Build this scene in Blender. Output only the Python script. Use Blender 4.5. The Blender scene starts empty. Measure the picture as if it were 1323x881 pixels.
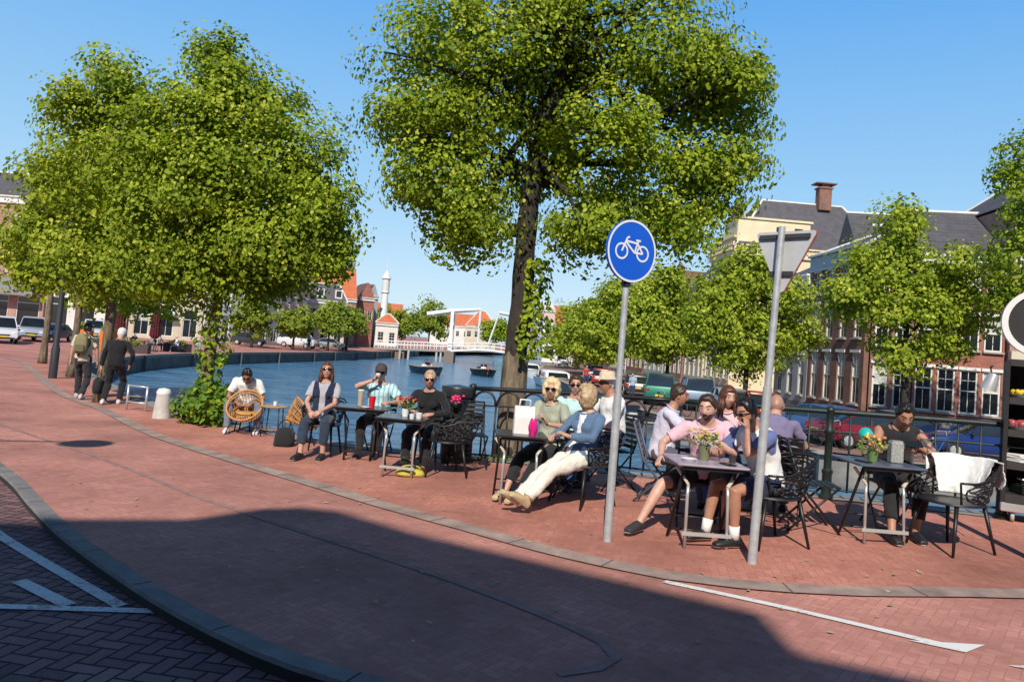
import bpy, math, random
import numpy as np
from mathutils import Vector as V, Matrix, noise
from mathutils.geometry import delaunay_2d_cdt
random.seed(7); RNG = np.random.default_rng(7)
S = bpy.context.scene; COL = S.collection
pi = math.pi; R = math.radians
def sm(t):
    t = max(0., min(1., t)); return t*t*(3-2*t)
def g(x, y):        # height of the street: it climbs to the bridge on the right and falls to the far quay
    return -.14+.34*math.tanh((.045*(x-2.5)+.14)/.34)-.85*sm((y-18)/32)
WATER = -2.4; QUAY = -1.35; EYE = 1.62

# ------------------------------------------------------------------ materials
MATS = {}
def nodes(name):
    m = bpy.data.materials.new(name); m.use_nodes = True
    nt = m.node_tree; b = nt.nodes['Principled BSDF']
    return m, nt, b
def N(nt, t, **kw):
    n = nt.nodes.new(t)
    for k, v in kw.items():
        if k.startswith('i_'):
            key = k[2:]; key = int(key) if key.isdigit() else key.replace('_', ' ')
            n.inputs[key].default_value = v
        else: setattr(n, k, v)
    return n
def L(nt, a, b): nt.links.new(a, b)
def M(name, col, rough=.6, metal=0., var=.18, scale=6., bump=0., bscale=60., spec=.5, sheen=0., trans=0.):
    if name in MATS: return MATS[name]
    m, nt, b = nodes(name)
    tc = N(nt, 'ShaderNodeTexCoord')
    n1 = N(nt, 'ShaderNodeTexNoise', i_Scale=scale, i_Detail=5., i_Roughness=.6); L(nt, tc.outputs['Object'], n1.inputs['Vector'])
    mr = N(nt, 'ShaderNodeMapRange', i_1=.25, i_2=.75, i_3=1-var, i_4=1+var); L(nt, n1.outputs['Fac'], mr.inputs[0])
    mx = N(nt, 'ShaderNodeVectorMath', operation='SCALE'); mx.inputs[0].default_value = col[:3]; L(nt, mr.outputs[0], mx.inputs['Scale'])
    L(nt, mx.outputs[0], b.inputs['Base Color'])
    b.inputs['Roughness'].default_value = rough; b.inputs['Metallic'].default_value = metal
    b.inputs['Specular IOR Level'].default_value = spec
    if sheen: b.inputs['Sheen Weight'].default_value = sheen
    if trans: b.inputs['Transmission Weight'].default_value = trans
    if bump:
        n2 = N(nt, 'ShaderNodeTexNoise', i_Scale=bscale, i_Detail=4.); L(nt, tc.outputs['Object'], n2.inputs['Vector'])
        bp = N(nt, 'ShaderNodeBump', i_Strength=bump, i_Distance=.02); L(nt, n2.outputs['Fac'], bp.inputs['Height']); L(nt, bp.outputs[0], b.inputs['Normal'])
    MATS[name] = m; return m
def skin(name, col):
    m = M(name, col, rough=.48, var=.12, scale=14, bump=.05, bscale=90)
    b = m.node_tree.nodes['Principled BSDF']; b.inputs['Subsurface Weight'].default_value = .12
    b.inputs['Subsurface Radius'].default_value = (.02, .008, .004); return m
def cloth(name, col, var=.1): return M(name, col, rough=.85, var=var, scale=9, bump=.25, bscale=120, spec=.2, sheen=.15)

def paver(name, c1, c2, joint, size=.1, rot=0., stain=.25, jw=.06, bump=.5):
    """herringbone clay pavers, brick = size x 2*size"""
    m, nt, b = nodes(name)
    def mt(op, a, bb=None, c=None):
        n = N(nt, 'ShaderNodeMath', operation=op)
        for i, v in enumerate((a, bb, c)):
            if v is None: continue
            if isinstance(v, (int, float)): n.inputs[i].default_value = v
            else: L(nt, v, n.inputs[i])
        return n.outputs[0]
    tc = N(nt, 'ShaderNodeTexCoord')
    mp = N(nt, 'ShaderNodeMapping'); mp.inputs['Rotation'].default_value = (0, 0, rot); mp.inputs['Scale'].default_value = (1/size,)*3
    L(nt, tc.outputs['Object'], mp.inputs['Vector'])
    wob = N(nt, 'ShaderNodeTexNoise', i_Scale=.9, i_Detail=2.); L(nt, mp.outputs[0], wob.inputs['Vector'])
    wv = N(nt, 'ShaderNodeVectorMath', operation='MULTIPLY_ADD'); L(nt, wob.outputs['Color'], wv.inputs[0]); wv.inputs[1].default_value = (.14,)*3; L(nt, mp.outputs[0], wv.inputs[2])
    sp = N(nt, 'ShaderNodeSeparateXYZ'); L(nt, wv.outputs[0], sp.inputs[0])
    x, y = sp.outputs[0], sp.outputs[1]
    i = mt('FLOOR', x); j = mt('FLOOR', y); fx = mt('FRACT', x); fy = mt('FRACT', y)
    k = mt('FLOORED_MODULO', mt('SUBTRACT', i, j), 4.)
    isV = mt('GREATER_THAN', k, 1.5)
    k1 = mt('COMPARE', k, 1., .1); k2 = mt('COMPARE', k, 2., .1)
    lx = mt('ADD', fx, k1); ly = mt('ADD', fy, k2)
    hl = mt('MULTIPLY_ADD', mt('SUBTRACT', 1., isV), 1., 1.)   # length in x
    vl = mt('ADD', isV, 1.)
    d = mt('MINIMUM', mt('MINIMUM', lx, mt('SUBTRACT', hl, lx)), mt('MINIMUM', ly, mt('SUBTRACT', vl, ly)))
    cb = N(nt, 'ShaderNodeCombineXYZ'); L(nt, mt('SUBTRACT', i, k1), cb.inputs[0]); L(nt, mt('SUBTRACT', j, k2), cb.inputs[1])
    wn = N(nt, 'ShaderNodeTexWhiteNoise', noise_dimensions='2D'); L(nt, cb.outputs[0], wn.inputs['Vector'])
    cm = N(nt, 'ShaderNodeMix', data_type='RGBA'); L(nt, wn.outputs['Value'], cm.inputs[0]); cm.inputs[6].default_value = (*c1, 1); cm.inputs[7].default_value = (*c2, 1)
    big = N(nt, 'ShaderNodeTexNoise', i_Scale=.55, i_Detail=6., i_Roughness=.62); L(nt, tc.outputs['Object'], big.inputs['Vector'])
    fine = N(nt, 'ShaderNodeTexNoise', i_Scale=22., i_Detail=5., i_Roughness=.7); L(nt, tc.outputs['Object'], fine.inputs['Vector'])
    m1 = N(nt, 'ShaderNodeMapRange', i_1=.3, i_2=.7, i_3=1-stain, i_4=1+stain*.7); L(nt, big.outputs['Fac'], m1.inputs[0])
    m2 = N(nt, 'ShaderNodeMapRange', i_1=.3, i_2=.7, i_3=.86, i_4=1.12); L(nt, fine.outputs['Fac'], m2.inputs[0])
    s1 = N(nt, 'ShaderNodeVectorMath', operation='SCALE'); L(nt, cm.outputs[2], s1.inputs[0]); L(nt, mt('MULTIPLY', m1.outputs[0], m2.outputs[0]), s1.inputs['Scale'])
    jm = N(nt, 'ShaderNodeMapRange', interpolation_type='SMOOTHSTEP', i_1=jw*.4, i_2=jw*1.6, i_3=0., i_4=1.); L(nt, d, jm.inputs[0])
    fm = N(nt, 'ShaderNodeMix', data_type='RGBA'); L(nt, jm.outputs[0], fm.inputs[0]); fm.inputs[6].default_value = (*joint, 1); L(nt, s1.outputs[0], fm.inputs[7])
    L(nt, fm.outputs[2], b.inputs['Base Color']); b.inputs['Roughness'].default_value = .8; b.inputs['Specular IOR Level'].default_value = .25
    hh = mt('ADD', jm.outputs[0], mt('MULTIPLY', fine.outputs['Fac'], .5)); hh = mt('MULTIPLY_ADD', wn.outputs['Value'], .35, hh)
    bp = N(nt, 'ShaderNodeBump', i_Strength=bump, i_Distance=.006); L(nt, hh, bp.inputs['Height']); L(nt, bp.outputs[0], b.inputs['Normal'])
    MATS[name] = m; return m

def brickwall(name, c1, c2, mortar=(.3, .27, .24), sc=1.):
    m, nt, b = nodes(name)
    tc = N(nt, 'ShaderNodeTexCoord'); sp = N(nt, 'ShaderNodeSeparateXYZ'); L(nt, tc.outputs['Object'], sp.inputs[0])
    ad = N(nt, 'ShaderNodeMath', operation='ADD'); L(nt, sp.outputs[0], ad.inputs[0]); L(nt, sp.outputs[1], ad.inputs[1])
    cb = N(nt, 'ShaderNodeCombineXYZ'); L(nt, ad.outputs[0], cb.inputs[0]); L(nt, sp.outputs[2], cb.inputs[1])
    br = N(nt, 'ShaderNodeTexBrick', i_Scale=1., i_Mortar_Size=.008, i_Brick_Width=.22, i_Row_Height=.07)
    br.inputs['Color1'].default_value = (*c1, 1); br.inputs['Color2'].default_value = (*c2, 1); br.inputs['Mortar'].default_value = (*mortar, 1)
    L(nt, cb.outputs[0], br.inputs['Vector'])
    n1 = N(nt, 'ShaderNodeTexNoise', i_Scale=.8, i_Detail=7., i_Roughness=.65); L(nt, tc.outputs['Object'], n1.inputs['Vector'])
    mr = N(nt, 'ShaderNodeMapRange', i_1=.3, i_2=.7, i_3=.72, i_4=1.2); L(nt, n1.outputs['Fac'], mr.inputs[0])
    s = N(nt, 'ShaderNodeVectorMath', operation='SCALE'); L(nt, br.outputs['Color'], s.inputs[0]); L(nt, mr.outputs[0], s.inputs['Scale'])
    L(nt, s.outputs[0], b.inputs['Base Color']); b.inputs['Roughness'].default_value = .85; b.inputs['Specular IOR Level'].default_value = .2
    MATS[name] = m; return m
def tiles(name, c, row=.25):
    m, nt, b = nodes(name)
    tc = N(nt, 'ShaderNodeTexCoord'); w = N(nt, 'ShaderNodeTexWave', bands_direction='Z', i_Scale=.31/row, i_Distortion=.3, i_Detail=2.)
    L(nt, tc.outputs['Object'], w.inputs['Vector'])
    n1 = N(nt, 'ShaderNodeTexNoise', i_Scale=1.6, i_Detail=8., i_Roughness=.7); L(nt, tc.outputs['Object'], n1.inputs['Vector'])
    mr = N(nt, 'ShaderNodeMapRange', i_1=.25, i_2=.75, i_3=.62, i_4=1.3); L(nt, n1.outputs['Fac'], mr.inputs[0])
    s = N(nt, 'ShaderNodeVectorMath', operation='SCALE'); s.inputs[0].default_value = c; L(nt, mr.outputs[0], s.inputs['Scale'])
    L(nt, s.outputs[0], b.inputs['Base Color']); b.inputs['Roughness'].default_value = .7
    bp = N(nt, 'ShaderNodeBump', i_Strength=.5, i_Distance=.04); L(nt, w.outputs['Fac'], bp.inputs['Height']); L(nt, bp.outputs[0], b.inputs['Normal'])
    MATS[name] = m; return m
def leafmat(name, c1, c2, tr=.35):
    m, nt, b = nodes(name)
    ge = N(nt, 'ShaderNodeNewGeometry')
    tc = N(nt, 'ShaderNodeTexCoord'); n1 = N(nt, 'ShaderNodeTexNoise', i_Scale=1.7, i_Detail=3.); L(nt, tc.outputs['Object'], n1.inputs['Vector'])
    ad = N(nt, 'ShaderNodeMath', operation='MULTIPLY_ADD'); L(nt, n1.outputs['Fac'], ad.inputs[0]); ad.inputs[1].default_value = 1.1
    sb = N(nt, 'ShaderNodeMath', operation='MULTIPLY_ADD'); L(nt, ge.outputs['Random Per Island'], sb.inputs[0]); sb.inputs[1].default_value = .6; sb.inputs[2].default_value = -.36
    L(nt, sb.outputs[0], ad.inputs[2])
    mx = N(nt, 'ShaderNodeMix', data_type='RGBA', clamp_factor=True); L(nt, ad.outputs[0], mx.inputs[0]); mx.inputs[6].default_value = (*c1, 1); mx.inputs[7].default_value = (*c2, 1)
    L(nt, mx.outputs[2], b.inputs['Base Color']); b.inputs['Roughness'].default_value = .6; b.inputs['Specular IOR Level'].default_value = .2
    t = N(nt, 'ShaderNodeBsdfTranslucent'); sc = N(nt, 'ShaderNodeVectorMath', operation='MULTIPLY'); L(nt, mx.outputs[2], sc.inputs[0]); sc.inputs[1].default_value = (1.25, 1.3, .5)
    L(nt, sc.outputs[0], t.inputs['Color'])
    ms = N(nt, 'ShaderNodeMixShader'); ms.inputs[0].default_value = tr
    L(nt, b.outputs[0], ms.inputs[1]); L(nt, t.outputs[0], ms.inputs[2]); L(nt, ms.outputs[0], nt.nodes['Material Output'].inputs['Surface'])
    MATS[name] = m; return m
def barkmat(name, c1, c2):
    m, nt, b = nodes(name)
    tc = N(nt, 'ShaderNodeTexCoord'); mp = N(nt, 'ShaderNodeMapping'); mp.inputs['Scale'].default_value = (9, 9, 2.2); L(nt, tc.outputs['Object'], mp.inputs[0])
    n1 = N(nt, 'ShaderNodeTexNoise', i_Scale=1.6, i_Detail=7., i_Roughness=.7); L(nt, mp.outputs[0], n1.inputs['Vector'])
    v = N(nt, 'ShaderNodeTexVoronoi', i_Scale=1.4); L(nt, mp.outputs[0], v.inputs['Vector'])
    mr = N(nt, 'ShaderNodeMapRange', i_1=.35, i_2=.68, i_3=0., i_4=1.); L(nt, n1.outputs['Fac'], mr.inputs[0])
    mx = N(nt, 'ShaderNodeMix', data_type='RGBA'); L(nt, mr.outputs[0], mx.inputs[0]); mx.inputs[6].default_value = (*c1, 1); mx.inputs[7].default_value = (*c2, 1)
    L(nt, mx.outputs[2], b.inputs['Base Color']); b.inputs['Roughness'].default_value = .9
    ad = N(nt, 'ShaderNodeMath', operation='ADD'); L(nt, n1.outputs['Fac'], ad.inputs[0]); L(nt, v.outputs['Distance'], ad.inputs[1])
    bp = N(nt, 'ShaderNodeBump', i_Strength=.9, i_Distance=.03); L(nt, ad.outputs[0], bp.inputs['Height']); L(nt, bp.outputs[0], b.inputs['Normal'])
    MATS[name] = m; return m

BLK = M('black_metal', (.012, .012, .013), rough=.42, var=.3, scale=12)
GRN = M('green_iron', (.010, .021, .016), rough=.5, var=.25, scale=9, bump=.1)
GALV = M('galvanised', (.47, .49, .5), rough=.5, metal=.35, var=.22, scale=16, bump=.06)
SILV = M('silver_metal', (.55, .55, .54), rough=.38, metal=.5, var=.12)
WHT = M('white_paint', (.76, .76, .74), rough=.5, var=.07)
TRIM = M('white_trim', (.68, .67, .62), rough=.6, var=.12, scale=2)
WOOD = M('pale_wood', (.42, .27, .13), rough=.6, var=.3, scale=14)
DWOOD = M('dark_wood', (.07, .04, .025), rough=.6, var=.3, scale=10)
WICK = M('honey_rattan', (.5, .25, .08), rough=.55, var=.3, scale=22, bump=.3, bscale=80)
CONC = M('concrete_kerb', (.3, .29, .27), rough=.85, var=.3, scale=5, bump=.3, bscale=70)
GREYSTONE = M('grey_stone', (.2, .19, .175), rough=.9, var=.4, scale=1.4, bump=.5, bscale=12)
GLASS = M('dark_glass', (.014, .018, .022), rough=.07, var=.5, scale=.7, spec=.7)
CURT = M('net_curtain', (.5, .5, .47), rough=.3, var=.25, scale=2.5)
def wornpaint():
    m, nt, b = nodes('road_paint'); tc = N(nt, 'ShaderNodeTexCoord')
    n1 = N(nt, 'ShaderNodeTexNoise', i_Scale=26., i_Detail=8., i_Roughness=.75); L(nt, tc.outputs['Object'], n1.inputs['Vector'])
    n2 = N(nt, 'ShaderNodeTexNoise', i_Scale=3., i_Detail=3.); L(nt, tc.outputs['Object'], n2.inputs['Vector'])
    ad = N(nt, 'ShaderNodeMath', operation='MULTIPLY_ADD'); L(nt, n2.outputs['Fac'], ad.inputs[0]); ad.inputs[1].default_value = .5; L(nt, n1.outputs['Fac'], ad.inputs[2])
    mr = N(nt, 'ShaderNodeMapRange', i_1=.78, i_2=.9, i_3=0., i_4=.85); L(nt, ad.outputs[0], mr.inputs[0])
    mx = N(nt, 'ShaderNodeMix', data_type='RGBA'); L(nt, mr.outputs[0], mx.inputs[0]); mx.inputs[6].default_value = (.74, .73, .70, 1); mx.inputs[7].default_value = (.33, .24, .21, 1)
    L(nt, mx.outputs[2], b.inputs['Base Color']); b.inputs['Roughness'].default_value = .8; return m
PLINE = wornpaint()
RUBBER = M('tyre_rubber', (.012, .012, .012), rough=.8)
LENS = M('sunglass_lens', (.006, .006, .007), rough=.08, var=0)

# ------------------------------------------------------------------ mesh builder
class MB:
    def __init__(s): s.v = []; s.f = []; s.m = []; s.mi = 0
    def add(s, vs, fs):
        o = len(s.v); s.v += [tuple(p) for p in vs]; s.f += [tuple(i+o for i in f) for f in fs]; s.m += [s.mi]*len(fs); return s
    def poly(s, pts): return s.add(pts, [tuple(range(len(pts)))])
    def box(s, c, size, rz=0, rot=None, bev=0):
        hx, hy, hz = (q/2 for q in size); m = rot or Matrix.Rotation(rz, 3, 'Z'); c = V(c)
        if bev:
            b = min(bev, hx*.9, hy*.9, hz*.9); vs = []
            for k, (zz, q) in enumerate(((-hz, b), (-hz+b, 0), (hz-b, 0), (hz, b))):
                for (sx, sy) in ((-1, -1), (1, -1), (1, 1), (-1, 1)):
                    x, y = hx-q, hy-q; w = b*.9 if q == 0 else b*.4
                    a = [(sx*x, sy*(y-w)), (sx*(x-w), sy*y)]
                    if sx*sy > 0: a = a
                    else: a = a[::-1]
                    if (sx, sy) == (-1, -1): a = [(-x, -y+w), (-x+w, -y)]
                    if (sx, sy) == (1, -1): a = [(x-w, -y), (x, -y+w)]
                    if (sx, sy) == (1, 1): a = [(x, y-w), (x-w, y)]
                    if (sx, sy) == (-1, 1): a = [(-x+w, y), (-x, y-w)]
                    vs += [c+m@V((p[0], p[1], zz)) for p in a]
            n = 8; fs = [tuple(range(n))[::-1], tuple(range(3*n, 4*n))]
            for k in range(3):
                for i in range(n): fs.append((k*n+i, k*n+(i+1) % n, (k+1)*n+(i+1) % n, (k+1)*n+i))
            return s.add(vs, fs)
        vs = [c+m@V((x, y, z)) for z in (-hz, hz) for x, y in ((-hx, -hy), (hx, -hy), (hx, hy), (-hx, hy))]
        return s.add(vs, [(3, 2, 1, 0), (4, 5, 6, 7), (0, 1, 5, 4), (1, 2, 6, 5), (2, 3, 7, 6), (3, 0, 4, 7)])
    def loft(s, rings, cap=True, closed=False):
        n = len(rings[0]); vs = [p for r in rings for p in r]; fs = []; K = len(rings)
        for k in range(K-1+(1 if closed else 0)):
            a, b = k*n, ((k+1) % K)*n
            for i in range(n): fs.append((a+i, a+(i+1) % n, b+(i+1) % n, b+i))
        if cap and not closed: fs += [tuple(range(n))[::-1], tuple(range((K-1)*n, K*n))]
        return s.add(vs, fs)
    def tube(s, pts, r, n=8, closed=False, cap=True, flat=1.):
        pts = [V(p) for p in pts]; K = len(pts)
        rr = r if isinstance(r, (list, tuple)) else [r]*K
        rings = []; up = None
        for k in range(K):
            t = (pts[(k+1) % K]-pts[k-1]) if closed else (pts[min(k+1, K-1)]-pts[max(k-1, 0)])
            t = t.normalized() if t.length > 1e-9 else V((0, 0, 1))
            if up is None: up = V((0, 0, 1)) if abs(t.z) < .9 else V((1, 0, 0))
            u = up-t*up.dot(t)
            if u.length < 1e-6: u = t.orthogonal()
            u.normalize(); w = t.cross(u); up = u
            rings.append([pts[k]+u*math.cos(2*pi*i/n)*rr[k]*flat+w*math.sin(2*pi*i/n)*rr[k] for i in range(n)])
        return s.loft(rings, cap, closed)
    def cyl(s, a, b, r, n=12, r2=None): return s.tube([a, b], [r, r if r2 is None else r2], n)
    def lathe(s, prof, c=(0, 0, 0), n=16, m=None, ring_=False):
        c = V(c); m = m or Matrix.Identity(3); ring = []
        for r, z in prof: ring.append([c+m@V((r*math.cos(2*pi*i/n), r*math.sin(2*pi*i/n), z)) for i in range(n)])
        return s.loft(ring, not ring_, ring_)
    def ell(s, c, rad, m=None, n=12, k=8):
        c = V(c); m = m or Matrix.Identity(3); rx, ry, rz = rad; vs = [c+m@V((0, 0, -rz))]; fs = []
        for j in range(1, k):
            th = -pi/2+pi*j/k
            for i in range(n): vs.append(c+m@V((rx*math.cos(th)*math.cos(2*pi*i/n), ry*math.cos(th)*math.sin(2*pi*i/n), rz*math.sin(th))))
        vs.append(c+m@V((0, 0, rz))); e = len(vs)-1
        for i in range(n): fs.append((0, 1+(i+1) % n, 1+i)); fs.append((e, 1+(k-2)*n+i, 1+(k-2)*n+(i+1) % n))
        for j in range(k-2):
            for i in range(n): fs.append((1+j*n+i, 1+j*n+(i+1) % n, 1+(j+1)*n+(i+1) % n, 1+(j+1)*n+i))
        return s.add(vs, fs)
    def prism(s, pts, off):
        n = len(pts); off = V(off); vs = [V(p) for p in pts]+[V(p)+off for p in pts]
        return s.add(vs, [tuple(range(n))[::-1], tuple(range(n, 2*n))]+[(i, (i+1) % n, n+(i+1) % n, n+i) for i in range(n)])
    def mesh(s, name, mats, smooth=False):
        me = bpy.data.meshes.new(name); me.from_pydata(s.v, [], s.f)
        for m in (mats if isinstance(mats, (list, tuple)) else [mats]): me.materials.append(m)
        if s.m and any(s.m): me.polygons.foreach_set('material_index', s.m)
        if smooth: me.polygons.foreach_set('use_smooth', [True]*len(me.polygons))
        me.update(); return me
    def build(s, name, mats, parent=None, smooth=False, loc=None, rz=0):
        return link(name, s.mesh(name, mats, smooth), parent, loc, rz)
def link(name, me, parent=None, loc=None, rz=0):
    o = bpy.data.objects.new(name, me); COL.objects.link(o)
    if parent: o.parent = parent
    if loc is not None: o.location = loc
    o.rotation_euler.z = rz; return o
def tag(o, label=None, cat=None, group=None, kind=None):
    for k, v in (('label', label), ('category', cat), ('group', group), ('kind', kind)):
        if v: o[k] = v
    return o
def thing(name, label, cat, loc=(0, 0, 0), rz=0, group=None):
    o = bpy.data.objects.new(name, None); COL.objects.link(o); o.empty_display_size = .1
    o.location = loc; o.rotation_euler.z = rz; return tag(o, label, cat, group)
def kids(o): return list(o.children)
def copy_tree(o, parent=None):
    c = o.copy(); COL.objects.link(c)
    if parent: c.parent = parent
    for k in kids(o): copy_tree(k, c)
    return c
def smooth_by(o, ang=40):
    me = o.data; me.polygons.foreach_set('use_smooth', [True]*len(me.polygons))
    try: me.set_sharp_from_angle(angle=R(ang))
    except Exception: pass
    return o

# ------------------------------------------------------------------ setting: ground, water
def cdt(name, poly, mat, step=1.5, zf=g, off=0., holes=(), fine=None):
    """a sheet over a polygon, triangulated and draped on the height function"""
    vs = []; ed = []
    for pl in (poly,)+tuple(holes):
        b = len(vs); n = len(pl)
        for i in range(n):
            a, c = V(pl[i]), V(pl[(i+1) % n]); k = max(1, int((c-a).length/step)) if (a.length < 120) else 1
            for q in range(k): vs.append(a.lerp(c, q/k))
        m = len(vs)-b; ed += [(b+i, b+(i+1) % m) for i in range(m)]
    xs = [p[0] for p in poly]; ys = [p[1] for p in poly]
    def inside(x, y, pl):
        r = False; j = len(pl)-1
        for i in range(len(pl)):
            (xi, yi), (xj, yj) = pl[i], pl[j]
            if (yi > y) != (yj > y) and x < (xj-xi)*(y-yi)/(yj-yi)+xi: r = not r
            j = i
        return r
    x0, x1, y0, y1 = max(min(xs), -90), min(max(xs), 60), max(min(ys), -30), min(max(ys), 130)
    x = x0
    while x < x1:
        y = y0
        while y < y1:
            if inside(x, y, poly) and not any(inside(x, y, h) for h in holes): vs.append(V((x+.01*math.sin(7*y), y+.01*math.cos(5*x))))
            y += step*(1 if y < 40 else 3)
        x += step*(1 if abs(x) < 40 else 2)
    ov, oe, of, *_ = delaunay_2d_cdt([V(p[:2]) for p in vs], ed, [], 2 if holes else 1, 1e-5)
    fs = []
    for f in of:
        cx = sum(ov[i][0] for i in f)/len(f); cy = sum(ov[i][1] for i in f)/len(f)
        if inside(cx, cy, poly) and not any(inside(cx, cy, h) for h in holes): fs.append(f)
    mb = MB(); mb.add([(p[0], p[1], zf(p[0], p[1])+off) for p in ov], fs)
    o = mb.build(name, mat, smooth=True)
    me = o.data; 
    import bmesh
    bm = bmesh.new(); bm.from_mesh(me)
    for f in bm.faces:
        if f.normal.z < 0: f.normal_flip()
    loose = [v for v in bm.verts if not v.link_faces]
    bmesh.ops.delete(bm, geom=loose, context='VERTS'); bm.to_mesh(me); bm.free()
    return o
def catmull(pts, step=.25):
    out = []; P = [V(p) for p in pts]
    for i in range(len(P)-1):
        p0 = P[max(i-1, 0)]; p1 = P[i]; p2 = P[i+1]; p3 = P[min(i+2, len(P)-1)]
        k = max(1, int((p2-p1).length/step))
        for q in range(k):
            t = q/k; out.append(.5*((2*p1)+(p2-p0)*t+(2*p0-5*p1+4*p2-p3)*t*t+(3*p1-p0-3*p2+p3)*t**3))
    out.append(P[-1]); return out
def strip(name, pts, w, mat, off=.004, zf=g, parent=None, thick=0.):
    P = [V(p[:2]) for p in pts]; mb = MB(); vs = []
    for i, p in enumerate(P):
        t = (P[min(i+1, len(P)-1)]-P[max(i-1, 0)]).normalized(); n = V((-t.y, t.x)); ww = w[i] if isinstance(w, list) else w
        a, c = p+n*ww/2, p-n*ww/2
        vs += [(a.x, a.y, zf(a.x, a.y)+off), (c.x, c.y, zf(c.x, c.y)+off)]
    fs = [(2*i, 2*i+1, 2*i+3, 2*i+2) for i in range(len(P)-1)]
    mb.add(vs, fs); return mb.build(name, mat, parent)

BANK = [(14, 4.6), (9, 7.6), (6.4, 8.75), (5.5, 9.08), (3.8, 9.72), (2.2, 10.5), (.9, 11.1), (-.25, 11.5), (-.8, 11.65), (-1.8, 12.1), (-3.0, 12.75), (-4.2, 13.75), (-5.6, 15.1), (-6.7, 16.0),
        (-8.0, 17.6), (-10.2, 20.6), (-13.2, 25.), (-18., 33.), (-22.5, 43.), (-24.6, 50.), (-25.4, 57.), (-25.4, 66.), (-24., 78.), (-22.4, 90.), (-18.7, 129.), (-17., 150.), (-4., 230.), (30., 330.)]
RBANK = [(60, 24.), (15.9, 26.6), (11.6, 28.3), (10.2, 31.), (7.1, 43.5), (5.4, 62.), (4.3, 94.), (6.2, 130.), (7., 150.), (22., 225.), (60., 320.)]
KERB = catmull([(-60, 62), (-40, 50.), (-28., 41.), (-21., 33.5), (-15.9, 26.2), (-10.8, 18.9), (-8.0, 15.7), (-5.6, 12.68), (-3.6, 10.6), (-2.18, 9.18), (-1.11, 8.09), (-.27, 7.31), (.42, 6.66), (.93, 6.27), (1.35, 6.01), (1.85, 5.86), (2.65, 5.80), (3.95, 5.93), (6.5, 6.0), (14, 3.)], .3)
LOW = catmull([(-30, 24.5), (-14, 16.5), (-8.6, 12.), (-5.66, 9.0), (-4.48, 7.62), (-3.57, 6.56), (-2.64, 5.6), (-1.9, 4.89), (-1.24, 4.35), (-.66, 4.0), (.4, 3.5), (2.2, 2.4), (3.5, .5), (4., -3), (4, -12)], .3)

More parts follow.
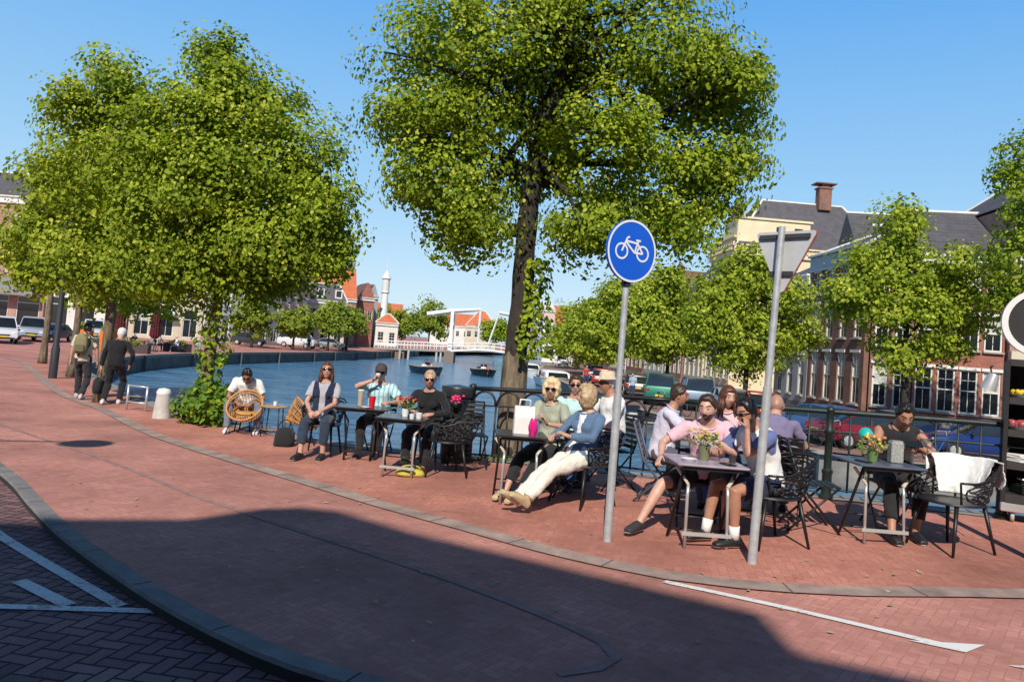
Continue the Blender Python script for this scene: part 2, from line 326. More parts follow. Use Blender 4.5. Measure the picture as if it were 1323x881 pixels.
ROAD = paver('road_clinkers', (.44, .195, .155), (.52, .245, .195), (.385, .175, .14), size=.07, rot=R(38), stain=.42, jw=.05, bump=.12)
PAVE = paver('pavement_bricks', (.45, .18, .13), (.53, .23, .17), (.375, .155, .115), size=.07, rot=R(10), stain=.42, jw=.05, bump=.15)
LOWB = paver('herringbone_bricks', (.165, .095, .10), (.30, .17, .165), (.02, .015, .018), size=.105, rot=R(12), stain=.25, jw=.075, bump=.9)
def build_ground():
    far = [(400, 420), (60, 900), (-900, 900), (-900, -60), (60, -60), (60, 2)]
    land = BANK+[(70, 420)]+far[2:]
    lo = [tuple(p) for p in LOW]
    hole = lo+[(-30, -12)]
    outer = [tuple(p) for p in BANK]+[(60., 900.), (-900., 900.), (-900., -200.), (60., -200.), (60., 2.)]
    tag(cdt('road', outer, ROAD, 1.6, holes=(hole,)), kind='structure')
    # terrace pavement between the kerb band and the water
    pv = [tuple(p) for p in KERB if -45 < p.x < 10]
    bk = [p for p in BANK if -25 <= p[0] and p[1] < 60]
    tag(cdt('pavement', pv+bk, PAVE, 1.2, off=.006), kind='structure')
    tag(strip('kerb_band', KERB, .22, M('kerb_concrete', (.33, .24, .20), rough=.85, var=.45, scale=3.5, bump=.4), off=.013), kind='structure')
    mb = MB()
    for i in range(0, len(KERB)-1, 3):
        t = (KERB[i+1]-KERB[i]).normalized(); n = V((-t.y, t.x)); q0, q1, w_ = KERB[i]-n*.11, KERB[i]+n*.11, t*.006
        mb.poly([(q.x, q.y, g(q.x, q.y)+.0155) for q in (q0-w_, q1-w_, q1+w_, q0+w_)])
    tag(mb.build('kerb_joints', M('band_joint', (.14, .10, .085), rough=.9)), kind='structure')
    # the lower carriageway in front, one kerb step down
    tag(cdt('lower_road', hole, LOWB, 1.0, off=-.09), kind='structure')
    P = [p for p in LOW]; mb = MB(); vs = []
    prof = [(-.004, -.10), (-.03, -.015), (-.022, .010), (.105, .010), (.115, -.02)]
    for i, p in enumerate(P):
        t = (P[min(i+1, len(P)-1)]-P[max(i-1, 0)]).normalized(); n = V((-t.y, t.x))
        if n.x+n.y < 0: n = -n
        for d, z in prof:
            q = p+n*d; vs.append((q.x, q.y, g(q.x, q.y)+z))
    k = len(prof); fs = [(i*k+j, i*k+j+1, (i+1)*k+j+1, (i+1)*k+j) for i in range(len(P)-1) for j in range(k-1)]
    mb.add(vs, fs); mb.m = [1 if i % (k-1) == 0 else 0 for i in range(len(fs))]
    for i in range(0, len(P)-1, 3):
        t = (P[i+1]-P[i]).normalized(); n = V((-t.y, t.x)); n = -n if n.x+n.y < 0 else n; mb.mi = 1; q0, q1 = P[i]-n*.021, P[i]+n*.105; w_ = t*.005
        mb.poly([(q.x, q.y, g(q.x, q.y)+.0125) for q in (q0-w_, q1-w_, q1+w_, q0+w_)])
    tag(mb.build('kerb', [M('dark_kerb', (.19, .18, .175), rough=.85, var=.3, scale=4, bump=.35), M('kerb_joint', (.035, .033, .034), rough=.9)]), kind='structure')
    gut = catmull([(-13, 17.2), (-8.25, 12.91), (-5.21, 10.28), (-3.18, 8.29), (-1.86, 7.11), (-.41, 5.84), (.36, 5.06), (.70, 4.62), (.74, 4.42), (.62, 4.27), (.4, 4.18)], .15)
    tag(strip('gutter_line', gut, .07, M('grey_gutter', (.31, .18, .155), rough=.85, var=.3, scale=7), off=.005), kind='structure')
    # quay wall of the near bank, with its stone coping
    mb = MB(); cp = MB(); vs = []; B = catmull([p for p in BANK if p[1] < 151], .8)
    for i, p in enumerate(B): vs += [(p.x, p.y, g(p.x, p.y)), (p.x, p.y, WATER-.8)]
    mb.add(vs, [(2*i, 2*i+1, 2*i+3, 2*i+2) for i in range(len(B)-1)])
    t = thing('quay_wall', 'dark stone quay wall of the near and left bank with pale coping', 'quay wall')
    mb.build('wall', M('wet_stone', (.115, .105, .095), rough=.8, var=.45, scale=1.2, bump=.5, bscale=7), t)
    o = strip('coping', B, .34, M('coping_stone', (.25, .235, .215), rough=.85, var=.3, scale=2), off=.016, parent=t)
    mb = MB(); mb.add([q for p in B for q in ((p.x, p.y, g(p.x, p.y)+.014), (p.x, p.y, g(p.x, p.y)-.2))], []); mb.v = []; 
    for i, p in enumerate(B):
        t_ = (B[min(i+1, len(B)-1)]-B[max(i-1, 0)]).normalized(); n = V((t_.y, -t_.x)); q = p+n*.05; mb.v += [(q.x, q.y, g(p.x, p.y)+.015), (q.x, q.y, g(p.x, p.y)-.2)]
    mb.f = []; mb.m = []; mb.add([], [(2*i, 2*i+1, 2*i+3, 2*i+2) for i in range(len(B)-1)]) if 0 else [mb.f.append((2*i, 2*i+1, 2*i+3, 2*i+2)) for i in range(len(B)-1)]; mb.build('coping_face', MATS['coping_stone'], t)
    tm = MB()
    for i in range(30, len(B)-1, 11):
        p = B[i]
        if p.y > 45: tm.box((p.x+.12, p.y, g(p.x, p.y)-.55), (.22, .22, 1.1))
    tm.build('timber_fender', M('grey_timber', (.15, .14, .13), rough=.9), t)
    # right quay
    rq = [tuple(p) for p in RBANK]+[(60, 900), (900, 900), (900, 20)]
    tag(cdt('quay_street', rq, paver('quay_bricks', (.25, .15, .12), (.33, .2, .16), (.12, .08, .07), size=.1, rot=.5), 3., zf=lambda x, y: QUAY), kind='structure')
    B = catmull([p for p in RBANK if p[1] < 151], .8); mb = MB(); vs = []
    for i, p in enumerate(B): vs += [(p.x, p.y, QUAY), (p.x, p.y, WATER-.8)]
    mb.add(vs, [(2*i, 2*i+1, 2*i+3, 2*i+2) for i in range(len(B)-1)])
    t = thing('quay_wall', 'weathered stone quay wall under the parked cars on the right', 'quay wall')
    mb.build('wall', GREYSTONE, t); strip('coping', B, .5, M('coping_pale', (.34, .31, .27), rough=.85, var=.25, scale=2), off=.012, zf=lambda x, y: QUAY, parent=t)
    # water
    m, nt, b = nodes('canal_water')
    tc = N(nt, 'ShaderNodeTexCoord')
    mp = N(nt, 'ShaderNodeMapping'); mp.inputs['Scale'].default_value = (.55, 1.2, 1); L(nt, tc.outputs['Object'], mp.inputs[0])
    n1 = N(nt, 'ShaderNodeTexNoise', i_Scale=1.3, i_Detail=6., i_Roughness=.62, i_Distortion=.4); L(nt, mp.outputs[0], n1.inputs['Vector'])
    n2 = N(nt, 'ShaderNodeTexNoise', i_Scale=.22, i_Detail=3.); L(nt, mp.outputs[0], n2.inputs['Vector'])
    ad = N(nt, 'ShaderNodeMath', operation='MULTIPLY_ADD'); L(nt, n2.outputs['Fac'], ad.inputs[0]); ad.inputs[1].default_value = .8; L(nt, n1.outputs['Fac'], ad.inputs[2])
    bp = N(nt, 'ShaderNodeBump', i_Strength=1., i_Distance=.3); L(nt, ad.outputs[0], bp.inputs['Height']); L(nt, bp.outputs[0], b.inputs['Normal'])
    m3 = N(nt, 'ShaderNodeMapping'); m3.inputs['Scale'].default_value = (.32, 1.25, 1); L(nt, tc.outputs['Object'], m3.inputs[0])
    n3 = N(nt, 'ShaderNodeTexNoise', i_Scale=.9, i_Detail=7., i_Roughness=.7, i_Distortion=.6); L(nt, m3.outputs[0], n3.inputs['Vector'])
    r3 = N(nt, 'ShaderNodeMapRange', i_1=.36, i_2=.66, i_3=0., i_4=1.); L(nt, n3.outputs['Fac'], r3.inputs[0])
    x3 = N(nt, 'ShaderNodeMix', data_type='RGBA'); L(nt, r3.outputs[0], x3.inputs[0]); x3.inputs[6].default_value = (.02, .085, .18, 1); x3.inputs[7].default_value = (.13, .31, .48, 1); L(nt, x3.outputs[2], b.inputs['Base Color'])  # light and dark of the ripples put into the base colour
    b.inputs['Roughness'].default_value = .14; b.inputs['IOR'].default_value = 1.33
    mb = MB(); mb.poly([(-1500, -300, WATER), (1500, -300, WATER), (1500, 3000, WATER), (-1500, 3000, WATER)])
    tag(mb.build('canal_water', m), kind='structure')
    # markings
    def mark(name, pts, w, z0=0., label='', cat='road marking', group=None):
        o = strip(name, catmull(pts, .3), w, PLINE, off=z0+.008); tag(o, kind='structure')
    mark('lane_line', [(1.3, 5.86), (2.0, 5.40), (2.78, 4.82)], .07)
    mb = MB(); mb.poly([(x, y, g(x, y)+.008) for x, y in ((2.6, 4.86), (2.86, 4.7), (3.06, 4.84))]); tag(mb.build('shark_tooth', PLINE), kind='structure')
    mb = MB(); mb.poly([(x, y, g(x, y)+.008) for x, y in ((3.0, 4.53), (3.26, 4.4), (3.4, 4.56))]); tag(mb.build('shark_tooth', PLINE), kind='structure')
    for pts, w in (([(-4.9, 7.5), (-4.19, 6.74), (-2.39, 5.19)], .09), ([(-3.32, 5.61), (-2.72, 5.17)], .1), ([(-3.9, 5.62), (-3.2, 5.1)], .1), ([(-4.2, 5.06), (-3.1, 5.1), (-1.84, 5.13)], .085)):
        mark('bay_line', pts, w, -.09)
# ------------------------------------------------------------------ people
def vox(mb, size, smooth_it=2, fac=.5):
    me = bpy.data.meshes.new('t'); me.from_pydata(mb.v, [], mb.f)
    import bmesh
    bm = bmesh.new(); bm.from_mesh(me); bmesh.ops.recalc_face_normals(bm, faces=bm.faces); bm.to_mesh(me); bm.free()
    o = bpy.data.objects.new('t', me); COL.objects.link(o)
    r = o.modifiers.new('r', 'REMESH'); r.mode = 'VOXEL'; r.voxel_size = size
    if smooth_it:
        s_ = o.modifiers.new('s', 'SMOOTH'); s_.iterations = smooth_it; s_.factor = fac
    dg = bpy.context.evaluated_depsgraph_get(); dg.update()
    me2 = bpy.data.meshes.new_from_object(o.evaluated_get(dg)); bpy.data.objects.remove(o); bpy.data.meshes.remove(me)
    me2.polygons.foreach_set('use_smooth', [True]*len(me2.polygons)); return me2
def wrinkle(me, amp, sc, seed=0, stretch=(1, 1, 1)):
    me.update(); n = len(me.vertices); co = np.empty(n*3); me.vertices.foreach_get('co', co); nn = np.empty(n*3); me.vertices.foreach_get('normal', nn)
    co = co.reshape(-1, 3); nn = nn.reshape(-1, 3)
    for i in range(n):
        p = V(co[i]); q = V((p.x*stretch[0], p.y*stretch[1], p.z*stretch[2]))*sc+V((seed, 0, 0))
        d = noise.noise(q)+.5*abs(noise.noise(q*2.1))
        co[i] += nn[i]*amp*d
    me.vertices.foreach_set('co', co.ravel()); me.update()
def ik(a, b, l1, l2, pole):
    a, b = V(a), V(b); d = b-a; D = d.length
    if D > (l1+l2)*.995: b = a+d.normalized()*(l1+l2)*.995; d = b-a; D = d.length
    x = (l1*l1-l2*l2+D*D)/(2*D); h = math.sqrt(max(0, l1*l1-x*x)); u = d/D
    p = V(pole); p = p-u*p.dot(u); p = p.normalized() if p.length > 1e-5 else u.orthogonal().normalized()
    return a+u*x+p*h, b
TORSO_M = [(-.13, .10, .08), (-.07, .158, .118), (0, .172, .13), (.1, .158, .122), (.2, .15, .115), (.3, .163, .122), (.38, .178, .122), (.45, .172, .1), (.5, .115, .078), (.545, .06, .06)]
TORSO_F = [(-.13, .10, .08), (-.07, .165, .122), (0, .178, .135), (.1, .155, .118), (.2, .135, .105), (.3, .147, .115), (.38, .158, .112), (.45, .15, .092), (.5, .1, .07), (.545, .052, .054)]
def latlong(fn, n=32, k=24):
    vs = []; fs = []
    for j in range(k+1):
        th = pi*j/k
        for i in range(n): vs.append(fn(th, 2*pi*i/n))
    for j in range(k):
        for i in range(n): fs.append((j*n+i, (j+1)*n+i, (j+1)*n+(i+1) % n, j*n+(i+1) % n))
    return vs, fs
def head_pt(th, ph, t=0., female=False):
    """skull and face surface; ph=0 looks to -Y; t thickens it (hair)"""
    a, b, c = .076+t, .096+t, .118+t
    x = a*math.sin(th)*math.sin(ph); y = -b*math.sin(th)*math.cos(ph); z = c*math.cos(th)
    if z < 0:
        q = -z/c; x *= 1-.30*q**1.6; y *= (1-.42*q) if y > 0 else (1-.12*q*q)
    if t == 0 and y < 0:
        G = lambda u, s: math.exp(-(u/s)**2)
        nz = G(x, .013)*(G(z+.020, .016)*.022+G(z-.002, .02)*.012)
        y -= nz
        y += .0075*(G(x-.032, .017)+G(x+.032, .017))*G(z-.014, .014)
        y -= .006*G(z-.04, .012)*G(x, .05)
        y -= .006*G(z+.062, .012)*G(x, .026)
        y -= .010*G(z+.098, .016)*G(x, .025)
        y += .004*G(z+.048, .006)*G(x, .02)
    return V((x, y, z))
FOOT = [(.05, .0, .028, .03), (.03, .0, .036, .04), (-.03, .0, .036, .042), (-.09, .0, .043, .033), (-.15, .0, .044, .024), (-.19, .0, .030, .017)]
def foot(mb, ankle, yaw, pitch=0., grow=0., sole=0.):
    m = Matrix.Rotation(yaw, 3, 'Z')@Matrix.Rotation(pitch, 3, 'X'); rings = []
    for (y, _, w, h) in FOOT:
        w += grow; hh = h+grow; yy = y*1.05-(grow if y < -.18 else (-grow if y > .04 else 0))
        rings.append([V(ankle)+m@V((w*math.cos(a), yy, -.072-sole+hh+hh*(math.sin(a) if math.sin(a) > -.75 else -1.))) for a in [2*pi*i/12 for i in range(12)]])
    mb.loft(rings)
    return m
def person(label, x, y, rz, hip=(0, 0, .55), lean=0, slouch=10, side=0, twist=0, fem=False, head=(0, 0, 0), wL=None, wR=None, eL=(1, .6, -.5), eR=(-1, .6, -.5),
           fL=None, fR=None, kL=(.15, -1, .5), kR=(-.15, -1, .5), toeL=0, toeR=0, tpL=0, tpR=0, curl=.5, hdL=None, hdR=None, scale=1., skinm=None, top=None, sleeve='short', bottom=None, leg='long', shoe=None, sock=None,
           hair='short', hairm=None, beard=None, glasses=False, hat=None, vest=None, pattern=None, vs=.0115, far=False, belly=0., group=None, z=None, tuck=False, cat='person', name='person', bare=False):
    rz = R(rz); loc = (x, y, g(x, y)+.004 if z is None else z)
    root = thing(name, label, cat, loc, rz, group)
    skinm = skinm or SK1
    prof = TORSO_F if fem else TORSO_M
    H = V(hip)
    # spine
    lean = R(lean); slo = R(slouch); sd = R(side); tw = R(twist)
    def frame(t):
        f = max(0, min(1, t/.5)); a = lean+slo*(f*1.6-.5); m = Matrix.Rotation(sd, 3, 'Y')@Matrix.Rotation(a, 3, 'X')@Matrix.Rotation(tw*f, 3, 'Z'); return m
    cent = {}; p = H.copy(); prev = 0.
    ts = [q[0] for q in prof]
    def spine(t):
        if t <= 0: return H+frame(0)@V((0, 0, t))
        p = H.copy(); k = 12
        for i in range(k): p += frame(t*(i+.5)/k)@V((0, 0, t/k))
        return p
    def torso(mb, grow=0., lo=-.2, hi=1., bel=0.):
        rings = []
        for (t, rx, ry) in prof:
            if t < lo or t > hi: continue
            m = frame(t); c = spine(t); bb = bel*math.exp(-((t-.13)/.1)**2); n = 20
            rings.append([c+m@V(((rx+grow)*math.cos(a)*abs(math.cos(a))**-.12 if abs(math.cos(a)) > .01 else 0, (ry+grow)*math.sin(a)-(bb if math.sin(a) < 0 else 0)*abs(math.sin(a)), 0)) for a in [2*pi*i/n for i in range(n)]])
        mb.loft(rings)
    shw = .165 if fem else .185
    shm = frame(.46); SHL = spine(.455)+shm@V((shw, 0, 0)); SHR = spine(.455)+shm@V((-shw, 0, 0))
    NK = spine(.53)
    hm = frame(.3).to_euler(); hy, hp, hr = (R(q) for q in head)
    hmat = Matrix.Rotation(hy, 3, 'Z')@Matrix.Rotation(sd*.5+hr, 3, 'Y')@Matrix.Rotation(hp+lean*.5, 3, 'X')
    HC = NK+(frame(.53)@V((0, 0, 1))).lerp(hmat@V((0, 0, 1)), .6)*.132+hmat@V((0, -.03, 0))
    sitting = H.z < .75
    HPL, HPR = H+frame(0)@V((.092, 0, -.02)), H+frame(0)@V((-.092, 0, -.02))
    gz = 0.
    fL = V(fL or ((.12, -.45, .075) if sitting else (.1, 0, .075))); fR = V(fR or ((-.12, -.45, .075) if sitting else (-.1, 0, .075)))
    KL, fL = ik(HPL, fL, .44, .425, kL); KR, fR = ik(HPR, fR, .44, .425, kR)
    wL = V(wL or ((.14, -.33, .68) if sitting else (.26, -.05, .82))); wR = V(wR or ((-.14, -.33, .68) if sitting else (-.26, -.05, .82)))
    EL, wL = ik(SHL, wL, .29, .255, eL); ER, wR = ik(SHR, wR, .29, .255, eR)
    # body: one fused skin
    mb = MB(); torso(mb, -.004 if not bare else 0)
    mb.tube([spine(.49), NK+(HC-NK)*.25, HC-hmat@V((0, -.015, .03))], [.07, .054 if fem else .064, .05], 12)
    fa = .9 if fem else 1.
    for a, e, w in ((SHL, EL, wL), (SHR, ER, wR)):
        mb.ell(a-shm@V((0, 0, .008)), (.056*fa,)*3)
        mb.tube([a, a.lerp(e, .35), a.lerp(e, .8), e, e.lerp(w, .3), e.lerp(w, .8), w], [.05*fa, .049*fa, .041*fa, .04*fa, .041*fa, .029*fa, .027*fa], 12)
    for h, k, f in ((HPL, KL, fL), (HPR, KR, fR)):
        mb.tube([h, h.lerp(k, .3), h.lerp(k, .85), k, k.lerp(f, .3), k.lerp(f, .8), f], [.088, .082, .06, .056, .056, .038, .036], 14)
    foot(mb, fL, R(toeL), R(tpL)); foot(mb, fR, R(toeR), R(tpR))
    me = vox(mb, vs)
    bmats = [skinm, hairm or HAIR_B, M('lip', (.4, .13, .11), rough=.4), M('eye', (.02, .015, .012), rough=.15, var=0), M('eye_shade', (.13, .085, .07), rough=.2, var=0)]  # last one: eyeballs coloured with darker skin shading instead of white
    hb = MB()
    # head
    nn, kk = (16, 12) if far else (36, 30)
    vs_, fs_ = latlong(lambda t, f: head_pt(t, f), nn, kk); o0 = len(hb.v)
    hb.add([HC+hmat@q for q in vs_], fs_)
    if not far:
        for fi in range(len(fs_)):
            c = sum((vs_[i] for i in fs_[fi]), V())/4
            if c.y < -.05:
                if abs(c.z-.038) < .0045 and .014 < abs(c.x) < .05: hb.m[fi] = 1
                if abs(c.z+.062) < .009 and abs(c.x) < .022: hb.m[fi] = 2
            if beard and c.z < -.035 and c.y < .01 and not (abs(c.z+.062) < .008 and abs(c.x) < .02):
                if c.z < -.045 or abs(c.x) > .03 or abs(c.x) < .028 and c.z < -.04: hb.m[fi] = 1
        for sx in (-1, 1):
            hb.mi = 4; hb.ell(HC+hmat@V((sx*.031, -.078, .013)), (.010, .008, .0048), hmat, 8, 6)
            hb.mi = 3; hb.ell(HC+hmat@V((sx*.031, -.0835, .013)), (.006, .005, .0065), hmat, 8, 6)
            hb.mi = 0; hb.ell(HC+hmat@V((sx*.077, .005, .0)), (.010, .02, .032), hmat@Matrix.Rotation(sx*.3, 3, 'Z'), 8, 6)
    # hands
    for sgn, e, w, hd in ((1, EL, wL, hdL), (-1, ER, wR, hdR)):
        d = (w-e).normalized() if hd is None else V(hd).normalized()
        pn = V((-sgn*.5, -.2, -.8)); pn = (pn-d*pn.dot(d)).normalized()     # palm side
        s_ = d.cross(pn)*sgn*-1.; s_.normalize()                             # towards the thumb
        if s_.dot(V((-sgn, -.4, .4))) < 0: s_ = -s_
        hb.mi = 0
        rings = []
        for q, hw, ht in ((-.012, .024, .02), (.02, .034, .019), (.06, .04, .016), (.09, .038, .012)):
            c = w+d*q; rings.append([c+s_*hw*math.cos(a)+pn*ht*math.sin(a) for a in [2*pi*i/10 for i in range(10)]])
        hb.loft(rings)
        if not far:
            for k in range(4):
                o = (.028-.0185*k); ln = (.072, .08, .074, .058)[k]; st = w+d*.08+s_*o; cu = curl*(1+.12*k)
                p1 = st; a1 = .25*cu*1.6; p2 = p1+(d*math.cos(a1)+pn*math.sin(a1))*ln*.48; a2 = a1+cu*1.3; p3 = p2+(d*math.cos(a2)+pn*math.sin(a2))*ln*.32; a3 = a2+cu*.8; p4 = p3+(d*math.cos(a3)+pn*math.sin(a3))*ln*.24
                hb.tube([p1-d*.012, p1, p2, p3, p4], [.0085, .0092, .0085, .0078, .0058], 7)
            b0 = w+d*.022+s_*.026; dd = (d*.62+s_*.62+pn*.42).normalized(); p2 = b0+dd*.042; d2 = (d*.9+s_*.1+pn*.5).normalized()
            hb.tube([b0-dd*.015, b0, p2, p2+d2*.03], [.012, .0125, .0098, .0068], 7)
        else:
            hb.ell(w+d*.12, (.03, .03, .05), None, 8, 6)
    # join head and hands into the body mesh
    n0 = len(me.vertices); co = np.empty(n0*3); me.vertices.foreach_get('co', co)
    fc = [tuple(p.vertices) for p in me.polygons]; mi = [0]*len(fc)
    full = MB(); full.v = [tuple(q) for q in co.reshape(-1, 3)]; full.f = fc; full.m = mi
    full.v += hb.v; full.f += [tuple(i+n0 for i in f) for f in hb.f]; full.m += hb.m
    bpy.data.meshes.remove(me)
    full.build('body', bmats, root, True)
    # trousers
    if bottom:
        mb = MB(); torso(mb, .010, -.2, .11)
        gr = .013 if leg != 'shorts' else .02
        for h, k, f in ((HPL, KL, fL), (HPR, KR, fR)):
            P = [h, h.lerp(k, .3), h.lerp(k, .85)]; rr = [.092+gr*.6, .083+gr, .062+gr]
            if leg == 'shorts': P = [h, h.lerp(k, .3), h.lerp(k, .8)]; rr = [.095+gr, .088+gr, .078+gr]
            else:
                e = .93 if leg == 'long' else .68
                P += [k, k.lerp(f, .3), k.lerp(f, .6), k.lerp(f, e)]; rr += [.058+gr, .058+gr, .048+gr*1.3, (.042 if leg == 'long' else .046)+gr*1.4]
            mb.tube(P, rr, 14)
        me = vox(mb, vs); wrinkle(me, .014, 12, random.random()*50) if not far else None
        me.materials.append(bottom); link('trousers' if leg != 'shorts' else 'shorts', me, root)
    # top
    if top:
        mats = [top]; mb = MB(); torso(mb, .015, -.06 if tuck else -.11, .505, belly)
        if fem and not far:
            for sx in (-1, 1): mb.ell(spine(.33)+frame(.33)@V((sx*.068, -.085, 0)), (.068, .06, .066))
        for a, e, w in ((SHL, EL, wL), (SHR, ER, wR)):
            if sleeve == 'none':
                mb.ell(a-shm@V((0, 0, .0))+(spine(.44)-a)*.12, (.055*fa,)*3); continue
            mb.ell(a-shm@V((0, 0, .01)), (.066*fa,)*3)
            if sleeve == 'short': P = [a, a.lerp(e, .35), a.lerp(e, .72)]; rr = [.062*fa, .066*fa, .066*fa]
            else: P = [a, a.lerp(e, .35), a.lerp(e, .85), e, e.lerp(w, .4), e.lerp(w, .93)]; rr = [.062*fa, .062*fa, .055*fa, .055*fa, .052*fa, .042*fa]
            mb.tube(P, rr, 14)
        me = vox(mb, vs); wrinkle(me, .017, 11, random.random()*50, (1, 1, .75)) if not far else None
        me.materials.append(top)
        if pattern:
            for mm in pattern[0]: me.materials.append(mm)
            inv = frame(.3).inverted(); c0 = spine(.3); idx = [pattern[1](inv@(V(p.center)-c0)) for p in me.polygons]
            me.polygons.foreach_set('material_index', idx)
        link('top', me, root)
        if not far:                                     # neckline ring
            mb = MB(); m = frame(.5); c = spine(.5); mb.tube([c+m@V((.088*math.cos(q), .078*math.sin(q)-.012, .012*math.sin(q)+.012)) for q in [2*pi*i/24 for i in range(24)]], .008, 6, closed=True)
            mb.build('collar', top, root, True)
    if vest:
        mb = MB(); torso(mb, .03, -.08, .46, belly)
        for a in (SHL, SHR): mb.ell(a+(spine(.44)-a)*.22, (.062, .066, .06))
        me = vox(mb, vs*1.2); wrinkle(me, .012, 14, 3, (.5, .5, 2.)); me.materials.append(vest); me.materials.append(top)
        inv = frame(.3).inverted(); c0 = spine(.3)
        me.polygons.foreach_set('material_index', [1 if ((q := inv@(V(p.center)-c0)).y < -.05 and abs(q.x) < .045+.3*max(0, q.z-.08)) else 0 for p in me.polygons])
        link('vest', me, root)
    # shoes, socks
    if shoe:
        for f, ty, tp, k in ((fL, toeL, tpL, KL), (fR, toeR, tpR, KR)):
            mb = MB(); m = foot(mb, f, R(ty), R(tp), .008, .002)
            mb.ell(V(f)+m@V((0, .012, -.02)), (.043, .05, .04), m)
            me = vox(mb, .009 if not far else .02); me.materials.append(shoe); me.materials.append(M('shoe_sole', (.6, .58, .55), rough=.7))
            inv = m.inverted()
            me.polygons.foreach_set('material_index', [1 if (inv@(V(p.center)-V(f))).z < -.062 else 0 for p in me.polygons])
            link('shoe', me, root)
            if sock:
                mb = MB(); mb.tube([f, V(f).lerp(k, .12), V(f).lerp(k, .27)], [.046, .044, .047], 12); mb.build('sock', sock, root, True)
    # hair
    hm_ = hairm or HAIR_B
    if hair and hair != 'bald':
        seed = random.random()*30
        def cover(th, ph, z):
            a = abs(((ph+pi) % (2*pi))-pi)       # 0 front .. pi back
            if hair in ('short', 'bun'): line = .078-.055*sm((a-.6)/.6)-.04*sm((a-1.25)/.25)-.055*sm((a-1.75)/.5)
            elif hair == 'buzz': line = .075 if a < .8 else (.075-.10*sm((a-.8)/.6) if a < 1.9 else -.025-.04*sm((a-1.9)/.8))
            else: line = .062 if a < .62 else .062-.18*sm((a-.62)/.42)
            return z-line
        tk = {'short': .023, 'buzz': .006, 'bob': .034, 'curly': .038, 'long': .022, 'bun': .014}[hair]
        n_, k_ = (16, 12) if far else (48, 36)
        vs_ = []; 
        for j in range(k_+1):
            for i in range(n_):
                th = pi*j/k_; ph = 2*pi*i/n_; b0 = head_pt(th, ph, 0.0001)
                c = cover(th, ph, b0.z); t = tk*sm(c/.02)*((.45+.75*sm((b0.z-.0)/.09)) if hair in ('short', 'bun') else 1.) if c > 0 else -.02
                if c > 0:
                    nz = noise.noise(V((b0.x*60+seed, b0.y*60, b0.z*22)))*.5+noise.noise(V((b0.x*130, b0.y*130+seed, b0.z*50)))*.3
                    t *= 1+(1.0 if hair in ('curly', 'bob', 'short') else .4)*nz
                vs_.append(HC+hmat@head_pt(th, ph, t))
        fs_ = [(j*n_+i, (j+1)*n_+i, (j+1)*n_+(i+1) % n_, j*n_+(i+1) % n_) for j in range(k_) for i in range(n_)]
        mb = MB(); mb.add(vs_, fs_)
        if hair == 'long' and not far:
            for q in range(13):
                a = R(62)+R(236)*q/12; p0 = HC+hmat@V((.078*math.sin(a), -.09*math.cos(a), .0)); p1 = p0+V((0, 0, -.11))+hmat@V((.014*math.sin(a), .01, 0)); p2 = p1+V((random.uniform(-.015, .015), .0, -.09-.03*random.random()))
                mb.tube([p0, p1, p2], [.022, .026, .008], 7)
        if hair == 'bun': mb.ell(HC+hmat@V((0, .11, .05)), (.042, .04, .04))
        mb.build('hair', hm_, root, True)
    if glasses:
        mb = MB()
        for sx in (-1, 1):
            mb.ell(HC+hmat@V((sx*.033, -.097, .011)), (.029, .007, .021), hmat@Matrix.Rotation(sx*.22, 3, 'Z'), 12, 6)
            mb.tube([HC+hmat@V((sx*.06, -.09, .02)), HC+hmat@V((sx*.081, -.03, .018)), HC+hmat@V((sx*.082, .03, .012))], .004, 5)
        mb.tube([HC+hmat@V((-.02, -.104, .016)), HC+hmat@V((.02, -.104, .016))], .004, 5)
        mb.build('sunglasses', LENS, root, True)
    if hat:
        kind, hmm = hat; mb = MB()
        if kind == 'brim': mb.lathe([(.001, .155), (.07, .155), (.085, .14), (.094, .075), (.15, .066), (.152, .06), (.093, .058)], HC, 24, hmat@Matrix.Diagonal((1, 1.12, 1)))
        if kind in ('cap', 'band'):
            mb.lathe([(.001, .142), (.04, .138), (.072, .115), (.088, .075), (.091, .045), (.08, .045)], HC, 24, hmat@Matrix.Diagonal((1, 1.16, 1)))
            mb.loft([[HC+hmat@V((w_*math.cos(a), yy, .055+zz+.004*math.sin(a))) for a in [2*pi*i/10 for i in range(10)]] for w_, yy, zz in ((.075, -.08, 0), (.072, -.125, -.006), (.05, -.16, -.012), (.02, -.172, -.014))])
        smooth_by(mb.build('hat', hmm, root), 45)
    root['hc'] = 0; del root['hc']
    W = Matrix.Translation(loc)@Matrix.Rotation(rz, 4, 'Z')
    return root, dict(wL=W@wL, wR=W@wR, HC=W@HC, KL=W@KL, hm=hmat, dL=W.to_3x3()@(wL-EL).normalized(), dR=W.to_3x3()@(wR-ER).normalized(), top=spine, frame=frame, W=W)
SK1 = skin('skin_light', (.52, .29, .21)); SK2 = skin('skin_tan', (.42, .21, .135)); SK3 = skin('skin_fair', (.58, .34, .26)); SK4 = skin('skin_brown', (.33, .165, .10))
HAIR_B = M('hair_brown', (.045, .024, .014), rough=.45, var=.35, scale=40); HAIR_K = M('hair_black', (.012, .010, .009), rough=.4, var=.3, scale=40)
HAIR_BL = M('hair_blonde', (.72, .55, .31), rough=.5, var=.3, scale=40); HAIR_AU = M('hair_auburn', (.10, .035, .02), rough=.45, var=.35, scale=40)
HAIR_ASH = M('hair_ash_blond', (.42, .30, .17), rough=.5, var=.35, scale=40); HAIR_W = M('hair_white', (.68, .66, .62), rough=.5, var=.2, scale=40)
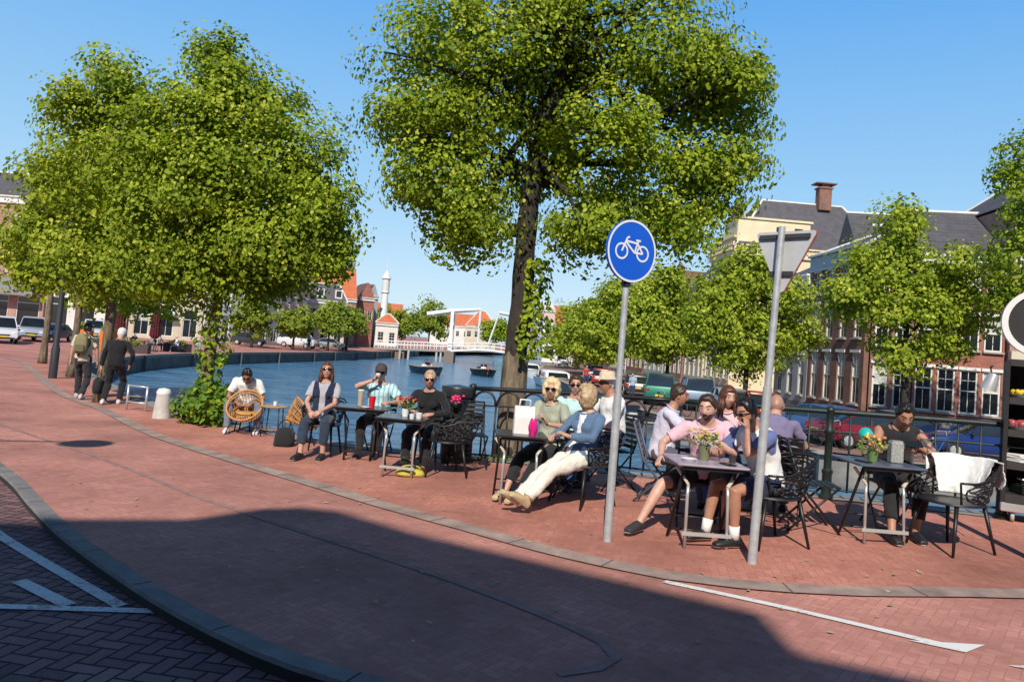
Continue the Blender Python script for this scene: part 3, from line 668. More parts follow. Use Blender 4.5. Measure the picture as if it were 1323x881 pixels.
# ------------------------------------------------------------------ furniture
def dual_lattice(fn, nu, nv, seed, r=.007, mb=None):
    rnd = random.Random(seed); pts = []
    for i in range(nu):
        for j in range(nv): pts.append(V(((i+.5+rnd.uniform(-.36, .36))/nu, (j+.5+rnd.uniform(-.36, .36))/nv)))
    ov, oe, of, *_ = delaunay_2d_cdt(pts, [], [], 0, 1e-6)
    cen = [sum((ov[i] for i in f), V((0, 0)))/len(f) for f in of]; em = {}
    for k, f in enumerate(of):
        for q in range(len(f)): em.setdefault(tuple(sorted((f[q], f[(q+1) % len(f)]))), []).append(k)
    for e, fsx in em.items():
        if len(fsx) == 2:
            a, b = cen[fsx[0]], cen[fsx[1]]; k = 3 if (a-b).length > .12 else 2
            mb.tube([fn(*a.lerp(b, q/(k-1))) for q in range(k)], r, 5)
        else:
            a, b = cen[fsx[0]], (ov[e[0]]+ov[e[1]])/2; mb.tube([fn(*a), fn(*b)], r, 5)
def mesh_armchair(label, x, y, rz, group='black lattice armchairs on the terrace', seed=1):
    t = thing('lattice_armchair', label, 'chair', (x, y, g(x, y)+.003), R(rz), group)
    def sh(u, v):
        a = R(-128+256*u); top = .80-.15*sm((abs(a)-.6)/1.3); rr = .27+.05*v+.02*math.cos(2*a); z = .45+(top-.45)*v
        return V((rr*math.sin(a)*1.02, .02+rr*math.cos(a)*(1.+.18*v), z))
    mb = MB(); dual_lattice(sh, 15, 4, seed, .0085, mb)
    mb.tube([sh(i/24, 1) for i in range(25)], .011, 6); mb.tube([sh(0, i/4) for i in range(5)], .011, 6); mb.tube([sh(1, i/4) for i in range(5)], .011, 6)
    mb.build('back_shell', BLK, t, True)
    mb = MB(); mb.lathe([(.001, .465), (.2, .462), (.275, .455), (.285, .44), (.26, .43), (.001, .43)], (0, -.01, 0), 22); smooth_by(mb.build('seat', BLK, t))
    for sx in (-1, 1):
        for sy in (-1, 1):
            mb = MB(); mb.tube([(sx*.19, sy*.17, .435), (sx*.25, sy*.26, 0)], [.02, .012], 8); mb.build('leg', BLK, t, True)
    return t
def slat_chair(label, x, y, rz, mat=None, group=None, loc_z=None):
    mat = mat or BLK
    t = thing('slatted_chair', label, 'chair', (x, y, g(x, y)+.003), R(rz), group)
    mb = MB()
    for i in range(6): mb.box((0, -.18+.075*i, .455), (.40, .055, .016), bev=.005)
    mb.build('seat', mat, t)
    mb = MB()
    for i in range(6):
        z = .52+i*.062; mb.box((0, .21+(z-.46)*.30, z), (.40, .014, .042), rot=Matrix.Rotation(R(-17), 3, 'X'))
    mb.build('backrest', mat, t)
    for sx in (-1, 1):
        mb = MB(); mb.tube([(sx*.205, -.22, 0), (sx*.205, .19, .46), (sx*.205, .33, .88)], .012, 6); mb.build('leg', mat, t, True)
        mb = MB(); mb.tube([(sx*.19, .28, 0), (sx*.19, -.19, .45)], .012, 6); mb.build('leg', mat, t, True)
    mb = MB(); mb.tube([(-.2, .22, .08), (.2, .22, .08)], .009, 6); mb.build('stretcher', mat, t, True); mb = MB(); mb.tube([(-.2, .328, .875), (.2, .328, .875)], .012, 6); mb.build('top_rail', mat, t, True)
    return t
def rattan_chair(label, x, y, rz, ringtilt=14):
    t = thing('rattan_tub_chair', label, 'chair', (x, y, g(x, y)+.003), R(rz), 'rattan tub chairs by the water')
    C = V((0, .10, .50)); m = Matrix.Rotation(R(ringtilt-70), 3, 'X')
    ring = lambda a, k=1.: C+m@V((.31*k*math.cos(a), .29*k*math.sin(a), 0))
    mb = MB(); mb.tube([ring(2*pi*i/40) for i in range(40)], .017, 8, closed=True); mb.tube([ring(2*pi*i/40, .95)+V((0, 0, -.03)) for i in range(40)], .009, 6, closed=True); mb.build('rim', WICK, t, True)
    mb = MB(); base = V((0, -.02, .34))
    def sh(a, v):
        p = ring(a).lerp(base+V((.17*math.cos(a), .17*math.sin(a), 0)), v); p += (base-C).normalized()*.09*math.sin(pi*v); return p
    for i in range(36): mb.tube([sh(2*pi*i/36, q/5) for q in range(6)], .006, 5)
    for q in (1, 2, 3): mb.tube([sh(2*pi*i/36, q/5) for i in range(36)], .007, 5, closed=True)
    for i in range(30): 
        a = 2*pi*i/30; mb.tube([sh(a, .55), sh(a+.1, .75), sh(a, 1.)], .009, 5)
    mb.build('basket', WICK, t, True)
    mb = MB(); mb.lathe([(.001, .375), (.15, .38), (.19, .365), (.19, .34), (.001, .335)], (0, -.02, 0), 24); mb.build('seat_cushion', M('amber_seat', (.55, .27, .06), rough=.7, var=.25, scale=20), t, True)
    for sx in (-1, 1):
        for sy in (-1, 1):
            mb = MB(); mb.tube([(sx*.14, -.02+sy*.13, .37), (sx*.24, -.02+sy*.24, 0)], .010, 6); mb.build('leg', BLK, t, True)
    return t
def bistro_table(label, x, y, rz, topm, silver=True, w=.63, d=.63, h=.74):
    t = thing('bistro_table', label, 'table', (x, y, g(x, y)+.003), R(rz), 'bistro tables on the terrace')
    mb = MB(); mb.box((0, 0, h-.012), (w, d, .022), bev=.007); mb.build('tabletop', topm, t)
    mb = MB(); mb.box((0, -d/2+.045, h-.04), (w-.1, .022, .032)); mb.box((0, d/2-.045, h-.04), (w-.1, .022, .032)); mb.build('apron', BLK, t)
    F = SILV if silver else BLK
    for sx in (-1, 1):
        mb = MB(); mb.tube([(sx*.185, -.2, 0), (sx*.18, -.17, .45), (sx*.175, -.16, h-.2)], .015, 6); mb.build('leg', F, t, True)
        mb = MB(); mb.tube([(sx*.175, -.16, h-.2), (sx*.28, -.12, h-.055)], [.021, .024], 6, flat=.6); mb.build('brace', M('bleached_wood', (.58, .52, .42), var=.2) if silver else BLK, t)
        mb = MB(); mb.tube([(sx*.235, .22, 0), (sx*.23, -.2, h-.05)], .014, 6); mb.build('leg', BLK, t, True)
    mb = MB(); mb.box((0, -.205, .125), (.44, .018, .032)); mb.build('foot_bar', F, t)
    mb = MB(); mb.tube([(-.23, .2, .07), (.23, .2, .07)], .010, 6); mb.tube([(-.23, .1, .21), (.23, .1, .21)], .008, 6); mb.build('cross_bar', BLK, t, True)
    return t
def top_of(t, dx, dy, h=.74):
    a = t.rotation_euler.z; l = t.location
    return (l.x+dx*math.cos(a)-dy*math.sin(a), l.y+dx*math.sin(a)+dy*math.cos(a), l.z+h)
def flower_pot(label, loc, potm, cols, r=.055, h=.12, n=60, spread=.13, name='flower_pot'):
    t = thing(name, label, 'flower pot', loc)
    mb = MB(); mb.lathe([(.001, 0), (r*.8, 0), (r, h), (r*.9, h), (r*.85, h*.85), (.001, h*.85)], n=16); smooth_by(mb.build('pot', potm, t))
    mb = MB()
    for i in range(n):
        a = random.uniform(0, 2*pi); q = random.random()**.6*spread; z = h+random.uniform(.0, .12)*(1.1-q/spread*.5); c = V((q*math.cos(a), q*math.sin(a), z))
        d = V((math.cos(a+random.uniform(-1, 1)), math.sin(a+random.uniform(-1, 1)), random.uniform(-.3, .8))).normalized(); s_ = d.orthogonal().normalized(); l = random.uniform(.03, .05)
        mb.poly([c, c+d*l*.5+s_*l*.3, c+d*l, c+d*l*.5-s_*l*.3])
    for i in range(12):
        a = random.uniform(0, 2*pi); q = random.random()*spread*.8; mb.tube([(0, 0, h*.8), (q*math.cos(a), q*math.sin(a), h+.09)], .0025, 4)
    mb.build('leaves', M('pot_leaf', (.10, .19, .04), rough=.5, var=.3), t)
    for k, c in enumerate(cols):
        mb = MB()
        for i in range(13):
            a = random.uniform(0, 2*pi); q = random.random()**.6*spread*.95; z = h+random.uniform(.05, .15)
            p = V((q*math.cos(a), q*math.sin(a), z)); mb.ell(p, (.018, .018, .012), Matrix.Rotation(random.random()*2, 3, 'X'), 7, 5)
        mb.build('blossoms', c, t, True)
    return t
def cup(label, loc, mat, r=.035, h=.1, name='drinking_cup', lid=None, straw=None):
    t = thing(name, label, 'cup', loc)
    mb = MB(); mb.lathe([(.001, 0), (r*.75, 0), (r, h), (r*.92, h), (r*.7, .01), (.001, .012)], n=16); smooth_by(mb.build('cup', mat, t))
    if lid: mb = MB(); mb.lathe([(.001, h+.012), (r*.7, h+.012), (r*1.06, h+.002), (r*1.06, h-.006), (.001, h-.006)], n=16); smooth_by(mb.build('lid', lid, t))
    return t

# ------------------------------------------------------------------ railing, signs, bin, cart
def railing(label, pts, arches=True, gap=.17, post_every=2.15, H=1.06, GRN=GRN, bal=.0085):
    t = thing('iron_railing', label, 'railing'); P = catmull(pts, .05)
    cum = [0.]
    for i in range(1, len(P)): cum.append(cum[-1]+(P[i]-P[i-1]).length)
    def at(s_):
        s_ = max(0, min(cum[-1], s_))
        for i in range(1, len(P)):
            if cum[i] >= s_: return P[i-1].lerp(P[i], (s_-cum[i-1])/max(1e-6, cum[i]-cum[i-1]))
        return P[-1]
    Z = lambda s_, z: (at(s_).x, at(s_).y, g(at(s_).x, at(s_).y)+z)
    T = cum[-1]; n = int(T/.3)
    for z, r, nm in ((H, .032, 'handrail'), (H-.24, .012, 'middle_rail'), (.12, .013, 'bottom_rail')):
        mb = MB(); mb.tube([Z(T*i/n, z) for i in range(n+1)], r, 8); mb.build(nm, GRN, t, True)
    k = max(1, round(T/post_every)); dp_ = T/k
    for i in range(k+1):
        x, y, z = Z(i*dp_, 0); mb = MB(); mb.lathe([(.001, -.02), (.085, -.02), (.085, .05), (.06, .07), (.055, .3), (.065, .32), (.065, .35), (.046, .37), (.043, H-.28), (.058, H-.26), (.058, H-.22), (.045, H-.2), (.045, H+.0), (.058, H+.02), (.05, H+.05), (.001, H+.07)], (x, y, z), 14); smooth_by(mb.build('post', GRN, t))
    m_ = int(dp_/gap); 
    for i in range(k):
        for j in range(1, m_):
            s_ = i*dp_+dp_*j/m_; mb = MB(); zt = H-.24 if arches else H
            mb.tube([Z(s_, .1), Z(s_, zt)], bal, 6)
            if arches and j % 2 == 0: mb.ell(Z(s_, H-.19), (.012, .012, .03), None, 6, 5)
            mb.build('baluster', GRN, t, True)
        if arches:
            na = max(1, m_//2); mb = MB(); aw = dp_/na
            for q in range(na):
                c = i*dp_+aw*(q+.5); pts_ = [Z(c+math.cos(a)*aw*.47, H-.235+math.sin(a)*.2) for a in [pi*u/10 for u in range(11)]]; mb.tube(pts_, bal*1.3, 5)
            mb.build('arch', GRN, t, True)
    return t
def bike_sign():
    x, y = 1.02, 6.99; z = g(x, y)
    t = thing('road_sign', 'round blue cycle path sign with white bicycle on grey pole', 'road sign', (x, y, z), 0)
    mb = MB(); mb.tube([(0, 0, 0), (.0, 0, 1.3)], .037, 14); mb.tube([(0, 0, 1.3), (0, 0, 2.36)], .029, 14); smooth_by(mb.build('pole', GALV, t))
    mb = MB(); mb.lathe([(.036, 2.28), (.043, 2.28), (.043, 2.35), (.036, 2.35)], n=14, ring_=True); mb.build('clamp', BLK, t)
    nrm = V((.52, -.855, 0)).normalized(); rt = V((0, 0, 1)).cross(nrm).normalized()*1.; up = V((0, 0, 1)); c = V((0, 0, 2.60))+nrm*.05; rr = .285
    def P(a, b, o=0.): return c+rt*a+up*b+nrm*o
    m = Matrix((rt, up, nrm)).transposed()
    mb = MB(); mb.lathe([(.001, -.035), (rr-.01, -.035), (rr, -.025), (rr, 0), (.001, 0)], c, 48, m); smooth_by(mb.build('sign_disc', M('sign_blue', (.004, .10, .62), rough=.35, var=.05), t), 30)
    mb = MB(); n = 64
    def ann(cx_, cy_, r0, r1, o): mb.loft([[P(cx_+r*math.cos(2*pi*i/n), cy_+r*math.sin(2*pi*i/n), o) for i in range(n)] for r in (r0, r1)], cap=False)
    W_ = M('sign_white', (.78, .80, .82), rough=.4, var=.03)
    ann(0, 0, rr-.022, rr-.003, .003); mb.build('white_rim', W_, t)
    mb = MB(); ann(-.122, -.012, .058, .075, .003); ann(.122, -.012, .058, .075, .003)
    def bar(a, b, w=.009):
        a, b = V(a), V(b); d = (b-a).normalized(); q = V((-d.y, d.x))*w; o = .003+.0004*len(mb.f) % .002
        mb.poly([P(*(a-q), o), P(*(b-q), o), P(*(b+q), o), P(*(a+q), o)])
    rw = (.122, -.012); fw = (-.122, -.012); bb = (.025, -.012); st = (.065, .098); hd = (-.078, .085)
    for a, b in (((fw), (-.066, .115)), ((-.066, .115), (-.04, .125)), (hd, (.055, .075)), ((-.082, .08), bb), (bb, st), (bb, rw), (rw, (.055, .075)), ((.035, .102), (.09, .102))): bar(a, b)
    mb.build('bicycle_pictogram', W_, t)
    t.rotation_euler = (0, 0, 0)
def yield_sign():
    x, y = 2.14, 6.46; z = g(x, y)
    t = thing('road_sign', 'grey back of a triangular give-way sign on leaning grey pole', 'road sign', (x, y, z))
    t.rotation_euler = (0, R(1.6), 0)
    mb = MB(); mb.tube([(0, 0, 0), (0, 0, 1.45)], .037, 14); mb.tube([(0, 0, 1.45), (0, 0, 2.8)], .029, 14); smooth_by(mb.build('pole', GALV, t))
    nb = V((-.80, -.60, 0)).normalized(); rt = V((0, 0, 1)).cross(nb).normalized(); up = V((0, 0, 1)); c = V((0, 0, 2.77))-nb*.055
    def P(a, b, o=0.): return c+rt*a+up*b+nb*o
    w, h, q = .29, .52, .03
    tri = [(-w+q, 0), (w-q, 0), (w-.01, -.012), (w-q*.5, -.045), (q, -h+.012), (0, -h), (-q, -h+.012), (-w+q*.5, -.045), (-w+.01, -.012)]
    mb = MB(); mb.prism([P(a, b, 0) for a, b in tri], -nb*.012); mb.build('sign_plate', M('sign_back', (.55, .55, .56), rough=.6, metal=.0, var=.12), t)
    mb = MB(); mb.prism([P(a*1.02, b*1.01+.003, -.0125) for a, b in tri], -nb*.012); mb.build('red_face', M('sign_red', (.42, .06, .035), rough=.45), t)
    mb = MB(); mb.prism([P(a*.70, b*.66-.06, -.026) for a, b in tri], -nb*.004); mb.build('white_face', WHT, t)
    for b in (-.045, -.36):
        mb = MB(); k = .26*(1+b/.62); mb.box(P(0, b, .012), (2*k, .02, .035), rot=Matrix((rt, nb, up)).transposed())
        mb.build('bracket', M('bracket_dark', (.05, .05, .05), rough=.6), t)
def ring_sign():
    x, y = 4.80, 6.87
    t = thing('round_sign', 'round black sign with thick white rim at the right edge', 'sign', (x, y, g(x, y)))
    mb = MB(); mb.tube([(0, 0, 0), (0, 0, 2.0)], .05, 14); smooth_by(mb.build('pole', BLK, t))
    nrm = V((-.45, -.9, 0)).normalized(); rt = V((0, 0, 1)).cross(nrm); m = Matrix((rt, V((0, 0, 1)), nrm)).transposed(); c = V((-.09, 0, 2.11))
    mb = MB(); mb.lathe([(.001, -.04), (.25, -.04), (.25, .03), (.001, .03)], c, 40, m); smooth_by(mb.build('face', M('sign_black', (.02, .018, .02), rough=.5), t), 30)
    mb = MB(); mb.lathe([(.25, -.05), (.30, -.05), (.30, .05), (.25, .05)], c, 40, m, True); smooth_by(mb.build('rim', WHT, t), 30)
def litter_bin():
    x, y = -.66, 11.12
    t = thing('litter_bin', 'round black litter bin with flared lid beside the iron railing', 'bin', (x, y, g(x, y)))
    mb = MB(); mb.lathe([(.001, 0), (.16, 0), (.165, .06), (.18, .1), (.195, .9), (.19, .92), (.001, .92)], n=24); smooth_by(mb.build('drum', BLK, t))
    mb = MB(); mb.lathe([(.19, .925), (.215, .94), (.235, 1.06), (.225, 1.08), (.001, 1.11)], n=24); smooth_by(mb.build('lid', M('bin_lid', (.02, .024, .022), rough=.4), t))
    mb = MB(); mb.lathe([(.197, .5), (.203, .5), (.205, .56), (.199, .56)], n=24, ring_=True); mb.build('band', M('bin_band', (.05, .05, .05), rough=.5), t)
def kitchen_cart():
    x, y = 6.42, 8.57; z = g(5.9, 8.8)
    t = thing('serving_cart', 'tall black open shelf cart with food on steel castor base', 'cart', (x, y, z), R(-30))
    w, d = 1.55, .6; B = M('cart_black', (.014, .013, .014), rough=.55, var=.3)
    for sx in (-1, 1):
        mb = MB(); mb.box((sx*(w/2-.02), 0, 1.0), (.04, d, 1.56)); mb.build('side_panel', B, t)
    mb = MB(); mb.box((0, d/2-.01, 1.0), (w-.085, .02, 1.56)); mb.build('back_panel', B, t)
    for zz in (.26, .62, .98, 1.34, 1.765):
        mb = MB(); mb.box((0, -.012, zz), (w-.085, d-.03, .075 if zz > .3 else .1)); mb.build('shelf', M('cart_edge', (.035, .033, .034), rough=.5), t)
    mb = MB(); mb.box((0, 0, .165), (w, d, .1), bev=.01); mb.build('base', M('steel_base', (.5, .5, .5), rough=.4, metal=.5), t)
    for sx in (-1, 1):
        for sy in (-1, 1):
            mb = MB(); m = Matrix.Rotation(pi/2, 3, 'Y'); mb.lathe([(.001, -.018), (.05, -.018), (.056, -.01), (.056, .01), (.05, .018), (.001, .018)], (sx*(w/2-.12), sy*(d/2-.08), .06), 20, m); smooth_by(mb.build('castor', M('castor_grey', (.38, .36, .33), rough=.5), t))
    return t
# ------------------------------------------------------------------ trees
LEAF = leafmat('linden_leaf', (.045, .12, .010), (.47, .55, .036)); BRACT = leafmat('linden_bract', (.44, .47, .055), (.60, .60, .11), .3)
LEAF2 = leafmat('young_leaf', (.075, .16, .012), (.48, .53, .040)); LEAF3 = leafmat('far_leaf', (.09, .155, .014), (.38, .43, .05)); IVY = leafmat('ivy_leaf', (.045, .12, .012), (.22, .36, .05))
BARK = barkmat('linden_bark', (.07, .05, .034), (.26, .2, .13)); BARKD = barkmat('dark_bark', (.018, .014, .011), (.06, .047, .036))
def leaf_mesh(name, C, Nn, size, mats, mi, rng, fold=True, aspect=.85):
    """C (n,3) centres, Nn (n,3) normals, size (n,)"""
    n = len(C); up = rng.normal(size=(n, 3)); up[:, 2] -= .9
    T = up-Nn*(up*Nn).sum(1, keepdims=True); T /= np.linalg.norm(T, axis=1, keepdims=True)+1e-9; B = np.cross(Nn, T); s_ = size[:, None]
    if fold:
        q = [(-.5, 0, 0), (-.22, .44, .13), (.22, .38, .12), (.55, 0, -.05), (.22, -.38, .12), (-.22, -.44, .13)]
        fc = np.array([[0, 3, 2, 1], [0, 5, 4, 3]]); k = 6
    else:
        q = [(-.5, 0, 0), (.02, .46*aspect/.85, .06), (.5, 0, -.05), (.02, -.46*aspect/.85, .06)]; fc = np.array([[0, 3, 2, 1]]); k = 4
    vs = np.stack([C+T*(s_*a)+B*(s_*b*aspect)+Nn*(s_*c) for a, b, c in q], 1).reshape(-1, 3)
    F = (fc[None]+(np.arange(n)*k)[:, None, None]).reshape(-1, 4); m = len(F)
    me = bpy.data.meshes.new(name); me.vertices.add(len(vs)); me.vertices.foreach_set('co', vs.ravel())
    me.loops.add(m*4); me.loops.foreach_set('vertex_index', F.ravel().astype(np.int32)); me.polygons.add(m)
    me.polygons.foreach_set('loop_start', (np.arange(m)*4).astype(np.int32)); me.polygons.foreach_set('loop_total', np.full(m, 4, np.int32))
    for x in mats: me.materials.append(x)
    me.polygons.foreach_set('material_index', np.repeat(mi, len(fc)).astype(np.int32)); me.update(calc_edges=True); return me
def crown_points(lobes, per, cr, rng, shell=.55, flat=.82):
    """lobes: (x,y,z,rx,ry,rz,clumps). returns clump centres + leaves"""
    Cs = []; Ns = []; cl = []; out = []
    for (x, y, z, rx, ry, rz, k) in lobes:
        d = rng.normal(size=(k, 3)); d /= np.linalg.norm(d, axis=1, keepdims=True); d[:, 2] = np.where((d[:, 2] < -.3) & (rng.random(k) < .4), -d[:, 2], d[:, 2])
        ns = max(2, k//7); sc = rng.normal(size=(ns, 3)); sc /= np.linalg.norm(sc, axis=1, keepdims=True); sc *= rng.uniform(.5, .85, ns)[:, None]; sr = rng.uniform(.3, .6, ns)
        rad = shell+(1-shell)*rng.random(k)**.6; rad = np.where(rng.random(k) < .22, rad*.6, rad); rad = np.where(rng.random(k) < .16, rad*1.27, rad)
        wh = rng.integers(ns, size=k); loc_ = np.where((rng.random(k) < .42)[:, None], sc[wh]+d*sr[wh][:, None]*rng.uniform(.7, 1.05, k)[:, None], d*rad[:, None])
        c = np.array([x, y, z])+loc_*np.array([rx, ry, rz]); cl.append(c); rad = np.linalg.norm(loc_, axis=1); bf = rng.uniform(.2, 1.6, k)
        for i in range(k):
            m = int(per*rng.uniform(.5, 1.5)); e = rng.normal(size=(m, 3)); e *= np.minimum(1, 1.7/np.linalg.norm(e, axis=1, keepdims=True)); e = e*np.array([1, 1, flat])*cr*.55*rng.uniform(.55, 1.5)*np.array([1, 1, rng.uniform(.7, 1.3)])
            e[:, 2] -= .10*np.abs(e[:, :2]).sum(1)   # clumps droop at the rim
            nn = d[i]*.75+e/cr*.5+np.array([0, -.12, .34])+rng.normal(size=(m, 3))*.42
            nn /= np.linalg.norm(nn, axis=1, keepdims=True); Cs.append(c[i]+e); Ns.append(nn); out.append((np.full(m, min(rad[i], 1.05))+e[:, 2]/cr*.45-.55)*bf[i]+.55)
    return np.concatenate(Cs), np.concatenate(Ns), np.concatenate(cl), np.concatenate(out)
def tree(name, label, base, trunk, lobes, per=42, cr=.42, leaf=.095, bract=.14, mats=None, bark=None, group=None, seed=1, fold=True, r0=.2, r1=.1, limbs=True, flare=1.35, z=None, nlimb=26, tight=1.):
    rng = np.random.default_rng(seed); rnd = random.Random(seed)
    bx, by = base; bz = g(bx, by) if z is None else z
    t = thing(name, label, 'tree', (bx, by, bz), 0, group)
    o = V((bx, by, bz)); tp = [V(p)-o for p in trunk]
    P = catmull3(tp); mb = MB(); K = len(P); rr = [r0*(1-k/(K-1))+r1*(k/(K-1)) for k in range(K)]; rr[0] = r0*flare
    if K > 2: rr[1] = r0*(1+(flare-1)*.35)
    mb.tube(P, [q*(1+.05*math.sin(k*1.7)) for k, q in enumerate(rr)], 14)
    lb = [(x-bx, y-by, zz-bz, a*tight, b*tight, c*tight, k) for (x, y, zz, a, b, c, k) in lobes]
    C, Nn, cl, out = crown_points(lb, per, cr, rng)
    if limbs:
        top = P[-1]; fork = P[int(K*.72)]
        idx = rng.choice(len(cl), min(nlimb, len(cl)), replace=False)
        for i in idx:
            c = V(cl[i]); k = rnd.uniform(.62, 1.); s_ = P[min(K-1, int(k*(K-1)))]; d = (c-s_)
            if d.length < .2: continue
            m1 = s_+d*.4+V((rnd.uniform(-.2, .2), rnd.uniform(-.2, .2), rnd.uniform(.0, .3)))*d.length*.5; r = r1*rnd.uniform(.35, .7)
            mb.tube([s_, m1, s_+d*.75+V((0, 0, .06*d.length)), c], [r, r*.7, r*.4, r*.15], 6)
            for q in range(3):
                j = rng.integers(len(cl)); e = V(cl[j])
                if (e-m1).length < d.length*.75: mb.tube([m1, m1.lerp(e, .55)+V((0, 0, .08)), e], [r*.45, r*.3, r*.1], 5)
    mb.build('trunk', bark or BARK, t, True)
    n = len(C); sz = leaf*rng.uniform(.45, 1.4, n); pr = bract*np.clip((out-.55)*2.4, 0, 2.); mi = (rng.random(n) < pr).astype(int); sz = np.where(mi == 1, sz*.82, sz)
    me = leaf_mesh('crown', C, Nn, sz, mats or [LEAF, BRACT], mi, rng, fold); link('crown', me, t)
    return t
def catmull3(pts, k=5):
    P = [V(p) for p in pts]; out = []
    for i in range(len(P)-1):
        p0 = P[max(i-1, 0)]; p1 = P[i]; p2 = P[i+1]; p3 = P[min(i+2, len(P)-1)]
        for q in range(k):
            t = q/k; out.append(.5*((2*p1)+(p2-p0)*t+(2*p0-5*p1+4*p2-p3)*t*t+(3*p1-p0-3*p2+p3)*t**3))
    out.append(P[-1]); return out
def bush(name, label, cat, loc, lobes, per, cr, leaf, mats, seed, stems=0, bract=0., fold=True):
    rng = np.random.default_rng(seed); t = thing(name, label, cat, loc)
    C, Nn, cl, out = crown_points(lobes, per, cr, rng); n = len(C); keep = C[:, 2] > .01; C, Nn, out = C[keep], Nn[keep], out[keep]; n = len(C)
    mi = (rng.random(n) < bract).astype(int)
    link('foliage', leaf_mesh('foliage', C, Nn, leaf*rng.uniform(.6, 1.4, n), mats, mi, rng, fold), t)
    if stems:
        mb = MB()
        for i in range(stems):
            c = V(cl[rng.integers(len(cl))]); mb.tube([(c.x*.2, c.y*.2, 0), c*.6, c], [.012, .009, .004], 5)
        mb.build('stems', BARK, t, True)
    return t
def build_trees():
    # the big linden behind the terrace
    y = 11.75
    tree('linden_tree', 'big linden with ivy on its trunk standing behind the terrace tables', (.12, y),
         [(.12, y, -.12), (.12, y, 1.2), (.15, y, 2.2), (.14, y, 3.3), (.2, y+.02, 4.4), (.5, y, 6.), (.7, y, 7.4)],
         [(-1.5, y, 5.95, .95, 1.5, 1.05, 42), (-1.75, y-.2, 4.75, .65, 1.0, .55, 20), (-.95, y, 4.1, .95, 1.2, .62, 30), (-.75, y-.3, 3.4, .62, .7, .42, 22), (-.35, y-.4, 5.4, 1.1, 1.4, 1.0, 40),
          (.8, y-.2, 6.6, 1.5, 1.7, 1.1, 55), (2.15, y, 6.0, 1.2, 1.5, 1.0, 46), (3.1, y-.1, 5.7, .75, 1.0, .75, 26), (3.0, y, 4.7, .6, .8, .42, 14), (2.4, y, 4.3, .8, 1.1, .65, 24), (2.3, y-.2, 3.55, .62, .8, .4, 16),
          (1.15, y-.4, 4.6, 1.1, 1.2, .8, 36), (1.1, y-.5, 3.4, .66, .7, .42, 22), (-1.35, y-.2, 3.85, .5, .7, .4, 14), (.35, y+.4, 8.2, 2.2, 2.0, 1.2, 55), (0, y+.6, 5, 1.6, 1.3, 1.2, 26)],
         tight=.96, per=215, cr=.44, leaf=.063, bract=.24, seed=11, r0=.192, r1=.115, nlimb=44, bark=BARKD, flare=1.25)
    t = bpy.data.objects['linden_tree']; t.children[0].name = 'trunk'
    rng = np.random.default_rng(5)
    a = rng.uniform(0, 2*pi, 900); zz = rng.uniform(1.5, 3.0, 900); r_ = .18+rng.random(900)**1.5*(.18+.22*np.exp(-((zz-1.75)/.3)**2))
    side = np.where(np.cos(a-.2) > -.4, 1, .25)
    C = np.stack([.05+np.cos(a)*r_*side+.07, np.sin(a)*r_, zz], 1); Nn = np.stack([np.cos(a), np.sin(a), .5+0*a], 1)+rng.normal(size=(900, 3))*.4; Nn /= np.linalg.norm(Nn, axis=1, keepdims=True)
    link('ivy', leaf_mesh('ivy', C, Nn, .085*rng.uniform(.6, 1.3, 900), [LEAF], np.zeros(900, int), rng), t)
    mb = MB(); K_ = 26; mb.loft([[(.012+r_*math.cos(2*pi*i/K_), r_*math.sin(2*pi*i/K_), z+(.16*random.random() if z > 1.4 else 0)) for i in range(K_)] for z, r_ in ((0, .242), (.12, .215), (.6, .203), (1.1, .198), (1.45, .193), (1.46, .184))], cap=False); mb.build('lower_bark', BARK, t, True)
    mb = MB(); mb.box((-.2, -.13, 3.42), (.16, .14, .2), bev=.02); mb.build('nest_box', M('box_dark', (.02, .018, .016), rough=.8), t)
    # the tree by the water on the left
    x, y = -5.62, 14.73
    tree('linden_tree', 'dense linden with leafy trunk beside the man in the rattan chair', (x, y), [(x, y, g(x, y)-.03), (x, y, 1.), (x+.05, y, 2.4), (x-.05, y, 4.), (x-.1, y, 6.)],
         [(-5.9, y, 6.3, .62, .8, .95, 28), (-6.5, y, 5.3, .95, 1.1, .9, 34), (-5.2, y, 5.6, 1.0, 1.2, .8, 36), (-4.2, y, 4.6, .85, 1.0, .95, 34), (-3.6, y-.1, 3.7, .65, .9, .7, 24), (-4.4, y-.3, 3.1, .9, 1.0, .75, 30), (-5.6, y-.5, 4.2, 1.3, 1.1, 1.1, 70), (-5.2, y-.2, 3.2, 1.3, 1.1, .8, 50), (-6.9, y-.1, 4.4, 1., 1., .9, 34),
          (-6.6, y-.2, 3.4, 1.0, 1.1, .95, 44), (-5.6, y-.3, 2.55, .85, .9, .5, 34), (-4.6, y, 2.4, .8, .8, .45, 26), (-6.9, y-.2, 2.5, .7, .8, .45, 20), (-3.6, y-.1, 2.9, .5, .6, .4, 12)],
         tight=.96, per=180, cr=.46, leaf=.074, bract=.2, seed=23, r0=.12, r1=.06, nlimb=30)
    t = bpy.data.objects['linden_tree.001']
    rng = np.random.default_rng(8); n = 520; a = rng.uniform(0, 2*pi, n); zz = rng.uniform(.5, 2.3, n); r_ = .1+rng.random(n)**.7*(.10+.22*np.clip((zz-.6), 0, 1))
    C = np.stack([np.cos(a)*r_+.05, np.sin(a)*r_, zz], 1); Nn = np.stack([np.cos(a), np.sin(a), .6+0*a], 1)+rng.normal(size=(n, 3))*.4; Nn /= np.linalg.norm(Nn, axis=1, keepdims=True)
    link('ivy', leaf_mesh('ivy', C, Nn, .095*rng.uniform(.6, 1.3, n), [LEAF2, IVY], (rng.random(n) < .3).astype(int), rng), t)  # leafy shoots sprouting from this trunk, not ivy
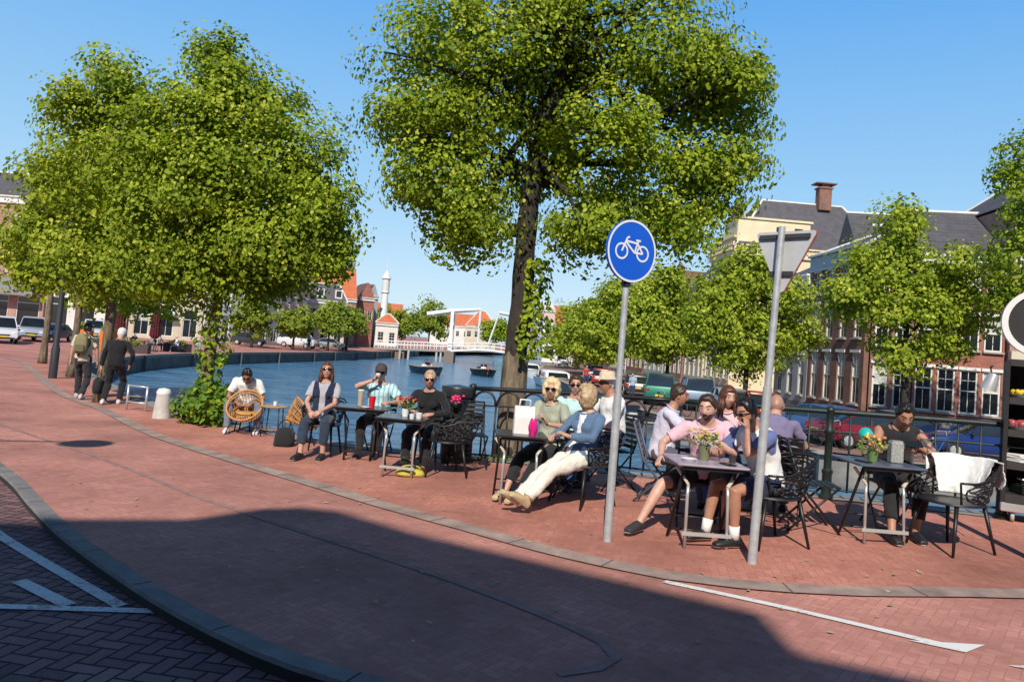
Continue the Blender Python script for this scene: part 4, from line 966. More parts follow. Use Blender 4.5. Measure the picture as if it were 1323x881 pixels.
    bush('shrub', 'bright green leafy shrub around the foot of the left tree', 'shrub', (-5.55, 14.35, g(-5.55, 14.3)), [(-.1, 0, .28, .34, .32, .25, 16), (.4, -.1, .25, .42, .35, .25, 18), (.15, .1, .55, .33, .3, .32, 16), (.6, 0, .45, .25, .25, .25, 9)], 32, .2, .1, [IVY, LEAF2], 4, stems=10, bract=.2)
    # the trees behind the walkers
    def cluster(name, label, b, h, w, lob, seed, r0=.11, **k):
        x, y = b; z0 = g(x, y)
        tree(name, label, b, [(x, y, z0-.03), (x+.03, y, z0+h*.35), (x-.04, y, z0+h*.7), (x, y, z0+h*.92)], lob, seed=seed, r0=r0, r1=.05, group='lindens along the left bank', **k)
    cluster('linden_tree', 'slim pale-barked linden right behind the walking couple', (-8.81, 17.06), 6.9, 2,
            [(-9.2, 17.1, 6.7, .75, .8, .8, 24), (-9.9, 17., 5.7, .8, .9, .9, 28), (-8.5, 17.1, 5.5, .9, 1., 1.0, 32), (-9.3, 16.7, 4.4, 1.2, 1.0, 1.0, 40), (-8.4, 17, 3.2, 1.0, 1., .75, 28), (-9.6, 17., 3.0, .9, .9, .6, 24), (-8.6, 16.9, 2.35, .9, .8, .45, 22), (-9.7, 16.9, 2.5, .7, .8, .4, 14)], 31, tight=.94, per=135, cr=.48, leaf=.085, bract=.22, mats=[LEAF2, BRACT])
    cluster('linden_tree', 'linden beside the dark lamp post near the road bend', (-13.3, 23.9), 8, 2,
            [(-14.4, 24, 5.2, 1.1, 1.2, 1.2, 36), (-13.4, 24, 6.6, 1.2, 1.2, 1.1, 34), (-14.7, 24, 3.6, .9, 1.1, .8, 26), (-13.2, 24, 3.6, 1.3, 1.2, .9, 34), (-13., 24, 5., 1.3, 1.2, 1.2, 36), (-14.3, 24, 2.7, 1.4, 1.1, .6, 30), (-12.4, 24, 2.5, 1.0, 1., .6, 20)], 32, per=80, cr=.55, leaf=.14, bract=.25, mats=[LEAF2, BRACT])
    cluster('linden_tree', 'furthest linden of the group at the left road bend', (-19.2, 32.3), 7.4, 2,
            [(-19.3, 32, 4.6, 1.7, 1.5, 1.5, 40), (-20.3, 32, 3.7, .8, 1.0, .8, 18), (-18., 32, 3.5, 1.4, 1.2, 1.0, 30), (-19.2, 32, 6.2, 1.2, 1.2, 1.0, 24)], 33, per=70, cr=.65, leaf=.17, bract=.25, mats=[LEAF2, BRACT], r0=.14)
    cluster('linden_tree', 'low leafy linden behind the planters on the left quay', (-15.6, 30.5), 6, 2,
            [(-15.8, 30.5, 3.2, 1.5, 1.3, .9, 34), (-14.4, 30.5, 3.4, 1.2, 1.2, .8, 26), (-16.6, 30.5, 4.6, 1.5, 1.3, 1.0, 30), (-14.6, 30.5, 4.9, 1.4, 1.3, 1., 30), (-14.2, 30.3, 2.2, 1.7, 1.3, .7, 34), (-16.2, 30.3, 2.2, 1.2, 1.2, .6, 22)], 34, per=70, cr=.6, leaf=.16, bract=.2, mats=[LEAF2, BRACT], r0=.10)
    # right quay
    def quay(label, b, lob, seed, leaf=.22, cr=.75, per=76, r0=.17, mats=None, bract=.2, hh=6., fold=False, sc_=1.22):
        lob = [(x_, y_, z_, a_*sc_, b_*sc_, c_*sc_, int(k_*sc_*sc_)) for x_, y_, z_, a_, b_, c_, k_ in lob]
        x, y = b; tree('linden_tree', label, b, [(x, y, QUAY), (x, y, QUAY+2.4), (x-.1, y, QUAY+5), (x, y, QUAY+hh+1)], lob, per=per, cr=cr, leaf=leaf, bract=bract, mats=mats or [LEAF2, BRACT], seed=seed, r0=r0, r1=.08, group='lindens along the right quay', z=QUAY, fold=fold, bark=BARKD, nlimb=24)
    quay('yellow-green linden in front of the red brick houses', (18.0, 35.), [(17.4, 35, 8.2, 1.3, 1.4, 1.7, 40), (16.6, 35, 6.2, 1.9, 1.8, 1.3, 50), (19.2, 35, 6.1, 1.9, 1.8, 1.4, 50), (15.4, 35, 4.7, 1.5, 1.6, 1.0, 36), (17.8, 34.6, 4.4, 1.8, 1.6, 1.1, 46), (20.3, 35, 4.7, 1.5, 1.6, 1.1, 36), (17.9, 35, 2.7, 1.5, 1.5, .8, 30), (19.6, 35, 3.1, 1.2, 1.4, .7, 20)], 41, sc_=.96, leaf=.19, cr=.7, per=85)
    quay('linden behind the give-way sign in front of the yellow mansion', (14.2, 46.), [(14, 46, 6.9, 1.5, 1.6, 1.3, 36), (12.4, 46, 5.4, 1.6, 1.7, 1.3, 36), (15.6, 46, 5.2, 1.8, 1.7, 1.3, 40), (11.4, 46, 3.7, 1.4, 1.6, 1.2, 30), (13.8, 45.6, 3.4, 1.9, 1.7, 1.2, 46), (16.4, 46, 3.3, 1.3, 1.5, 1.0, 26), (14.2, 46, 1.9, 1.7, 1.6, .7, 28)], 42, leaf=.22)
    quay('linden right of the blue cycle sign', (12.0, 58.), [(11.4, 58, 6.2, 1.7, 1.9, 1.5, 38), (9.9, 58, 4.2, 1.7, 1.9, 1.5, 38), (12.8, 58, 4.2, 1.9, 1.9, 1.6, 44), (11.5, 57.6, 2.4, 2.1, 1.8, .9, 36)], 43, leaf=.27, cr=.9)
    quay('linden left of the blue cycle sign', (10.6, 72.), [(10.4, 72, 6.4, 2., 2.2, 1.6, 40), (8.4, 72, 4.2, 1.8, 2.2, 1.6, 36), (11.6, 72, 4.0, 2.2, 2.2, 1.7, 46), (9.8, 71.6, 2.0, 2.4, 2, 1., 36)], 44, leaf=.32, cr=1., per=66)
    quay('linden halfway down the right quay', (10., 88.), [(10., 88, 5.8, 2.2, 2.4, 1.6, 36), (8., 88, 3.6, 1.8, 2.4, 1.5, 34), (11.4, 88, 3.8, 2.4, 2.4, 1.8, 44), (9.2, 88, 1.6, 2.4, 2.2, 1., 30)], 45, leaf=.36, cr=1.1, per=60)
    quay('smallest far linden at the end of the right quay', (9.6, 108.), [(9.4, 108, 5.2, 2.4, 2.6, 1.9, 40), (7.6, 108, 3., 1.8, 2.4, 1.5, 30), (11.4, 108, 3.2, 2.6, 2.6, 2., 40)], 46, leaf=.42, cr=1.2, per=55)
    quay('dark green tree reaching in at the right edge of the view', (23.4, 32.), [(21.7, 32, 9.6, 1.6, 1.8, 1.6, 44), (21.3, 32, 11.6, 1.0, 1.4, .5, 12), (21.5, 32, 7.0, 1.5, 1.7, 1.3, 40), (21.0, 32, 5.2, 1.1, 1.6, .7, 20), (23.8, 32, 9., 2, 2, 2.6, 60)], 47, leaf=.18, cr=.65, mats=[LEAF, LEAF2], bract=.3, hh=8)
    # left quay and beyond the bridge
    def fart(label, b, h, w, seed, leaf=.36, n=34, z0=-1.3, mats=None, group='small trees on the far quays', **k):
        x, y = b
        tree('quay_tree', label, b, [(x, y, z0), (x, y, z0+h*.4), (x, y, z0+h*.85)], [(x, y, z0+h*.66, w, w, h*.30, n), (x-w*.35, y, z0+h*.5, w*.7, w*.8, h*.2, n//2), (x+w*.35, y, z0+h*.52, w*.7, w*.8, h*.22, n//2)], per=50, cr=w*.36, leaf=leaf, bract=.15, mats=mats or [LEAF3, LEAF2], seed=seed, r0=.16, r1=.07, group=group, z=z0, fold=False, bark=BARKD, nlimb=12, **k)
    fart('small tree left of the far quay cafe', (-29., 88.), 5.6, 2.3, 51)
    fart('small round tree near the white van on the far quay', (-25.4, 92.), 5.2, 2.0, 52)
    fart('wider tree in front of the orange gabled roof', (-22.9, 99.), 6.6, 2.6, 53)
    fart('tree next to the thin white tower', (-22.0, 106.), 7.0, 2.6, 54)
    fart('rounded tree left of the drawbridge', (-20.6, 150.), 8.6, 3.4, 55, leaf=.5)
    fart('taller tree behind the drawbridge portal', (-16.2, 158.), 10.2, 4.2, 56, leaf=.55)
    fart('dark tree seen under the raised bridge beam', (-3.2, 190.), 8.6, 4.2, 57, leaf=.6, mats=[LEAF, LEAF3])
    fart('dark tree just left of the big trunk beyond the bridge', (3.2, 195.), 9.2, 4.6, 58, leaf=.6, mats=[LEAF, LEAF3])
    fart('tree between the far houses right of the bridge', (14., 150.), 8.5, 3.4, 59, leaf=.5)
    fart('small dark tree beside the tower', (-28., 170.), 9.6, 2.4, 60, leaf=.5, mats=[LEAF, LEAF3])
# ------------------------------------------------------------------ buildings
BR_RED = brickwall('red_brick', (.30, .065, .038), (.38, .10, .06)); BR_DARK = brickwall('dark_brick', (.21, .09, .068), (.27, .125, .09), (.2, .17, .15)); BR_MED = brickwall('brown_brick', (.22, .09, .065), (.28, .12, .085))
BR_PINK = brickwall('pink_brick', (.36, .19, .14), (.44, .24, .18)); PL_YEL = M('yellow_plaster', (.72, .61, .40), rough=.8, var=.14, scale=.8); PL_WHT = M('white_plaster', (.66, .64, .59), rough=.8, var=.12, scale=.6)
PL_CRM = M('cream_plaster', (.58, .50, .38), rough=.8, var=.14, scale=.7); PL_GRY = M('grey_plaster', (.34, .34, .35), rough=.8, var=.15, scale=.7); PL_BLUE = M('greyblue_cornice', (.33, .40, .46), rough=.6, var=.1, scale=2)
SLATE = tiles('slate_roof', (.085, .08, .09)); ORANGE = tiles('orange_roof', (.52, .14, .055), .3); BROWNR = tiles('brown_roof', (.16, .085, .06), .3)
_win = {}
def window_mesh(w, h, style):
    key = (round(w, 2), round(h, 2), style)
    if key in _win: return _win[key]
    mb = MB(); f = .09; mb.box((-w/2+f/2, 0, h/2), (f, .09, h)); mb.box((w/2-f/2, 0, h/2), (f, .09, h)); mb.box((0, 0, f/2), (w-2*f-.004, .085, f)); mb.box((0, 0, h-f/2), (w-2*f-.004, .085, f))
    if style == 'sash':
        mb.box((0, -.003, h*.52), (w-2*f-.004, .07, .07)); mb.box((0, .0, h*.26), (.035, .05, h*.5-f-.05)); mb.box((0, .0, h*.76), (.035, .05, h*.46-f-.03))
        mb.box((0, .002, h*.76), (w-2*f-.006, .04, .035))
    if style == 'cross': mb.box((0, -.003, h*.66), (w-2*f-.004, .07, .07)); mb.box((0, 0, h*.33), (.05, .05, h*.62-f))
    if style == 'shop': mb.box((0, -.003, h*.78), (w-2*f-.004, .07, .07))
    fr = mb.mesh('window', TRIM)
    p = MB(); p.poly([(-w/2+f, .02, f), (w/2-f, .02, f), (w/2-f, .02, h-f), (-w/2+f, .02, h-f)]); pane = p.mesh('pane', GLASS)
    c = MB(); hh = h*.5; c.poly([(-w/2+f, .015, hh), (w/2-f, .015, hh), (w/2-f, .015, h-f), (-w/2+f, .015, h-f)]); cur = c.mesh('curtain', CURT)
    s_ = MB(); s_.box((0, -.08, -.05), (w+.16, .2, .1)); sill = s_.mesh('sill', M('sill_stone', (.34, .32, .29), rough=.8))
    l = MB(); l.box((0, -.075, h+.09), (w+.2, .06, .18)); lint = l.mesh('lintel', TRIM)
    _win[key] = (fr, pane, cur, sill, lint); return _win[key]
def house(label, a, b, base, h, wall, floors, depth=9., roof='side', roofm=None, rh=3., cornice=TRIM, ch=.45, lint=True, doors=(), chim=(), name='town_house', shop=None, side_floors=None, side=1, simple=False, plinth=True, dormers=0):
    """facade runs from a to b (left to right for someone facing it). floors: (z0, h, w, count, style)"""
    a, b = V(a), V(b); d = b-a; w = d.length; rz = math.atan2(d.y, d.x); rnd = random.Random(hash((round(a.x*10), round(a.y*10))) & 0xffff)
    t = thing(name, label, 'building', (a.x, a.y, base), rz)
    mb = MB()
    def face(mb, W_, fl, place, n_out):
        ops = []
        for (z0, hh, ww, cnt, st) in fl:
            for i in range(cnt): cx = W_*(i+.5)/cnt if cnt < 50 else 0; ops.append((cx-ww/2, cx+ww/2, z0, z0+hh, st))
        xs = sorted({0., W_}|{o[0] for o in ops}|{o[1] for o in ops}); zs = sorted({0., h}|{o[2] for o in ops}|{o[3] for o in ops})
        for i in range(len(xs)-1):
            for j in range(len(zs)-1):
                cx, cz = (xs[i]+xs[i+1])/2, (zs[j]+zs[j+1])/2
                if any(o[0] < cx < o[1] and o[2] < cz < o[3] for o in ops): continue
                mb.poly([place(xs[i], zs[j], 0), place(xs[i+1], zs[j], 0), place(xs[i+1], zs[j+1], 0), place(xs[i], zs[j+1], 0)])
        for o in ops:
            x0, x1, z0, z1, st = o; D = .16
            for q in ([(x0, z0), (x1, z0)], [(x1, z0), (x1, z1)], [(x1, z1), (x0, z1)], [(x0, z1), (x0, z0)]):
                mb.poly([place(*q[0], 0), place(*q[1], 0), place(*q[1], D), place(*q[0], D)])
        return ops
    front = lambda x, z, o: (x, o, z)
    ops = face(mb, w, floors, front, None)
    sops = []
    if side_floors:
        sp = (lambda x, z, o: (0+o, depth-x, z)) if side < 0 else (lambda x, z, o: (w-o, x, z)); sops = face(mb, depth, side_floors, sp, None)
    if not (side_floors and side < 0): mb.poly([(0, depth, 0), (0, 0, 0), (0, 0, h), (0, depth, h)])
    if not (side_floors and side > 0): mb.poly([(w, 0, 0), (w, depth, 0), (w, depth, h), (w, 0, h)])
    mb.poly([(w, depth, 0), (0, depth, 0), (0, depth, h), (w, depth, h)]); mb.poly([(0, 0, h), (w, 0, h), (w, depth, h), (0, depth, h)])
    def gable(pts): mb.prism([(x, 0.003, z) for x, z in pts], (0, .3, 0))
    if roof == 'neck': gable([(0, h), (w, h), (w*.93, h+rh*.15), (w*.74, h+rh*.35), (w*.70, h+rh), (w*.5, h+rh*1.25), (w*.30, h+rh), (w*.26, h+rh*.35), (w*.07, h+rh*.15)])
    if roof == 'step':
        pts = [(0, h), (w, h)]; n = 4
        for k in range(n): x = w*(1-.5*k/n); z = h+rh*(k+.6)/n; pts += [(x, z), (w*(1-.5*(k+.8)/n), z)]
        pts += [(w-x_, z_) for x_, z_ in reversed(pts[2:])]; gable(pts)
    if roof == 'front': gable([(0, h), (w, h), (w*.5, h+rh)])
    mb.build('wall', wall, t)
    # windows and doors
    for oo, sidef in ((ops, False), (sops, True)):
        for (x0, x1, z0, z1, st) in oo:
            ww, hh = x1-x0, z1-z0
            fr, pane, cur, sill, li = window_mesh(ww, hh, st)
            if not sidef: loc, r_ = ((x0+x1)/2, .10, z0), 0
            elif side < 0: loc, r_ = (.10, depth-(x0+x1)/2, z0), -pi/2
            else: loc, r_ = (w-.10, (x0+x1)/2, z0), pi/2
            if st == 'door':
                o = link('door', _door(ww, hh), t, loc, r_); continue
            o = link('window', fr, t, loc, r_); link('pane', pane, o)
            if not simple:
                if rnd.random() < .55 and st != 'shop': link('curtain', cur, o)
                if z0 > .5: link('sill', sill, o, (0, -.10, 0))
                if lint: link('lintel', li, o, (0, -.102+.0, 0))
    if cornice:
        c = MB(); c.box((w/2, -.12, h-ch*.5), (w+.05, .24, ch)); c.box((w/2, -.2, h+.06), (w+.16, .44, .14))
        if side_floors:
            xx = -.12 if side < 0 else w+.12; c.box((xx, depth/2+.1, h-ch*.5), (.24, depth-.2, ch)); c.box((xx*1+(-.08 if side < 0 else .08), depth/2+.2, h+.063), (.44, depth-.2, .14))
        c.build('cornice', cornice, t)
    rm = roofm or SLATE; e = .12
    if roof == 'side':
        r = MB(); r.prism([(-.05, -e, h+.13), (-.05, depth+e, h+.13), (-.05, depth/2, h+.13+rh)], (w+.1, 0, 0)); ro = r.build('roof', rm, t)
        k = MB(); k.tube([(-.1, depth/2, h+.16+rh), (w+.1, depth/2, h+.16+rh)], .10, 6); k.build('ridge', TRIM if rm is SLATE else rm, ro)
    elif roof in ('hip', 'mansard'):
        i_ = min(w, depth)*.5*(.8 if roof == 'hip' else .3); r = MB()
        lo = [(-e, -e, h+.13), (w+e, -e, h+.13), (w+e, depth+e, h+.13), (-e, depth+e, h+.13)]; hi = [(i_, i_ if roof == 'hip' else i_, h+.13+rh), (w-i_, i_, h+.13+rh), (w-i_, depth-i_, h+.13+rh), (i_, depth-i_, h+.13+rh)]
        r.loft([lo, hi]); ro = r.build('roof', rm, t)
        k = MB(); 
        for q in range(4): k.tube([lo[q], hi[q]], .11, 6); k.tube([hi[q], hi[(q+1) % 4]], .11, 6)
        k.build('ridge', TRIM, ro)
    elif roof in ('neck', 'step', 'front'):
        r = MB(); r.prism([(0.02, .32, h), (w-.02, .32, h), (w/2, .32, h+rh*.97)], (0, depth-.3, 0)); ro = r.build('roof', rm, t)
    else: ro = t
    for i in range(dormers):
        x = w*(i+.5)/dormers; m_ = MB(); m_.box((x, .9, h+.13+rh*.42), (1.1, 1.6, 1.3)); m_.build('dormer', TRIM, ro)
        m_ = MB(); m_.poly([(x-.38, .09, h+.13+rh*.42-.45), (x+.38, .09, h+.13+rh*.42-.45), (x+.38, .09, h+.13+rh*.42+.5), (x-.38, .09, h+.13+rh*.42+.5)]); m_.build('dormer_window', GLASS, ro)
    for (cx, cy, cz, cw, chh) in chim:
        m_ = MB(); m_.box((cx, cy, cz+chh/2), (cw, cw*.8, chh)); m_.box((cx, cy, cz+chh+.07), (cw*1.25, cw*1.05, .14)); m_.box((cx, cy, cz+chh+.42), (cw*1.5, cw*1.2, .1))
        for sx in (-1, 1): m_.box((cx+sx*cw*.42, cy, cz+chh+.25), (.1, cw*.7, .24))
        m_.build('chimney', BR_MED, ro)
    if plinth: m_ = MB(); m_.box((w/2, -.03, .25), (w-.01, .06, .5)) if not any(o[2] < .45 for o in ops) else None; (m_.build('plinth', GREYSTONE, t) if m_.v else None)
    return t
_dr = {}
def _door(w, h):
    k = (round(w, 2), round(h, 2))
    if k not in _dr:
        mb = MB(); mb.box((0, .03, h*.4), (w-.12, .06, h*.8)); mb.box((0, .02, h*.9), (w-.12, .05, h*.17)); 
        for sx in (-1, 1): mb.box((sx*(w/2-.03), 0, h/2), (.06, .1, h))
        for i in range(2):
            for sx in (-1, 1): mb.box((sx*w*.2, -.01, h*(.22+.33*i)), (w*.28, .03, h*.24))
        mb.box((w*.33, -.03, h*.38), (.04, .06, .1)); _dr[k] = mb.mesh('door', M('door_paint', (.022, .03, .028), rough=.35))
    return _dr[k]
def awning(t, x0, x1, z, m, out=1.4, drop=.7, name='awning'):
    mb = MB(); mb.prism([(x0, 0, z), (x0, -out, z-drop), (x0, -out, z-drop-.22), (x0, -out+.03, z-drop-.22), (x0, -out+.03, z-drop-.04), (x0, 0, z-.06)], (x1-x0, 0, 0)); return mb.build(name, m, t)
def build_houses():
    sash = lambda z, h, w, n: (z, h, w, n, 'sash')
    Q = QUAY
    # houses facing the view at the right
    t = house('banded brown house at the right edge with tall round-arched windows', (28.4, 43.9), (37.5, 43.0), Q, 13.2, BR_PINK, [(1.0, 2.6, 1.25, 5, 'cross'), sash(5.2, 2.4, 1.15, 5), sash(9.0, 2.2, 1.1, 5)], roof='hip', rh=3.2, ch=.6)
    mb = MB()
    for z in (.9, 2.0, 3.1, 4.9, 6.4, 8.6, 10.0, 11.6):
        if z != 4.9: mb.box((4.55, -.012, z), (9.1, .05, .22))
    mb.box((4.55, -.14, 4.55), (9.2, .34, .55)); mb.build('sandstone_band', PL_CRM, t)
    house('bright red brick house with white sash windows and an arched dark door', (23.6, 45.1), (28.3, 44.2), Q, 10.0, BR_RED, [(1.05, 2.5, .95, 4, 'sash'), sash(4.7, 2.0, .95, 4), sash(7.6, 1.5, .9, 4)], roof='side', rh=3.4, ch=.4, chim=())
    house('reddish brown brick house with white lintels between the red and the dark house', (21.5, 46.0), (23.55, 45.15), Q, 9.2, BR_MED, [(1.05, 2.5, .8, 2, 'sash'), sash(4.6, 2.0, .75, 2), sash(7.1, 1.4, .7, 2)], roof='side', rh=3.2, ch=.4)
    house('long slate-roofed house rising behind the red brick house', (24.8, 55.5), (37.5, 53.2), Q, 10.8, BR_RED, [(8.2, 1.4, .9, 4, 'sash')], roof='side', rh=4.3, depth=9, dormers=3)
    # corner house: long side faces the canal
    house('dark brick corner house with grey-blue cornice and tall white windows', (21.0, 54.2), (21.25, 46.3), Q, 10.6, BR_DARK, [(1.0, 3.1, 1.05, 4, 'sash'), sash(5.0, 2.3, 1.0, 4), sash(8.0, 1.5, .95, 4)], roof='hip', rh=1.6, cornice=PL_BLUE, ch=1.0, depth=8)
    t = house('narrow dark house with white bay window beside the corner house', (20.9, 60.6), (20.98, 54.3), Q, 9.4, PL_GRY, [(1.0, 2.8, 1.0, 3, 'sash'), sash(4.6, 2.2, 1.0, 3), sash(7.2, 1.4, .9, 3)], roof='side', rh=2.4, cornice=WHT, ch=.6)
    mb = MB(); mb.box((3.1, -.45, 4.2), (2.4, .9, .25)); mb.box((3.1, -.45, 7.2), (2.4, .9, .2))
    for x in (2.0, 3.1, 4.2): mb.box((x, -.82, 5.7), (.14, .12, 2.8))
    mb.build('bay_window', WHT, t)
    # yellow mansion
    t = house('yellow plaster mansion with balustrade, big slate hip roof and tall chimney', (21.1, 83.), (21.35, 74.6), Q, 14.2, PL_YEL, [(1.2, 3.2, 1.4, 4, 'cross'), sash(6.0, 2.8, 1.3, 4), sash(10.4, 1.8, 1.2, 4)], depth=15, roof='hip', rh=5.2, roofm=SLATE, cornice=PL_YEL, ch=.9,
              side_floors=[(6.0, 2.6, 1.3, 4, 'sash'), (10.2, 1.8, 1.2, 4, 'sash')], side=1, name='mansion')
    w = 8.4; mb = MB(); mb.box((0, 0, 0), (.21, .21, .3)); dm = mb.mesh('dentil', M('dentil_cream', (.62, .5, .3), rough=.8))
    for i in range(34): link('dentil', dm, t, (w+.22, .4+i*.43, 13.9))
    for i in range(19): link('dentil', dm, t, (.3+i*.43, -.36, 13.9))
    mb = MB(); mb.box((6.2, 3.6, 15.6), (4.2, 7.2, 2.6), bev=.1); mb.box((6.2, 3.6, 16.98), (4.5, 7.5, .2)); o = mb.build('attic_block', PL_YEL, t)
    mb = MB()
    for y_ in (3.8, 5.6): mb.poly([(8.312, y_, 15.1), (8.312, y_+.8, 15.1), (8.312, y_+.8, 16.3), (8.312, y_, 16.3)])
    mb.build('attic_window', GLASS, o)
    mb = MB()
    for i in range(15): mb.lathe([(.06, 0), (.1, .2), (.05, .5), (.06, .7)], (8.1, .1-i*.0+.3*0, 14.3), 8) if i == 0 else mb.lathe([(.06, 0), (.1, .2), (.05, .5), (.06, .7)], (.3+i*.55, -.2, 14.3), 8)
    mb.box((4.2, -.2, 15.06), (8.5, .3, .14)); mb.build('balustrade', PL_YEL, t)
    mb = MB(); mb.box((5.4, 9.5, 20.0), (1.0, 1.25, 2.2)); mb.box((5.4, 9.5, 21.15), (1.2, 1.5, .14)); mb.box((5.4, 9.5, 21.6), (1.5, 2.1, .12)); [mb.box((5.4+s_*.4, 9.5, 21.38), (.12, .8, .32)) for s_ in (-1, 1)]; mb.build('chimney', BR_DARK, t)
    mb = MB(); mb.box((3.2, 1.5, 17.9), (1.2, 1., 1.8)); mb.box((3.2, 1.5, 18.85), (1.7, 1.4, .15)); mb.build('chimney', BR_MED, t)
    # further down the right quay, mostly under the trees
    row = [('pale stone house with dark shutters under the trees of the right quay', 20.6, 90.5, 20.9, 83.2, 11.5, PL_CRM, 'side'), ('brown brick house with neck gable in the row on the right quay', 19.6, 97., 20.4, 90.7, 10.2, BR_MED, 'neck'), ('grey plastered house with front gable farther along the right quay', 18.4, 104.5, 19.4, 97.2, 10.8, PL_GRY, 'front'),
           ('dark brick stepped-gable house farther along the right quay', 17.2, 112., 18.3, 104.7, 10.2, BR_DARK, 'step'), ('white plastered house with brown roof near the end of the right quay', 16.0, 120.5, 17.1, 112.2, 9.6, PL_WHT, 'side'), ('red brick gabled house at the end of the right quay', 14.8, 129., 15.9, 120.7, 9.8, BR_RED, 'step')]
    for lb, x0, y0, x1, y1, hh, wm, rf in row:
        house(lb, (x0, y0), (x1, y1), Q, hh, wm, [(1., 2.6, 1.1, 4, 'sash'), (4.5, 2.1, 1., 4, 'sash'), (7.4, 1.6, 1., 4, 'sash')], roof=rf, rh=3.4, roofm=BROWNR if rf != 'side' else SLATE, simple=True)
    mb = MB(); t = thing('church_spire', 'thin church spire showing above the trees beside the cycle sign', 'church spire', (20.5, 132, QUAY)); mb.box((0, 0, 6.5), (2.4, 2.4, 13)); mb.build('tower', BR_MED, t); mb = MB(); mb.lathe([(1.5, 13), (.9, 14.2), (.75, 16.2), (.3, 18), (.02, 20.5)], n=8); mb.build('spire', PL_GRY, t)
    # left bank, facing the road
    L0 = -1.3
    t = house('white shop building with a grey awning at the left edge', (-66, 86.6), (-51.8, 86.2), L0, 14.6, BR_PINK, [(.3, 3.4, 2.6, 4, 'shop'), sash(6.2, 2.3, 1.2, 5), sash(10.2, 2.2, 1.2, 5)], roof='hip', rh=3.2, ch=.7, name='shop_building')
    mb = MB(); mb.box((7.1, -.06, 4.4), (14.1, .12, .9)); mb.build('shop_fascia', PL_WHT, t)
    awning(t, 5.4, 13.9, 5.6, M('grey_awning', (.19, .19, .2), rough=.8), 1.8, 1.7)
    mb = MB()
    for i in range(3): mb.box((9.5+i*.2, -1.85, 3.78), (1.4-.4*i, .02, .05))
    house('white house with black shop windows next to the awning', (-51.6, 86.3), (-43.6, 88.4), L0, 12.4, PL_WHT, [(.3, 3.6, 1.7, 3, 'shop'), (4.6, 2.6, 1.3, 3, 'sash'), (8.2, 2.1, 1.2, 3, 'sash')], roof='side', rh=3.2, name='shop_building')
    t = house('cream corner cafe with a dark arched doorway behind the terrace', (-43.4, 88.6), (-36.6, 92.5), L0, 11.6, PL_CRM, [(.4, 3.2, 1.6, 3, 'cross'), (4.8, 2.3, 1.2, 4, 'sash'), (8.2, 1.8, 1.1, 4, 'sash')], roof='hip', rh=3., name='cafe_building')
    awning(t, 2.4, 4.6, 3.9, WHT, 1.2, .8)
    house('white house with tall narrow windows behind the left tree', (-36.4, 92.7), (-33.6, 99.), L0, 10.8, PL_WHT, [(.4, 3., 1.2, 3, 'cross'), (4.5, 2.3, 1.1, 3, 'sash'), (7.8, 1.7, 1., 3, 'sash')], roof='side', rh=3.6, roofm=ORANGE)
    house('grey house with long windows behind the left tree', (-33.5, 99.2), (-31.4, 106.4), L0, 9.8, PL_GRY, [(.4, 3., 1.3, 3, 'cross'), (4.5, 2.3, 1.1, 3, 'sash')], roof='side', rh=3.2, roofm=BROWNR)
    house('orange-roofed brick house seen through the left tree', (-31.3, 106.6), (-29.4, 113.), L0, 10.4, BR_PINK, [(.4, 2.8, 1.3, 3, 'cross'), (4.5, 2.2, 1.1, 3, 'sash')], roof='side', rh=4.4, roofm=ORANGE)
    house('cream house with a dark mansard roof and white dormers on the far left quay', (-33.4, 118.4), (-25.6, 120.8), L0, 7.0, PL_CRM, [(.5, 2.4, 1.2, 4, 'cross'), (3.8, 2., 1.1, 4, 'sash')], roof='mansard', rh=2.6, roofm=SLATE, dormers=3, simple=True)
    house('tall house with steep bright orange roof beyond the mansard house', (-34.0, 129.5), (-26.4, 132.), L0, 8.0, BR_PINK, [(3.8, 2., 1.1, 4, 'sash')], roof='side', rh=5.4, depth=10, roofm=ORANGE, simple=True, chim=((7.3, 5, 12.5, .8, 1.6),))
    house('narrow brick stepped-gable house next to the white tower', (-27.4, 140.), (-24.9, 141.), L0, 8.8, BR_RED, [(4.8, 1.8, .9, 2, 'sash')], roof='step', rh=3., roofm=BROWNR, simple=True)
    house('slim slate-fronted house beside the white tower', (-26.9, 146.), (-25.3, 147.), L0, 9.5, PL_GRY, [(4.8, 1.8, .7, 1, 'sash')], roof='front', rh=2.4, simple=True)
    house('small white bridge keeper house left of the drawbridge', (-24.2, 140.5), (-20.2, 141.), L0, 4.6, PL_WHT, [(1., 2., 1.1, 2, 'sash')], roof='hip', rh=1.6, roofm=ORANGE, depth=5, simple=True)
    house('low house with orange roof behind the drawbridge', (-11.6, 205.), (-3.4, 205.5), L0, 6.5, PL_CRM, [(3.6, 1.6, 1.2, 4, 'sash')], roof='hip', rh=4.2, roofm=ORANGE, simple=True)
    house('pink and white house on the right beyond the bridge', (5.6, 160.), (9.2, 160.5), L0, 10.4, M('pale_pink_plaster', (.62, .44, .40), rough=.8, var=.1), [(1., 2.2, 1.1, 2, 'sash'), (5.5, 2.2, 1.1, 2, 'sash')], roof='side', rh=1.5, roofm=TRIM, simple=True)
    house('orange-roofed house between the trees beyond the bridge', (9.4, 165.), (15.5, 165.5), L0, 7.6, BR_PINK, [(3., 1.8, 1.1, 3, 'sash')], roof='side', rh=4., roofm=ORANGE, simple=True)
    house('flat white boathouse with dark windows at the foot of the right bridge ramp', (5.2, 118.), (9.4, 118.4), QUAY, 4.4, WHT, [(1.0, 2., 1.6, 2, 'shop')], roof='none', depth=6, simple=True, name='boathouse')
